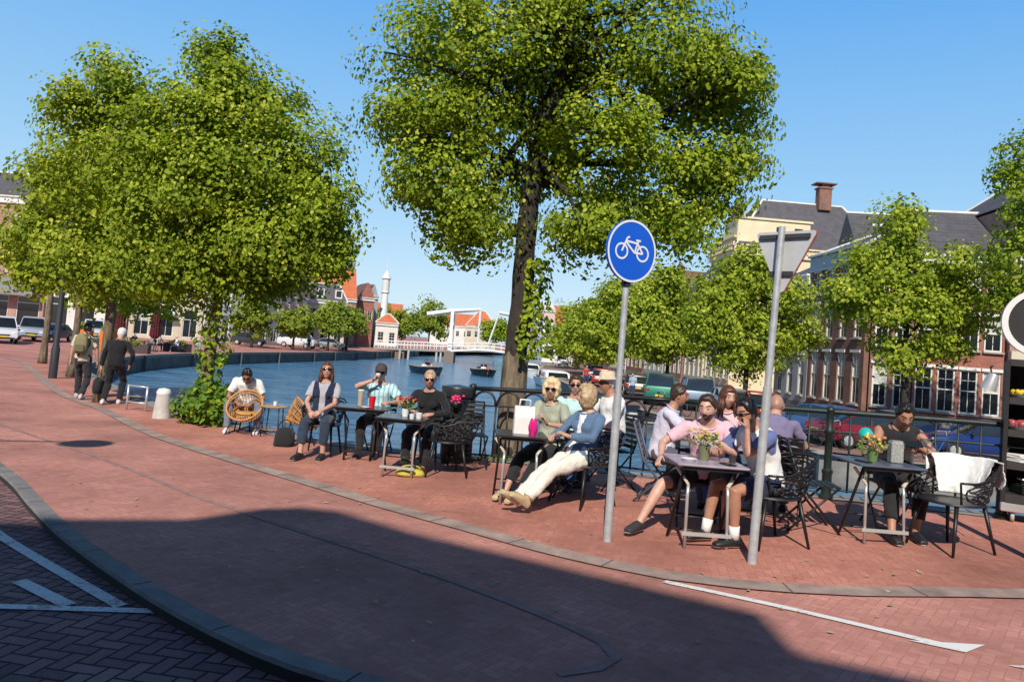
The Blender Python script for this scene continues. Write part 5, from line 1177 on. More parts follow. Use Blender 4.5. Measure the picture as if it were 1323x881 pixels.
    for k, (x, y, w_, hh, lb) in enumerate([(-60, 240, 26, 8, 'long orange-roofed row far off on the left behind the tower'), (-26, 255, 18, 7, 'low orange-roofed row far off behind the bridge'), (4, 262, 20, 7.5, 'pale row of houses far off past the right end of the bridge'), (32, 250, 24, 9, 'far brick row behind the right quay trees')]):
        house(lb, (x, y), (x+w_, y+3), L0, hh, [BR_PINK, PL_WHT, PL_CRM, BR_MED][k], [(3.6, 1.8, 1.1, 7, 'sash')], roof='side', rh=4., roofm=ORANGE, simple=True, name='house_row')
    # white tower
    t = thing('white_tower', 'thin white tower with lantern top on the far left quay', 'tower', (-24.6, 150., L0))
    mb = MB(); mb.lathe([(1.0, 0), (.85, 4), (.62, 10.4), (.85, 10.6), (.85, 10.9), (.001, 10.9)], n=14); mb.build('shaft', WHT, t)
    mb = MB(); mb.lathe([(.72, 10.9), (.72, 13.2), (.95, 13.3), (.9, 13.5), (.5, 14.3), (.06, 15.), (.04, 17.3), (.001, 17.4)], n=14); mb.build('lantern', PL_WHT, t)
    # houses across the street, behind the photographer: they cast the shadow over the road
    for lb, x0, x1, pts, dp in (('gabled brick house on the near side of the street casting its shadow on the road', -46, -.05, [(-46, 13.3), (-5.9, 13.35), (-4.9, 13.55), (-4.5, 14.02), (-4.15, 14.15), (-3.7, 14.05), (-2.7, 13.4), (-1.6, 12.85), (-.65, 12.35), (-.05, 12.05)], 9), ('lower plastered house on the near side of the street', .0, 40, [(0, 11.5), (.5, 11.32), (1., 11.15), (1.7, 10.9), (2.6, 10.6), (40, 10.6)], 9)):
        t = thing('street_house', lb, 'building', (0, 0, 0)); mb = MB()
        mb.prism([(x0, -9, -.4), (x1, -9, -.4)]+[(x, -9, z) for x, z in reversed(pts)], (0, -dp, 0)); mb.build('wall', BR_MED if dp == 9 and x0 < -1 else PL_CRM, t)
        for fl in range(3):
            for i in range(int((x1-x0)/2.6)):
                fr, pane, cur, sill, li = window_mesh(1.1, 2., 'sash'); o = link('window', fr, t, (x0+1.6+i*2.6, -8.94, 1.+3.4*fl), pi); link('pane', pane, o, (0, -.03, 0))
# ------------------------------------------------------------------ vehicles, boats, bridge
def car(label, x, y, z, rz, paint, kind='hatch', plate=True, s=1., group='cars parked along the quays'):
    t = thing('parked_car', label, 'car', (x, y, z), R(rz), group); t.scale = (s, s, s)
    Lh = 2.1
    prof = {'hatch': [(-2.05, .45, .62), (-1.95, .34, .80), (-1.2, .30, .93), (-.7, .30, .97), (.6, .30, .98), (1.5, .30, .99), (1.95, .34, .95), (2.08, .42, .7)],
            'van': [(-2.2, .45, .7), (-2.1, .36, .95), (-1.5, .32, 1.1), (-.7, .30, 1.14), (.6, .30, 1.16), (1.7, .30, 1.16), (2.15, .34, 1.14), (2.25, .42, .8)],
            'sedan': [(-2.2, .45, .62), (-2.1, .34, .78), (-1.3, .30, .9), (-.7, .30, .94), (.6, .30, .95), (1.4, .30, .97), (2.1, .34, .93), (2.25, .45, .7)]}[kind]
    hw = .88 if kind != 'van' else .94
    mb = MB(); rings = []
    for (yy, zb, zt) in prof:
        w = hw*(1-.10*abs(yy/2.2)**4); rings.append([(sx*w*k, yy, zz) for sx, k, zz in ((-1, .93, zb), (-1, 1, zb+.12), (-1, 1.0, (zb+zt)/2+.05), (-1, .96, zt-.03), (-1, .86, zt), (1, .86, zt), (1, .96, zt-.03), (1, 1.0, (zb+zt)/2+.05), (1, 1, zb+.12), (1, .93, zb))])
    mb.loft(rings); smooth_by(mb.build('body', paint, t), 35)
    cab = {'hatch': [(-.95, .95), (-.25, 1.42), (.3, 1.48), (1.3, 1.44), (1.98, .97)], 'van': [(-1.4, 1.1), (-.75, 1.78), (0, 1.86), (1.9, 1.84), (2.12, 1.16)], 'sedan': [(-.95, .93), (-.2, 1.37), (.3, 1.42), (.9, 1.38), (1.65, .96)]}[kind]
    b0, b1 = cab[0], cab[-1]; mb = MB(); W = lambda z: hw*(.93-.2*max(0, z-.95))
    ring = lambda y_, z: [(-W(b0[1]), y_, min(z, b0[1])-.02), (-W(z), y_, z-.03), (-W(z)+.08, y_, z), (W(z)-.08, y_, z), (W(z), y_, z-.03), (W(b0[1]), y_, min(z, b0[1])-.02)]
    mb.loft([ring(y_, z) for y_, z in cab]); smooth_by(mb.build('window', GLASS, t), 30)
    mb = MB(); mb.loft([[(-W(z)+.03, y_, z-.01), (-W(z)+.1, y_, z+.025), (W(z)-.1, y_, z+.025), (W(z)-.03, y_, z-.01)] for y_, z in cab[1:-1]]); 
    for sx in (-1, 1):
        for k in range(len(cab)-1):
            (ya, za), (yb, zb) = cab[k], cab[k+1]; mb.tube([(sx*(W(za)), ya, za-.015), (sx*W(zb), yb, zb-.015)], .035, 5)
        for yy in ((.35,) if kind != 'van' else (-.1, .9)): mb.tube([(sx*(W(.95)+.004), yy, .95), (sx*(W(cab[2][1])+.004), yy+.05, cab[2][1]-.03)], .04, 5)
    mb.build('roof', paint, t)
    for yy in (-1.32, 1.32):
        for sx in (-1, 1):
            m = Matrix.Rotation(pi/2, 3, 'Y'); w_ = MB(); w_.lathe([(.001, -.1), (.25, -.1), (.315, -.08), (.32, .08), (.25, .1), (.001, .1)], (sx*(hw-.09), yy, .32), 18, m); wo = smooth_by(w_.build('wheel', RUBBER, t), 30)
            r = MB(); r.lathe([(.001, -.112), (.06, -.115), (.2, -.108), (.205, .108), (.06, .115), (.001, .112)], (sx*(hw-.09), yy, .32), 14, m); r.build('rim', SILV, wo)
    for sx in (-1, 1):
        l = MB(); l.ell((sx*.62, prof[0][0]+.07, prof[0][2]+.04), (.18, .09, .07), None, 10, 6); l.build('headlight', M('lamp_glass', (.75, .76, .76), rough=.1, var=.05), t, True)
        l = MB(); l.box((sx*.68, prof[-1][0]-.06, prof[-1][2]+.06), (.2, .1, .2), bev=.02); l.build('tail_light', M('tail_red', (.35, .01, .01), rough=.2), t)
        l = MB(); l.ell((sx*(hw+.08), -.75, .98), (.09, .06, .065), None, 8, 6); l.build('mirror', BLK, t, True)
    for yy, zz in ((prof[0][0]-.015, .52), (prof[-1][0]+.012, .62)):
        l = MB(); l.box((0, yy, zz), (.52, .02, .11)); l.build('number_plate', M('plate_yellow', (.7, .5, .05), rough=.4), t)
    for nm, yy, zz, sz in (('grille', prof[0][0]+.02, .62, (.8, .05, .1)), ('bumper', prof[0][0]+.03, .42, (1.3, .1, .1)), ('bumper', prof[-1][0]-.02, .42, (1.4, .1, .12))): l = MB(); l.box((0, yy, zz), sz); l.build(nm, BLK, t)
    return t
def bicycle(label, x, y, z, rz, paint, group='bicycles parked on the quays'):
    t = thing('bicycle', label, 'bicycle', (x, y, z), R(rz), group)
    t.rotation_euler = (0, R(6), R(rz))
    for yy in (-.53, .53):
        w = MB(); w.tube([(0, yy+.34*math.cos(a), .345+.34*math.sin(a)) for a in [2*pi*i/22 for i in range(22)]], .018, 5, closed=True)
        for i in range(9): a = 2*pi*i/9; w.tube([(0, yy, .345), (0, yy+.33*math.cos(a), .345+.33*math.sin(a))], .003, 3)
        w.build('wheel', RUBBER, t)
    f = MB(); S_ = (0, .22, .78); Hd = (0, -.36, .82); B = (0, .08, .32); Rr = (0, .53, .345)
    for a, b in ((S_, B), (Hd, B), (S_, Hd), (B, Rr), (S_, Rr), ((0, -.38, .9), (0, -.53, .345))): f.tube([a, b], .017, 6)
    f.tube([(0, .25, .66), (0, .75, .66)], .012, 5); f.tube([(0, .72, .66), (0, .53, .345)], .008, 5); f.build('frame', paint, t)
    s_ = MB(); s_.ell((0, .25, .93), (.08, .14, .04), None, 8, 6); s_.tube([(0, .24, .9), S_], .013, 6); s_.build('saddle', BLK, t)
    h = MB(); h.tube([(0, -.38, .88), (0, -.36, 1.06)], .013, 6); h.tube([(-.28, -.14, 1.04), (-.22, -.32, 1.08), (0, -.37, 1.06), (.22, -.32, 1.08), (.28, -.14, 1.04)], .012, 6); h.build('handlebar', SILV, t)
    return t
def hull(mb, L_, w, h, bow=.55, z0=-.25, n=14, flare=1.12):
    rings = []
    for i in range(n):
        u = i/(n-1); y = -L_/2+L_*u; b = w/2*(1-(max(0, .42-u)/.42)**2.1*.97)*(1-.12*max(0, u-.8)/.2); sheer = h*(1+.28*(max(0, .5-u)/.5)**2)
        yy = y-.35*(max(0, .2-u)/.2)
        rings.append([(-b*flare, yy, sheer), (-b*1.0, y, sheer*.4), (-b*.75, y+.02, z0*.6), (0, y+.04, z0), (b*.75, y+.02, z0*.6), (b*1.0, y, sheer*.4), (b*flare, yy, sheer), (b*.9*flare, yy+.01, sheer-.02), (b*.7, y+.05, .02), (0, y+.05, -.02), (-b*.7, y+.05, .02), (-b*.9*flare, yy+.01, sheer-.02)])
    mb.loft(rings); return rings
def boat(label, x, y, rz, L_=6., w=2.2, hm=None, h=.62, group=None, cabin=False, name='motor_boat'):
    t = thing(name, label, 'boat', (x, y, WATER), R(rz), group)
    mb = MB(); rg = hull(mb, L_, w, h); smooth_by(mb.build('hull', hm, t), 50)
    g_ = MB(); g_.tube([r[0] for r in rg], .045, 6); g_.tube([r[6] for r in rg], .045, 6); g_.build('rubbing_strake', M('rope_tan', (.42, .33, .2), rough=.8), t)
    if not cabin:
        s_ = MB(); s_.box((0, .3, .35), (w*.8, .4, .08)); s_.box((0, 1.6, .38), (w*.85, .5, .08)); s_.box((0, -1., .35), (w*.7, .35, .08)); s_.build('bench', M('boat_bench', (.48, .40, .3), rough=.7), t)
        s_ = MB(); s_.box((.2, .75, .55), (.5, .35, .6), bev=.04); s_.build('console', M('boat_console', (.5, .5, .5), rough=.5), t)
        s_ = MB(); s_.poly([(-.35, .5, .95), (.6, .5, .95), (.52, .62, 1.25), (-.28, .62, 1.25)]); s_.build('windscreen', GLASS, t)
    else:
        c = MB(); rr = lambda y_, z, k: [(-w*.40*k, y_, .4), (-w*.36*k, y_, z-.1), (-w*.3*k, y_, z), (w*.3*k, y_, z), (w*.36*k, y_, z-.1), (w*.40*k, y_, .4)]
        c.loft([rr(-L_*.28, .75, .8), rr(-L_*.17, .95, .95), rr(-L_*.10, 1.6, 1), rr(L_*.2, 1.68, 1), rr(L_*.24, 1.2, 1)]); smooth_by(c.build('cabin', WHT, t), 30)
        p = MB(); 
        for sx in (-1, 1):
            for k in range(3): yy = -L_*.06+k*L_*.085; p.poly([(sx*(w*.382), yy, 1.0), (sx*(w*.382), yy+L_*.07, 1.0), (sx*(w*.365), yy+L_*.07, 1.42), (sx*(w*.365), yy, 1.42)])
        p.poly([(-w*.3, -L_*.167, 1.05), (w*.3, -L_*.167, 1.05), (w*.28, -L_*.118, 1.5), (-w*.28, -L_*.118, 1.5)]); p.build('window', GLASS, t)
        d = MB(); d.tube([(-.0, -L_*.45, .8+.25), (-w*.42, -L_*.2, 1.1), (-w*.46, 0, 1.1)], .02, 5); d.tube([(0, -L_*.45, 1.05), (w*.42, -L_*.2, 1.1), (w*.46, 0, 1.1)], .02, 5); d.build('deck_rail', SILV, t)
    return t
def drawbridge():
    t = thing('drawbridge', 'white double drawbridge with raised balance beams spanning the far canal', 'bridge', (0, 130, 0)); B = WHT
    def seg(pts, w=4., name='deck', m=None, th=.3): 
        mb = MB(); 
        for i in range(len(pts)-1):
            (xa, za), (xb, zb) = pts[i], pts[i+1]; mb.prism([(xa, -w/2, za), (xb, -w/2, zb), (xb, -w/2, zb-th), (xa, -w/2, za-th)], (0, w, 0))
        return mb.build(name, m or M('bridge_grey', (.3, .28, .26), rough=.8), t)
    deck = [(-22, -.95), (-17, -.75), (-10, -.45), (-5, .0), (-2.5, .12), (0, -.02), (5, -.55), (11, -1.2)]
    seg(deck)
    def zat(x):
        for (xa, za), (xb, zb) in zip(deck, deck[1:]):
            if xa <= x <= xb: return za+(zb-za)*(x-xa)/(xb-xa)
        return -1
    for yy in (-2., 2.):
        mb = MB(); n = 60
        xs = [-22+33*i/n for i in range(n+1)]
        for hh in (1.15, .6): mb.tube([(x, yy, zat(x)+hh) for x in xs], .08, 5)
        for x in xs[::2]: mb.tube([(x, yy, zat(x)), (x, yy, zat(x)+1.15)], .07, 5)
        mb.build('railing', B, t)
        mb = MB(); mb.tube([(-9.4, yy, zat(-9.4)-.15), (-5, yy, .0), (-2.5, yy, .05), (0, yy, -.1), (5.6, yy, -.7)], .16, 6); mb.build('girder', B, t)
    for xp, lean, sg in ((-9.6, .15, 1), (5.9, -.1, -1)):
        for yy in (-1.7, 1.7):
            mb = MB(); mb.box((xp, yy, (zat(xp)+6.1)/2), (.5, .45, 6.1-zat(xp))); mb.build('portal_post', B, t)
            mb = MB()
            if sg > 0: mb.tube([(xp-4.2, yy, 5.25), (xp, yy, 6.15), (xp+4.6, yy, 6.75)], [.36, .3, .2], 6)
            else: mb.tube([(xp+3.8, yy, 4.3), (xp, yy, 5.6), (xp-7.9, yy, 6.5)], [.36, .3, .2], 6)
            mb.build('balance_beam', B, t)
            mb = MB(); x1 = xp+4.5*sg if sg > 0 else xp-7.8; x2 = x1 if sg > 0 else x1-1.6; mb.tube([(x1, yy, 6.7 if sg > 0 else 6.5), (x2, yy, zat(x2)+.3)], .11, 6); mb.build('lift_chain', B, t)
        mb = MB(); mb.box((xp, 0, 6.0), (.3, 3.4, .4)); mb.box((xp-3.4*sg if sg > 0 else xp+3.6, 0, 5.4 if sg > 0 else 4.4), (.8, 3.8, .5)); mb.build('cross_beam', B, t)
        mb = MB(); mb.box((xp, 0, -1.9), (1.6, 5., 2.6)); mb.build('pier', M('pier_stone', (.2, .16, .13), rough=.9, var=.3), t)
    mb = MB()
    for x in (-17.6, -16.2, -11.6, -10.9): mb.cyl((x, -2.6, -3), (x, -2.6, -.9), .18, 8)
    mb.build('mooring_pile', M('pile_grey', (.45, .43, .4), rough=.8), t)
    mb = MB(); mb.box((-18.5, .5, -1.9), (3., 4.4, 2.)); mb.build('abutment', M('abutment_brick', (.20, .12, .085), rough=.9), t)
# ------------------------------------------------------------------ the terrace
def drape(name, label, cat, mat, fn, nu=40, nv=36, thick=.012, group=None, amp=.02, seed=2):
    mb = MB(); vs = []
    for side in (0, 1):
        for j in range(nv+1):
            for i in range(nu+1):
                u, v = i/nu, j/nv; p = V(fn(u, v)); n = noise.noise(V((u*4+seed, v*4, 0)))+.7*abs(noise.noise(V((u*9+v*5+seed, v*7-u*3, 3))))+.3*noise.noise(V((u*20, v*20, seed)))
                vs.append(p+V((0, -1, .25))*(amp*n)+(V((0, thick, -thick)) if side else V()))
    w = nu+1; o = w*(nv+1); fs = []
    for j in range(nv):
        for i in range(nu): a = j*w+i; fs += [(a, a+1, a+w+1, a+w), (o+a+w, o+a+w+1, o+a+1, o+a)]
    for i in range(nu): fs += [(i+1, i, o+i, o+i+1), (nv*w+i, nv*w+i+1, o+nv*w+i+1, o+nv*w+i)]
    for j in range(nv): fs += [(j*w, (j+1)*w, o+(j+1)*w, o+j*w), ((j+1)*w+nu, j*w+nu, o+j*w+nu, o+(j+1)*w+nu)]
    mb.add(vs, fs); o_ = mb.build(name, mat, smooth=True); return tag(o_, label, cat, group)
def build_terrace():
    TOPB = M('tabletop_black', (.03, .032, .036), rough=.25, var=.2); TOPL = M('tabletop_sky_lilac', (.36, .31, .38), rough=.28, var=.15); TOPG = M('tabletop_bluegrey', (.09, .11, .16), rough=.3, var=.15)  # lilac top: sky reflection put into its colour
    DENIM = cloth('denim', (.05, .09, .20)); JEAN_D = cloth('dark_jeans', (.025, .032, .05)); BLACKC = cloth('black_cloth', (.022, .022, .025)); WHITEC = cloth('white_cloth', (.78, .77, .75), .05); NAVY = cloth('navy_cloth', (.018, .026, .06))
    SNEAK_W = M('white_sneaker', (.7, .69, .66), rough=.6); SNEAK_B = M('black_sneaker', (.015, .015, .017), rough=.5); SAND = M('sand_shoe', (.52, .40, .20), rough=.7)
    # tables
    tA = bistro_table('black table between the woman in the vest and the man in the check shirt', -1.98, 11.15, 0, TOPB, False, .78, .6)
    tB = bistro_table('dark table with silver folding legs in front of the woman in black', -1.24, 9.95, -4, TOPB, True)
    tC = bistro_table('dark table carrying a white paper bag near the big tree', .22, 8.6, 4, TOPB, True, .56, .6)
    tD = bistro_table('lilac-topped folding table in front of the bearded man in pink', 1.85, 7.05, 2, TOPL, True)
    tE = bistro_table('blue-grey folding table with a flower pot near the serving cart', 3.63, 7.5, 1, TOPG, True)
    tF = bistro_table('table half hidden behind the bearded man in pink', 2.5, 8.2, 5, TOPL, False, .6, .5)
    # small round side table by the water
    x, y = -3.86, 13.2; t = thing('side_table', 'little wood-topped side table on thin legs between the rattan chairs', 'table', (x, y, g(x, y)+.003))
    mb = MB(); mb.lathe([(.001, .51), (.22, .51), (.23, .5), (.22, .488), (.001, .488)], n=24); smooth_by(mb.build('tabletop', WOOD, t), 40)
    for i in range(4):
        a = pi/4+pi/2*i; mb = MB(); mb.tube([(.17*math.cos(a), .17*math.sin(a), .488), (.2*math.cos(a), .2*math.sin(a), 0)], .009, 6); mb.build('leg', BLK, t, True)
    mb = MB(); mb.tube([(.19*math.cos(2*pi*i/16), .19*math.sin(2*pi*i/16), .12) for i in range(16)], .006, 5, closed=True); mb.build('ring', WICK, t, True)
    cup('small white cup on the wood-topped side table', (-3.84, 13.18, g(-3.84, 13.18)+.516), WHT, .035, .07)
    rattan_chair('rattan chair showing its round back in front of the man in white', -4.34, 13.28, 172)
    rattan_chair('rattan chair with leather bag beside the woman in the vest', -3.2, 12.35, -62)
    t = thing('stool', 'low dark stool under the man in the white shirt', 'stool', (-4.5, 13.75, g(-4.5, 13.75)+.003)); mb = MB(); mb.lathe([(.001, .40), (.19, .4), (.2, .38), (.19, .36), (.001, .36)], n=20); mb.build('seat', BLK, t, True)
    for i in range(4):
        a = pi/4+pi/2*i; mb = MB(); mb.tube([(.13*math.cos(a), .13*math.sin(a), .36), (.19*math.cos(a), .19*math.sin(a), 0)], .012, 6); mb.build('leg', BLK, t, True)
    # bag on the chair and dark bag with shoes on the ground
    def bag(label, loc, size, m, seed=1, rz=0, cat='bag', name='shoulder_bag'):
        t = thing(name, label, cat, loc, R(rz)); mb = MB(); sx, sy, sz = size
        rings = [[(sx/2*k*math.copysign(abs(math.cos(a))**.6, math.cos(a)), sy/2*k*math.copysign(abs(math.sin(a))**.6, math.sin(a)), z*sz) for a in [2*pi*i/20 for i in range(20)]] for k, z in ((.75, 0), (.98, .06), (1.03, .35), (.93, .75), (.7, .96), (.3, 1.0))]
        mb.loft(rings); me = mb.mesh('body', m, True); wrinkle(me, .02, 9, seed); link('body', me, t)
        mb = MB(); mb.tube([(sx*.36*math.cos(pi*i/12), 0, sz*.93+sz*.5*math.sin(pi*i/12)) for i in range(13)], .009, 6); mb.build('strap', m, t, True); return t
    bag('worn tan leather bag lying in the second rattan chair', (-3.24, 12.34, g(-3.2, 12.3)+.385), (.3, .2, .17), M('tan_leather', (.30, .15, .06), rough=.55, var=.35, scale=9), 3, 20)
    bag('small dark rucksack on the ground beside the second rattan chair', (-3.32, 12.05, g(-3.3, 12.)+.01), (.3, .22, .28), BLACKC, 5, 0, name='rucksack', cat='rucksack')
    bag('yellow shopping bag lying under the table with red flowers', (-1.1, 9.9, g(-1.1, 9.9)+.01), (.34, .22, .09), M('yellow_bag', (.50, .44, .06), rough=.7), 7, 15, name='shopping_bag')
    # chairs
    mesh_armchair('lattice armchair under the woman in the navy vest', -2.62, 11.42, -4, seed=2); slat_chair('slatted chair under the man in the check shirt', -1.86, 11.72, -6)
    mesh_armchair('lattice armchair under the woman in the black jacket', -1.0, 10.62, -14, seed=4); mesh_armchair('empty lattice armchair with a black jacket beside the flower table', -.66, 10.08, -86, seed=5)
    slat_chair('empty slatted chair standing against the iron railing by the litter bin', -.40, 10.72, 12)
    slat_chair('slatted chair under the blonde woman', .58, 9.12, -32); slat_chair('slatted chair under the man in turquoise', .90, 9.78, -20); mesh_armchair('lattice armchair under the woman in white trousers', .94, 8.55, -52, seed=7)
    slat_chair('slatted chair under the man in the straw hat', 1.36, 9.62, -66); slat_chair('slatted chair with grey back under the short-haired woman', 1.86, 8.9, 74, M('grey_chair', (.10, .10, .14), rough=.5)); slat_chair('slatted chair under the bearded man in pink', 1.98, 7.66, -10)
    slat_chair('slatted chair under the woman with auburn hair', 2.5, 8.86, -8); mesh_armchair('lattice armchair under the man in the white and blue shirt', 2.50, 7.16, -74, seed=9); slat_chair('slatted chair under the bald man', 2.96, 8.2, 160)
    slat_chair('olive slatted chair under the man with the tattooed arm', 4.06, 8.06, -4, M('olive_slats', (.10, .095, .035), rough=.5)); slat_chair('empty black slatted chair left of the flower-pot table, leaning back', 3.16, 7.82, 84)
    mesh_armchair('lattice armchair with a white jacket right of the flower-pot table', 4.22, 7.25, -70, seed=12)
    a0 = R(-70)
    def over(cx, cy, rz, ang0, ang1, r, zt, zb):
        z0 = g(cx, cy)+.003
        def f(u, v):
            a = R(ang0+(ang1-ang0)*u); q = v*2
            if q < 1: rr = r+.03+.012*math.sin(9*a); z = zb+(zt-zb)*q
            else: rr = r-.03-(q-1)*.10; z = zt-(q-1)*(zt-.48)*.95
            rr += .015*math.sin(q*3)
            p = V((rr*math.sin(a), .02+rr*math.cos(a)*1.15, z+.006*math.sin(5*a)*(1-abs(q-1)))); c, s_ = math.cos(R(rz)), math.sin(R(rz)); return (cx+p.x*c-p.y*s_, cy+p.x*s_+p.y*c, z0+p.z)
        return f
    drape('jacket', 'crumpled white jacket hung over the lattice armchair on the right', 'jacket', WHITEC, over(4.22, 7.25, -70, -84, 40, .325, .85, .60), amp=.05)
    # table things
    p = top_of(tC, .02, -.02)
    t = thing('paper_bag', 'white paper carrier bag with handles on the table by the big tree', 'paper bag', p, R(8)); mb = MB(); W_, D_, H_ = .22, .1, .30
    mb.loft([[(-W_/2, -D_/2, 0), (W_/2, -D_/2, 0), (W_/2, D_/2, 0), (-W_/2, D_/2, 0)], [(-W_/2, -D_/2, H_*.6), (W_/2, -D_/2, H_*.6), (W_/2, D_/2*.9, H_*.6), (-W_/2, D_/2*.9, H_*.6)], [(-W_/2, -D_/2*.6, H_), (W_/2, -D_/2*.5, H_), (W_/2, D_/2*.5, H_), (-W_/2, D_/2*.6, H_)]]); mb.build('bag', WHITEC, t)
    for yy in (-.025, .025): mb = MB(); mb.tube([(-.06, yy, H_-.01), (-.055, yy, H_+.07), (.055, yy, H_+.07), (.06, yy, H_-.01)], .006, 6); mb.build('handle', WHT, t, True)
    t = thing('carafe', 'bright pink bulbous vase beside the white paper bag', 'vase', top_of(tC, .11, -.18)); mb = MB(); mb.lathe([(.001, 0), (.03, 0), (.052, .06), (.055, .1), (.04, .16), (.028, .19), (.001, .19)], n=20); smooth_by(mb.build('body', M('magenta_glass', (.62, .02, .20), rough=.15), t), 60); mb = MB(); mb.lathe([(.001, -.0), (.036, 0), (.036, .006), (.001, .006)], n=16); mb.build('foot', M('magenta_glass', (.62, .02, .20)), t)
    flower_pot('red and orange flowers in a pale pot on the table with silver legs', top_of(tB, .0, .02), WHT, [M('blossom_red', (.45, .02, .03), rough=.5), M('blossom_orange', (.60, .22, .03), rough=.5)], .05, .1, 50, .14)
    cup('white coffee cup beside the red flowers', top_of(tB, .2, -.1), WHT, .045, .07); cup('small white cup near the edge of the flower table', top_of(tB, .13, -.2), WHT, .035, .06)
    cup('red paper cup on the black table before the man in the check shirt', top_of(tA, .12, -.08), M('red_cup', (.55, .012, .03), rough=.4), .05, .16)
    cup('tall beer glass beside the woman in the vest', top_of(tA, -.08, .1), M('beer_amber', (.45, .38, .28), rough=.15), .045, .22, lid=WHT)
    cup('white saucer with crumbs on the black table', top_of(tA, .05, -.2), WHT, .07, .02, name='saucer')
    flower_pot('yellow-green flowers in a grey-green pot on the lilac table', top_of(tD, .0, .02), M('pot_olive', (.16, .17, .09), rough=.5), [M('blossom_yellow', (.55, .42, .06), rough=.5)], .055, .13, 70, .15)
    cup('white saucer on the lilac table', top_of(tD, -.17, -.1), WHT, .07, .02, name='saucer'); cup('dark coffee cup on the lilac table', top_of(tD, .24, -.05), M('cup_dark', (.05, .04, .04), rough=.3), .035, .06)
    flower_pot('yellow and green flowers in a pot on the blue-grey table', top_of(tE, -.06, -.02), M('pot_green', (.12, .2, .06), rough=.5), [M('blossom_gold', (.62, .5, .06), rough=.5), M('blossom_coral', (.5, .16, .08), rough=.5)], .05, .1, 70, .13)
    t = thing('menu_stand', 'grey speckled menu block beside the flowers on the blue-grey table', 'menu stand', top_of(tE, .17, .0)); mb = MB(); mb.box((0, 0, .1), (.12, .09, .2), bev=.008); mb.build('block', M('speckled_grey', (.30, .31, .29), rough=.7, var=.5, scale=60), t); mb = MB(); mb.box((0, 0, .207), (.1, .07, .012)); mb.build('lid', SILV, t)
    for lb, tt, dx, dy in (('black phone lying on the blue-grey table', tE, -.2, -.12), ('dark phone lying on the lilac table', tD, .15, -.2)):
        t = thing('mobile_phone', lb, 'phone', top_of(tt, dx, dy)); mb = MB(); mb.box((0, 0, .006), (.075, .15, .01), rz=.4, bev=.003); mb.build('case', BLK, t); mb = MB(); mb.box((0, 0, .0118), (.066, .138, .001), rz=.4); mb.build('screen', GLASS, t)
    # people ------------------------------------------------------------
    def CHK(base, a, b):
        return ([a, b], lambda q: (1 if math.sin(q.x*95) > .45 else 0) or (2 if math.sin(q.z*95) > .55 else 0))
    person('man in white shirt and jeans with black hair bent over a rattan chair', -4.5, 13.72, 12, hip=(0, .05, .48), lean=24, slouch=24, head=(0, 34, 0), wL=(.12, -.36, .52), wR=(-.12, -.36, .52), fL=(.24, -.36, .075), fR=(-.24, -.36, .075), kL=(.4, -1, .5), kR=(-.4, -1, .5),
           skinm=SK4, top=WHITEC, bottom=cloth('grey_jeans', (.17, .20, .26)), shoe=SNEAK_W, hairm=HAIR_K, glasses=True, curl=.9, vs=.013)
    p, J = person('woman in a navy quilted vest and grey shirt, face turned to the sun', -2.62, 11.36, -2, fem=True, hip=(0, .05, .55), lean=-4, slouch=8, head=(14, -10, 0), wL=(.06, -.28, .66), wR=(-.10, -.26, .64), fL=(.16, -.38, .075), fR=(-.12, -.50, .075), toeR=-12,
           top=cloth('grey_marl', (.40, .39, .42)), pattern=([NAVY], lambda q: 1 if (abs(q.x) < .155 and not (q.y < -.04 and abs(q.x) < .042+.35*max(0, q.z-.06))) else 0), bottom=cloth('denim_dark', (.03, .045, .075)), leg='capri', shoe=SNEAK_B, sock=None, hair='long', hairm=HAIR_AU, glasses=True, skinm=SK1)
    p, J = person('man in a turquoise check shirt and dark cap drinking from a cup', -1.86, 11.66, -4, hip=(0, .05, .55), lean=2, slouch=8, head=(8, 2, 0), wR=(-.06, -.23, 1.10), eR=(-1, .1, -.5), wL=(.22, -.34, .80), curl=1.1, hdR=(.5, -.1, .6),
           top=cloth('check_white', (.62, .72, .74)), pattern=CHK(0, cloth('check_teal', (.18, .48, .55)), cloth('check_pale', (.42, .66, .70))), bottom=BLACKC, shoe=SNEAK_B, hair='short', hairm=HAIR_B, glasses=True, hat=('cap', M('cap_brown', (.07, .045, .05), rough=.8)))
    c = J['wR']+J['dR']*.04; cup('white paper cup held to the mouth of the man in the check shirt', (J['HC'].x-.015, J['HC'].y-.155, J['HC'].z-.10), WHT, .034, .09, lid=WHT)
    person('woman in a black jacket and sunglasses sitting behind the flower table', -1.0, 10.56, -12, fem=True, hip=(0, .05, .55), lean=6, slouch=12, head=(16, 2, 0), wL=(.16, -.34, .76), wR=(-.12, -.38, .78), top=cloth('black_leather', (.016, .016, .018)), sleeve='long', bottom=BLACKC, shoe=M('brown_boot', (.10, .045, .02), rough=.5), hair='bun', hairm=HAIR_ASH, glasses=True, skinm=SK1)
    person('blonde woman in sunglasses and a sage green shirt with black trousers', .56, 9.06, -34, fem=True, hip=(0, .05, .55), lean=2, slouch=12, head=(24, 0, 0), wL=(.16, -.34, .84), wR=(-.05, -.30, .72), fL=(.05, -.66, .075), fR=(-.14, -.62, .075), hdL=(-.2, -.5, .8),
           top=cloth('sage', (.36, .38, .29)), bottom=BLACKC, leg='capri', shoe=SAND, hair='bob', hairm=HAIR_BL, glasses=True, skinm=SK1)
    person('dark-haired man in a pale turquoise shirt and blue jeans behind the blonde woman', .88, 9.72, -18, hip=(0, .05, .56), lean=-2, slouch=10, head=(12, 0, 0), wL=(.16, -.3, .70), wR=(-.14, -.34, .70), top=cloth('pale_turquoise', (.48, .70, .68)), bottom=DENIM, shoe=SNEAK_B, hair='short', hairm=HAIR_B, glasses=True)
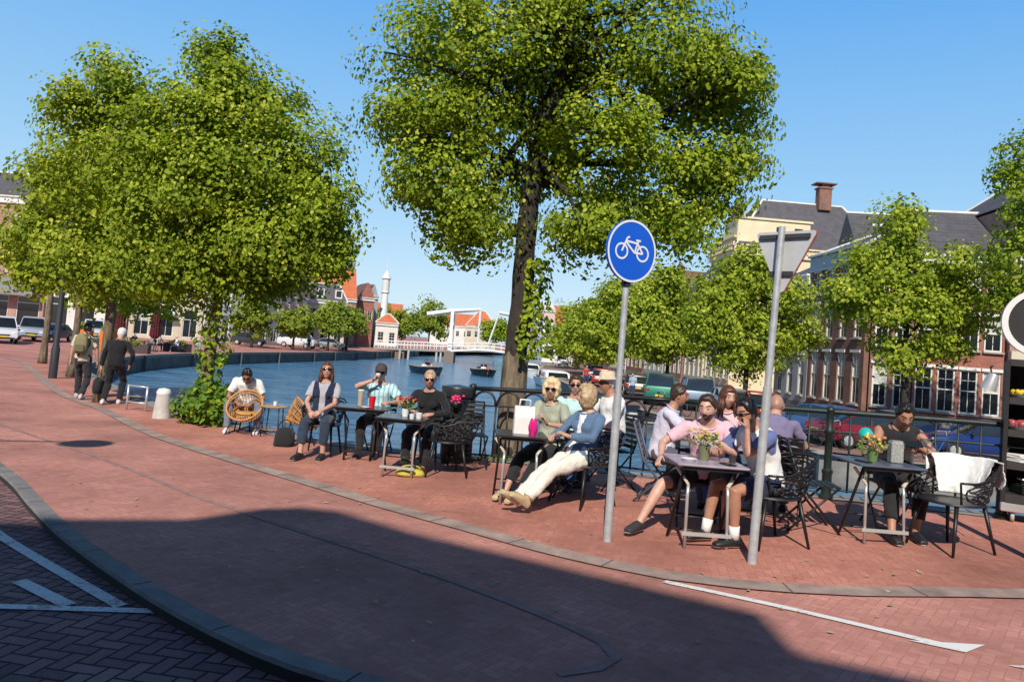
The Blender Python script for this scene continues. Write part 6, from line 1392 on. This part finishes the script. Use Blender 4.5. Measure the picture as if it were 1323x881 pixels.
    person('curly blonde woman in a denim jacket leaning back, white trousers stretched out', .88, 8.5, -52, fem=True, hip=(0, -.04, .53), lean=-24, slouch=30, head=(-30, 12, 0), wL=(.12, -.30, .76), wR=(-.10, -.32, .74), fL=(.10, -.80, .13), fR=(-.03, -.84, .12), kL=(.1, -.2, 1), kR=(-.1, -.2, 1), tpL=-32, tpR=-32, hdL=(-.6, -.5, .3),
           top=cloth('denim_jacket', (.10, .17, .28)), pattern=([WHITEC], lambda q: 1 if (q.y < -.04 and abs(q.x) < .03+.22*max(0, q.z-.05)) else 0), sleeve='long', bottom=cloth('cream_trousers', (.74, .71, .62), .05), shoe=SAND, hair='curly', hairm=HAIR_ASH, skinm=SK1)
    person('man in a straw hat and loose white shirt seen from behind the sign pole', 1.34, 9.66, -64, hip=(0, .05, .62), lean=4, slouch=14, head=(-8, 2, 0), wL=(.14, -.34, .74), wR=(-.14, -.36, .74), top=WHITEC, sleeve='long', bottom=cloth('dark_teal_trousers', (.03, .07, .09)), shoe=SNEAK_B, hair='short', hairm=HAIR_W, hat=('brim', M('straw', (.62, .50, .36), rough=.8, var=.2, scale=30)), glasses=True, skinm=SK2, belly=.03)
    person('short-haired woman in a white shirt facing right at the rear table', 1.88, 8.84, 72, fem=True, hip=(0, .05, .56), lean=6, slouch=12, head=(8, 4, 0), wL=(.14, -.42, .80), wR=(-.10, -.44, .82), top=cloth('lavender_white', (.60, .58, .70)), bottom=cloth('grey_trousers', (.09, .09, .12)), shoe=SNEAK_B, hair='short', hairm=HAIR_B, skinm=SK2)
    person('bearded man in a pink shirt with an arm on his bare knee', 2.03, 7.6, -10, hip=(0, 0, .55), lean=4, slouch=28, side=-4, head=(-20, 6, 0), wR=(-.46, -.34, .70), eR=(-.8, .6, -.3), wL=(.0, -.33, .90), eL=(1, .2, -.6), fR=(-.62, -.40, .075), kR=(-.75, -.6, .7), toeR=-30, fL=(.16, -.30, .075), hdL=(-.5, -.3, .6), hdR=(-.3, -.7, -.5), curl=.8,
           top=cloth('pink_tee', (.72, .46, .54)), pattern=([cloth('emblem_grey', (.42, .42, .52))], lambda q: 1 if (q.y < 0 and .034 < math.hypot(q.x-.07, q.z-.02) < .05) else 0), bottom=BLACKC, leg='shorts', shoe=M('slip_on', (.035, .035, .04), rough=.7), hair='short', hairm=HAIR_B, beard=True, skinm=SK3)
    person('woman with long auburn hair and a pink blouse at the rear table', 2.5, 8.78, -14, fem=True, hip=(0, .05, .57), lean=4, slouch=12, head=(26, 6, 0), wL=(.15, -.34, .80), wR=(-.15, -.34, .80), top=cloth('pale_pink', (.72, .50, .54)), bottom=DENIM, shoe=SNEAK_W, hair='long', hairm=HAIR_AU, skinm=SK3)
    p, J = person('man in a white shirt with blue sleeves and sunglasses resting his head on his hand', 2.40, 7.14, -70, hip=(0, .05, .56), lean=13, slouch=18, head=(4, 10, 0), wL=(.10, -.26, 1.04), eL=(.3, -.9, -1), wR=(-.12, -.42, .80), hdL=(-.35, .05, .9), fL=(.12, -.34, .075), fR=(-.14, -.46, .075), curl=1.2,
           top=WHITEC, pattern=([cloth('raglan_blue', (.12, .16, .34))], lambda q: 1 if abs(q.x) > .175 and q.z > -.02 else 0), bottom=NAVY, leg='shorts', shoe=SNEAK_B, sock=WHITEC, hair='short', hairm=HAIR_K, glasses=True, beard=True, skinm=SK2)
    person('bald man in a purple shirt seen from behind', 2.88, 8.26, 158, hip=(0, .02, .55), lean=8, slouch=24, head=(0, 6, 0), wL=(.14, -.40, .80), wR=(-.14, -.40, .80), top=cloth('mauve', (.20, .17, .29)), bottom=DENIM, shoe=SNEAK_B, hair='buzz', hairm=skin('skin_stubble', (.40, .22, .16)), skinm=SK1)
    p, J = person('man in a black sleeveless shirt with a tattooed arm looking down at his phone', 4.02, 7.94, -6, hip=(0, .05, .56), lean=10, slouch=16, head=(-2, 26, 0), wL=(.07, -.33, .89), wR=(-.07, -.34, .87), eL=(1, .1, -.6), eR=(-1, .1, -.6), fL=(.06, -.42, .075), fR=(-.20, -.54, .075), hdL=(-.7, -.5, .1), hdR=(.7, -.5, .1), curl=.9,
           top=BLACKC, sleeve='none', bottom=BLACKC, leg='capri', shoe=SNEAK_B, hair='short', hairm=HAIR_K, beard=False, skinm=SK2)
    bm_ = p.children[0]; tat = M('tattoo_ink', (.09, .075, .075), rough=.5, var=.4, scale=40); bm_.data.materials.append(tat); k = len(bm_.data.materials)-1
    for po in bm_.data.polygons:
        c = po.center
        if c.x > .17 and .72 < c.z < 1.06 and noise.noise(V(c)*26) > -.05: po.material_index = k
    q = (J['wL']+J['wR'])/2+V((0, -.09, .035)); t = thing('mobile_phone', 'phone held by the man with the tattooed arm', 'phone', q, R(-6)); t.rotation_euler = (R(40), 0, R(-6)); mb = MB(); mb.box((0, 0, 0), (.15, .075, .01), bev=.003); mb.build('case', BLK, t); mb = MB(); mb.box((0, 0, .0058), (.138, .066, .001)); mb.build('screen', GLASS, t)
    # walkers
    p, J = person('man walking away in a cream shirt and navy cap', -9.5, 17.5, 190, hip=(0, 0, .91), lean=3, slouch=6, head=(0, 4, 0), wL=(.28, -.06, .80), wR=(-.27, -.12, .82), fL=(.12, -.22, .085), fR=(-.12, .24, .10), tpR=14, top=cloth('cream_shirt', (.60, .53, .40)), bottom=cloth('charcoal', (.03, .03, .035)), shoe=M('grey_sneaker', (.45, .43, .42), rough=.7), hair='short', hairm=HAIR_B, hat=('cap', M('cap_navy', (.03, .035, .09), rough=.8)), vs=.014)
    t = thing('backpack', 'olive backpack on the back of the walking man', 'backpack', J['W']@V((0, .215, 1.02)), R(190)); mb = MB()
    mb.loft([[((.135*k)*math.copysign(abs(math.cos(a))**.5, math.cos(a)), .085*k2*math.copysign(abs(math.sin(a))**.6, math.sin(a)), z) for a in [2*pi*i/20 for i in range(20)]] for k, k2, z in ((.8, .7, 0), (1, 1, .05), (1.05, 1.1, .2), (.95, .9, .36), (.6, .55, .43), (.2, .2, .44))]); me = mb.mesh('sack', cloth('olive', (.22, .20, .11)), True); wrinkle(me, .012, 9, 2); link('sack', me, t)
    mb = MB(); mb.box((0, .095, .12), (.2, .05, .17), bev=.02); mb.build('pocket', cloth('olive_dark', (.14, .13, .07)), t)
    for sx in (-1, 1): mb = MB(); mb.tube([(sx*.09, -.06, .06), (sx*.14, -.12, .2), (sx*.13, -.13, .38), (sx*.09, -.04, .42)], .016, 6); mb.build('strap', cloth('olive_dark', (.14, .13, .07)), t, True)
    p, J = person('person walking away in a black jacket and white cap carrying a bag', -8.42, 16.8, 186, hip=(0, 0, .88), lean=8, slouch=12, head=(0, 12, 0), wL=(.30, -.02, .74), wR=(-.26, -.12, .86), fL=(.10, .18, .09), fR=(-.10, -.16, .08), tpL=10, top=cloth('black_jacket', (.014, .014, .018)), sleeve='long', bottom=cloth('black_jeans', (.018, .018, .024)), shoe=M('pale_sneaker', (.6, .57, .55), rough=.7), hair='short', hairm=HAIR_W, hat=('cap', WHT), vs=.014)
    mb = MB(); 
    q = J['wL']+J['dL']*.09; bag('big dark shoulder bag in the hand of the person in the black jacket', (q.x, q.y, q.z-.50), (.34, .18, .34), BLACKC, 9, 100, name='hand_bag')
    # near things
    railing('black iron railing with pointed arches between the litter bin and the big tree', [(-.45, 11.22), (.9, 10.86), (2.25, 10.25)], GRN=BLK, bal=.014); railing('green iron railing along the quay behind the rear tables', [(2.3, 10.22), (3.82, 9.58), (5.45, 8.98), (7.2, 8.1), (9, 7.2)], False, .21, 1.75, bal=.014)
    bike_sign(); yield_sign(); ring_sign(); litter_bin(); kitchen_cart()
    z0 = g(5.9, 8.8); ct = lambda u, v: (6.42+u*.866+v*.5, 8.57-u*.5+v*.866)
    for lb, x, y, z, m, sz in (('yellow fruit bowl on the upper shelf of the serving cart', *ct(-.62, -.1), 1.38, M('fruit_yellow', (.72, .50, .03), rough=.4), .03), ('white tray of pastries on the upper shelf of the serving cart', *ct(-.4, -.12), 1.38, M('pastry', (.62, .52, .42), rough=.7), .03), ('red and pink jars on the middle shelf of the serving cart', *ct(-.62, -.1), 1.02, M('jar_red', (.40, .08, .09), rough=.3), .045)):
        t = thing('food_tray', lb, 'food tray', (x, y, z0+z)); mb = MB(); mb.lathe([(.001, 0), (.09, 0), (.115, .03), (.105, .03), (.085, .008), (.001, .008)], n=18); mb.build('tray', SILV, t)
        mb = MB(); [mb.ell((random.uniform(-.06, .06), random.uniform(-.06, .06), .02+sz*.8+random.random()*.02), (sz, sz, sz), None, 10, 7) for _ in range(9)]; mb.build('food', m, t, True)
    t = thing('folded_napkin', 'stack of white napkins on the middle shelf of the serving cart', 'napkins', (*ct(-.38, -.1), z0+1.02)); mb = MB(); [mb.box((0, .01*(i % 2), .012+i*.02), (.2, .16, .018), rz=.05*(i % 3), bev=.004) for i in range(6)]; mb.build('napkin', WHITEC, t)
    t = thing('folded_cloth', 'white folded cloth on the lower shelf of the serving cart', 'cloth', (*ct(-.6, -.12), z0+.658)); mb = MB(); [mb.box((0, .012*(i % 2), .012+i*.022), (.22, .2, .02), rz=.3+.06*(i % 3), bev=.006) for i in range(4)]; mb.build('cloth', WHITEC, t)
    t = thing('cutlery_box', 'dark wire basket of cutlery on the lowest shelf of the serving cart', 'cutlery', (*ct(-.5, -.08), z0+.31)); mb = MB(); mb.box((0, 0, .05), (.3, .24, .1), bev=.01); mb.build('basket', BLK, t); mb = MB(); [mb.tube([(random.uniform(-.12, .12), random.uniform(-.09, .09), .1), (random.uniform(-.13, .13), random.uniform(-.1, .1), .17)], .006, 5) for _ in range(24)]; mb.build('cutlery', SILV, t)
    t = thing('spot_lamp', 'grey metal spot lamp clamped to the left side of the serving cart', 'lamp', (5.46, 8.74, z0+1.53)); m = Matrix.Rotation(R(14), 3, 'Y')@Matrix.Rotation(R(12), 3, 'X'); mb = MB(); mb.lathe([(.001, .10), (.05, .095), (.06, .07), (.085, -.09), (.08, -.09), (.055, .06), (.001, .07)], n=18, m=m); smooth_by(mb.build('shade', SILV, t), 50); mb = MB(); mb.tube([(.0, 0, .09), (.02, .05, .17), (.075, .1, .18)], .01, 6); mb.build('arm', BLK, t, True)
    t = thing('bicycle_helmet', 'turquoise cycle helmet hung on the green railing', 'helmet', (4.33, 9.27, g(4.3, 9.3)+.78)); mb = MB(); mb.lathe([(.001, .12), (.05, .11), (.085, .07), (.1, .0), (.09, -.01), (.001, .0)], n=18, m=Matrix.Diagonal((.85, 1.1, 1.1))); smooth_by(mb.build('shell', M('turquoise_shell', (.02, .50, .44), rough=.3), t), 50); mb = MB(); mb.tube([(-.05, 0, 0), (0, .05, .28), (.05, 0, 0)], .006, 5); mb.build('strap', BLK, t, True)
    t = thing('flower_basket', 'pink flowers in a dark pot hooked to the front of the litter bin', 'flower pot', (-.66, 10.86, g(-.66, 10.9)+.80)); mb = MB(); mb.lathe([(.001, 0), (.04, 0), (.055, .09), (.001, .09)], n=14); mb.build('pot', GRN, t, True); mb = MB(); [mb.ell((random.gauss(0, .035), random.gauss(0, .03), .12+random.gauss(0, .03)), (.022, .022, .02), None, 7, 5) for _ in range(24)]; mb.build('blossoms', M('blossom_pink', (.72, .03, .16), rough=.5), t, True)
    x, y = -6.5, 14.95; t = thing('bollard', 'squat white-topped stone bollard at the edge of the water', 'bollard', (x, y, g(x, y))); mb = MB(); mb.lathe([(.001, 0), (.17, 0), (.125, .46), (.001, .46)], n=20); smooth_by(mb.build('shaft', M('bollard_stone', (.52, .49, .46), rough=.85, var=.25, bump=.3), t), 50); mb = MB(); mb.lathe([(.128, .46), (.135, .5), (.1, .56), (.001, .58)], n=20); smooth_by(mb.build('cap', WHT, t), 60)
    x, y = -7.45, 15.9; t = thing('bicycle_rack', 'low grey metal rack at the edge of the water', 'rack', (x, y, g(x, y)), R(-18)); mb = MB()
    for s_ in (-1, 1): mb.tube([(s_*.24, 0, 0), (s_*.24, 0, .52)], .022, 8)
    mb.build('post', SILV, t, True); mb = MB(); [mb.tube([(-.24, 0, z), (.24, 0, z)], .018, 8) for z in (.5, .17)]; mb.build('bar', SILV, t, True); mb = MB(); mb.box((0, .03, .26), (.44, .012, .03)); mb.build('plate', BLK, t)
    x, y = -13.15, 22.7; t = thing('street_lamp', 'dark slim lamp post beside the pale trunks at the road bend', 'street lamp', (x, y, g(x, y)-.02)); mb = MB(); mb.tube([(0, 0, 0), (0, 0, .9), (0, 0, 1.), (0, 0, 4.2)], [.115, .115, .085, .06], 12); smooth_by(mb.build('post', M('lamp_dark', (.03, .032, .036), rough=.5), t)); mb = MB(); mb.lathe([(.06, 4.2), (.12, 4.26), (.17, 4.5), (.08, 4.64), (.001, 4.68)], n=12); mb.build('lantern', M('lantern_dark', (.05, .05, .05), rough=.3), t)
    # lamp on a curved arm beside the road, outside the frame; its shadow lies on the road
    t = thing('street_lamp', 'street lamp with a long curved arm on the left of the road', 'street lamp', (-10.6, 2.6, -.4)); mb = MB(); mb.tube([(0, 0, 0), (0, 0, 5.4), (.4, .2, 6.2), (1.4, .6, 6.6), (3.4, 1.3, 6.5)], [.09, .06, .05, .04, .03], 10); mb.build('post', BLK, t, True); mb = MB(); mb.lathe([(.001, .12), (.12, .1), (.36, -.02), (.36, -.05), (.001, -.06)], (3.6, 1.36, 6.42), 24); smooth_by(mb.build('lamp_head', BLK, t))
    # grass at the tree foot, litter
    rng = np.random.default_rng(3); n = 500; C = np.stack([.05+rng.normal(0, .33, n), 11.42+rng.normal(0, .12, n), np.zeros(n)], 1); C[:, 2] = [g(a, b)+.05 for a, b, c in C]; Nn = rng.normal(size=(n, 3)); Nn[:, 2] *= .2; Nn /= np.linalg.norm(Nn, axis=1, keepdims=True)
    tag(link('grass', leaf_mesh('grass', C, Nn, .11*rng.uniform(.6, 1.3, n), [M('grass_blade', (.12, .19, .04), rough=.6, var=.3)], np.zeros(n, int), rng, False, .25)), 'tuft of grass at the foot of the big linden', 'grass', kind='stuff')
    mb = MB()
    for i in range(330):
        k = random.random(); y = 4.4+9*k*k+random.uniform(0, 2); x = random.uniform(-.75, .55)*y; z = g(x, y)+.012
        if (x+.66) < -(y-4)*.95 or (x < -1 and y < 5.5): continue
        if y > 10.3-.55*x: continue
        s_ = random.uniform(.012, .035); a = random.uniform(0, 6.3); mb.poly([(x+s_*math.cos(a+q)*(1 if j % 2 else .5), y+s_*math.sin(a+q)*(1 if j % 2 else .5), z+random.uniform(0, .008)) for j, q in enumerate((0, 1.57, 3.14, 4.71))])
    tag(mb.build('fallen_bracts', M('dry_bract', (.40, .34, .17), rough=.8, var=.5, scale=3)), 'dry linden bracts scattered over the road bricks', 'litter', kind='stuff')
# ------------------------------------------------------------------ distance
def build_distance():
    Q = QUAY
    paint = lambda n, c, mt=.3: M('paint_'+n, c, rough=.25, metal=mt, var=.05)
    car('green van parked behind the railing on the right quay', 9.5, 47.5, Q, 168, paint('green', (.03, .19, .13)), 'van'); car('grey-blue van parked beside the green van', 11.2, 45.5, Q, 172, paint('greyblue', (.20, .26, .33)), 'van'); car('silver car behind the rear tables on the right quay', 12.2, 42.6, Q, 176, paint('silver', (.42, .46, .50)), 'hatch')
    car('bright red car behind the woman with auburn hair', 13.6, 41.4, Q, 170, paint('red', (.36, .02, .025), .1), 'hatch'); car('light blue car parked at the corner of the right quay', 13.1, 32.4, Q, 200, paint('midblue', (.06, .15, .33)), 'hatch'); car('dark red car parked at the edge of the right quay', 14.4, 30.6, Q, 96, paint('darkred', (.22, .015, .03), .1), 'sedan')
    car('deep blue car parked at the quay edge behind the man with the phone', 18.4, 29.8, Q, 262, paint('blue', (.02, .05, .20)), 'hatch'); car('navy car parked behind the deep blue car', 16.4, 33.0, Q, 268, paint('navy', (.015, .03, .10)), 'sedan'); car('dark grey car farther up the right quay', 9.3, 55., Q, 172, paint('grey', (.05, .05, .055)), 'hatch'); car('red hatchback farther up the right quay', 8.0, 64., Q, 172, paint('red', (.36, .02, .025), .1), 'hatch')
    car('dark blue car on the right quay beyond the cycle sign', 8.4, 74., Q, 172, paint('navy', (.015, .03, .10)), 'hatch'); car('blue car at the far right of the quay beside the serving cart', 21.6, 28.9, Q, 258, paint('blue', (.02, .05, .20)), 'hatch')
    L0 = -1.3
    car('white van driving towards the view at the left edge', -36.2, 55.5, L0-.02, 38, paint('white', (.66, .68, .70), .05), 'van'); car('silver car behind the white van', -37.6, 61.5, L0, 30, paint('silver', (.42, .46, .50)), 'van'); car('dark blue saloon with yellow number plate at the road bend', -37.2, 63.5, L0, 8, paint('navy', (.015, .03, .10)), 'sedan'); car('pale van behind the slim trunks on the left', -39.5, 74., L0, 30, paint('pale', (.5, .56, .62), .05), 'van')
    car('dark car parked on the far left quay', -31.6, 95., L0, 100, paint('grey', (.05, .05, .055)), 'hatch'); car('white delivery van parked on the far left quay', -27.2, 101., L0, 80, paint('white', (.66, .68, .70), .05), 'van', s=1.15); car('grey car parked beyond the white van on the far left quay', -24.4, 108., L0, 90, paint('silver', (.42, .46, .50)), 'hatch')
    for i, (lb, x, y, z, rz, c) in enumerate([('bicycle at the quay edge left of the dark red car', 12.3, 29.3, Q, 70, 'black'), ('bicycle at the quay edge behind the man with the phone', 15.9, 28.2, Q, 110, 'blue'), ('bicycle at the quay edge above the lattice armchair with the white jacket', 19.6, 27.3, Q, 80, 'black'), ('bicycle near the bend of the right quay', 8.4, 42.2, Q, 20, 'black'), ('bicycle against the quay rail behind the short-haired woman', 9.0, 39.8, Q, 30, 'blue'),
        ('first bicycle of the far left quay row', -24.9, 95.5, L0, 80, 'black'), ('second bicycle of the far left quay row', -24.3, 97.2, L0, 95, 'red'), ('third bicycle of the far left quay row', -23.7, 99.3, L0, 70, 'black'), ('fourth bicycle of the far left quay row', -23.2, 101.4, L0, 88, 'blue'), ('fifth bicycle of the far left quay row', -22.6, 103.8, L0, 75, 'black')]):
        bicycle(lb, x, y, z, rz, {'black': BLK, 'blue': paint('midblue', (.06, .15, .33)), 'red': paint('red', (.36, .02, .025), .1)}[c])
    # terrace on the left quay
    OR = M('orange_planter', (.62, .17, .025), rough=.6, var=.1)
    for lb, x, y in (('left one of the two tall orange planters on the far terrace', -30.6, 56.), ('right one of the two tall orange planters on the far terrace', -28.9, 56.4)):
        t = bush('planter', lb, 'planter', (x, y, g(x, y)), [(0, 0, 1.55, .5, .5, .3, 16)], 26, .25, .16, [LEAF2, IVY], int(-x), fold=False); mb = MB(); mb.loft([[(sx*k, sy*k, z) for sx, sy in ((-1, -1), (1, -1), (1, 1), (-1, 1))] for k, z in ((.42, 0), (.5, 1.4), (.44, 1.4), (.42, 1.3))]); mb.build('box', OR, t)
    for lb, x, y in (('left closed maroon parasol on the far terrace', -30.0, 60.), ('right closed maroon parasol on the far terrace', -27.5, 60.5)):
        z = g(x, y); t = thing('parasol', lb, 'parasol', (x, y, z)); mb = MB(); mb.tube([(0, 0, 0), (0, 0, 3.7)], .035, 8); mb.lathe([(.001, 0), (.35, 0), (.35, .1), (.001, .12)], n=16); mb.build('pole', DWOOD, t)
        mb = MB(); mb.loft([[(r_*math.cos(2*pi*i/24)*(1+.16*math.cos(i*pi)), r_*math.sin(2*pi*i/24)*(1+.16*math.cos(i*pi)), zz) for i in range(24)] for r_, zz in ((.16, 1.0), (.36, 1.25), (.30, 2.2), (.34, 2.6), (.14, 3.5), (.02, 3.7))]); mb.build('canopy', cloth('maroon', (.10, .012, .02)), t)
    for k, (x, y, rz) in enumerate(((-27.0, 56.2, 4), (-29.2, 57.2, 4), (-26.9, 63.5, 60))):
        t = bush('planter_box', ['long dark planter box at the edge of the far quay', 'second dark planter box behind the walking couple', 'dark planter box right of the far parasols'][k], 'planter', (x, y, g(x, y)), [(0, 0, .75, 1.0, .3, .16, 16)], 18, .2, .14, [LEAF3, LEAF], 70+k, fold=False); t.rotation_euler.z = R(rz); mb = MB(); mb.box((0, 0, .33), (2.3, .6, .66), bev=.03); mb.build('box', M('planter_dark', (.06, .04, .035), rough=.7), t)
    for k, (x, y) in enumerate(((-31., 61.5), (-28.8, 61.8), (-27.1, 62.2))):
        z = g(x, y); t = thing('cafe_table', ['left dark table on the far terrace', 'middle dark table on the far terrace', 'right dark table on the far terrace'][k], 'table', (x, y, z)); mb = MB(); mb.lathe([(.001, .74), (.45, .74), (.45, .70), (.001, .70)], n=18); mb.build('tabletop', DWOOD, t); mb = MB(); mb.cyl((0, 0, .02), (0, 0, .7), .04, 8); mb.lathe([(.001, 0), (.25, 0), (.25, .03), (.001, .04)], n=14); mb.build('leg', BLK, t)
    FC = [cloth('far_pink', (.62, .38, .42)), WHITEC_(), cloth('far_navy', (.03, .04, .09)), cloth('far_red', (.42, .05, .05)), cloth('far_sky', (.30, .42, .55)), cloth('far_sand', (.5, .42, .3))]
    far = [('seated guest in pink at the left far terrace table', -31.6, 61.2, 40, 0), ('seated guest in white at the left far terrace table', -30.4, 61.6, -60, 1), ('seated guest in navy at the middle far terrace table', -29.5, 61.4, 60, 2), ('seated guest in light blue at the middle far terrace table', -28.2, 62., -70, 4), ('seated guest in sand at the right far terrace table', -27.8, 62., 70, 5), ('seated guest in white at the right far terrace table', -26.5, 62.4, -60, 1)]
    for lb, x, y, rz, c in far:
        person(lb, x, y, rz, far=True, vs=.03, top=FC[c], bottom=FC[2], hair='short', fem=c % 2 == 0, hairm=[HAIR_B, HAIR_BL, HAIR_K][c % 3], group='guests on the far terrace')
        t = thing('cafe_chair', 'dark chair under the '+lb, 'chair', (x, y, g(x, y)), R(rz), 'chairs on the far terrace'); mb = MB(); mb.box((0, .02, .43), (.42, .42, .04)); mb.box((0, .24, .68), (.42, .03, .42)); mb.build('seat', BLK, t); mb = MB(); [mb.cyl((sx*.18, .02+sy*.18, 0), (sx*.18, .02+sy*.18, .42), .015, 5) for sx in (-1, 1) for sy in (-1, 1)]; mb.build('legs', BLK, t)
    person('passer-by in pink on the far quay behind the left tree', -24.8+-1.8, 67., 20, far=True, vs=.03, top=FC[0], bottom=FC[4], hip=(0, 0, .92), hairm=HAIR_B, shoe=None)
    person('passer-by in dark clothes on the far quay near the white van', -23.8, 93., 10, far=True, vs=.03, top=FC[2], bottom=FC[2], hip=(0, 0, .92), hairm=HAIR_K)
    person('passer-by in red on the right quay beyond the cycle sign', 6.4, 62., 10, far=True, vs=.03, top=FC[3], bottom=FC[2], hip=(0, 0, .92), hairm=HAIR_K, z=Q)
    person('passer-by in light blue on the right quay', 8.2, 50., -30, far=True, vs=.03, top=FC[4], bottom=FC[2], hip=(0, 0, .92), hairm=HAIR_B, z=Q)
    # boats
    NV = M('hull_navy', (.012, .016, .035), rough=.35); BK = M('hull_black', (.012, .012, .012), rough=.5)
    boat('navy blue sloop with passengers sailing towards the terrace', -8.3, 82.5, 24, 6.2, 2.4, NV, .78); boat('black open boat full of passengers on the canal', -2.6, 90., 10, 6.4, 2.5, BK, .72)
    for lb, x, y, rz, c in (('passenger in white on the navy sloop', -8.7, 82.1, 30, 1), ('passenger in pink on the navy sloop', -8.0, 83.2, -60, 0), ('steersman in navy on the navy sloop', -8.9, 84.2, 20, 2), ('passenger in white at the bow of the black boat', -2.6, 89., 0, 1), ('passenger in navy on the black boat', -3.2, 90., 40, 2), ('passenger in red on the black boat', -2.1, 90.3, -40, 3), ('steersman in sand on the black boat', -2.6, 91.8, 0, 5)):
        person(lb, x, y, rz, far=True, vs=.03, top=FC[c], bottom=FC[2], hairm=[HAIR_B, HAIR_K][c % 2], z=WATER-.02, group='boat passengers')
    boat('white cabin cruiser moored near the right quay', 4.9, 76., 8, 7.5, 3.3, WHT, .9, cabin=True, name='cabin_cruiser'); boat('smaller white cruiser behind the big trunk', 3.0, 97., 14, 7., 2.6, WHT, .8, cabin=True, name='cabin_cruiser'); boat('dark moored boat at the wall behind the cabin cruiser', 5.0, 86., 6, 7, 2.4, NV, .7, group='boats moored at the right quay'); boat('brown wooden boat moored under the green van', 6.0, 52., 10, 6, 2.2, M('hull_brown', (.12, .06, .03), rough=.4), .62, group='boats moored at the right quay'); boat('low grey boat moored under the silver car', 6.9, 41., 12, 5.6, 2., M('hull_grey', (.2, .2, .2), rough=.5), .55, group='boats moored at the right quay')
    drawbridge()
    for k, (x, y, w, h) in enumerate(((-70, 330, 60, 10), (-5, 345, 50, 9), (60, 330, 60, 11))):
        bush('far_wood', ['distant row of trees behind the left roofs', 'distant row of trees behind the bridge', 'distant row of trees behind the right quay'][k], 'trees', (x, y, -1.3), [(0, 0, h*.5, w*.55, 6, h*.5, 90)], 22, 3.2, 1.3, [LEAF3, LEAF], 90+k, fold=False)['kind'] = 'stuff'
def WHITEC_(): return cloth('white_cloth', (.78, .77, .75), .05)
# ------------------------------------------------------------------ light and camera
def build_light():
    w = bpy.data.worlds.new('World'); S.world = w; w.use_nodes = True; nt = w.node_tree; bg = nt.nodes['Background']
    sky = N(nt, 'ShaderNodeTexSky'); sky.sky_type = 'NISHITA'; sky.sun_disc = False; sky.sun_elevation = R(40); sky.sun_rotation = R(187.5); sky.air_density = 1.0; sky.dust_density = .3; sky.ozone_density = 2.2; sky.altitude = 0
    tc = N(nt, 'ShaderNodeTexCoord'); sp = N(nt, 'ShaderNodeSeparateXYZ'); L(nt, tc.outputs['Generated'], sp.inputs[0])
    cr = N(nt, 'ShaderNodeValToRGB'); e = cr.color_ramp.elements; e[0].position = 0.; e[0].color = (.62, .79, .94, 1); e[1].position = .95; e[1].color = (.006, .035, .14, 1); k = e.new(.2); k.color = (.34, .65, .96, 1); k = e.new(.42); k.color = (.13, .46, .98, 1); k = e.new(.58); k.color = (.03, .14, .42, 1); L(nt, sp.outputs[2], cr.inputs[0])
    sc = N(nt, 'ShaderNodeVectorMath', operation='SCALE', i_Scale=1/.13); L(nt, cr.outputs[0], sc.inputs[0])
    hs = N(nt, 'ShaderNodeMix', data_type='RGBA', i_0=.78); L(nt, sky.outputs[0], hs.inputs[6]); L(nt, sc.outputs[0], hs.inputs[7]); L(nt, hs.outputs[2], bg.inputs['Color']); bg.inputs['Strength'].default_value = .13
    l = bpy.data.lights.new('sun', 'SUN'); l.energy = 5.0; l.angle = R(.5); l.color = (1., .93, .82); o = bpy.data.objects.new('sun', l); COL.objects.link(o)
    e = R(40); d = V((.13*math.cos(e)/1., .99*math.cos(e), -math.sin(e))); o.rotation_euler = d.to_track_quat('-Z', 'Y').to_euler(); o.location = (-5, -20, 30)
def build_camera():
    c = bpy.data.cameras.new('camera'); o = bpy.data.objects.new('camera', c); COL.objects.link(o)
    r, p = R(4.7), R(3.31); F = V((0, math.cos(p), math.sin(p))); U = V((0, -math.sin(p), math.cos(p))); X = V((1, 0, 0))
    rt = X*math.cos(r)+U*math.sin(r); up = -X*math.sin(r)+U*math.cos(r)
    o.matrix_world = Matrix.Translation((0, 0, EYE))@Matrix((rt, up, -F)).transposed().to_4x4()
    c.sensor_width = 36; c.lens = 1000/1323*36; c.shift_y = -55.5/1323; c.clip_end = 4000; c.clip_start = .05; S.camera = o
import time
_t = time.time()
for fn in (build_light, build_camera, build_ground, build_trees, build_houses, build_distance, build_terrace):
    fn(); print(fn.__name__, round(time.time()-_t, 1))
S.render.engine = 'CYCLES'; S.view_settings.view_transform = 'Standard'; S.view_settings.look = 'None'; S.view_settings.exposure = 0; S.view_settings.gamma = 1
S.cycles.max_bounces = 6; S.cycles.transparent_max_bounces = 4; S.cycles.diffuse_bounces = 3; S.cycles.use_denoising = True; S.cycles.sample_clamp_indirect = 6
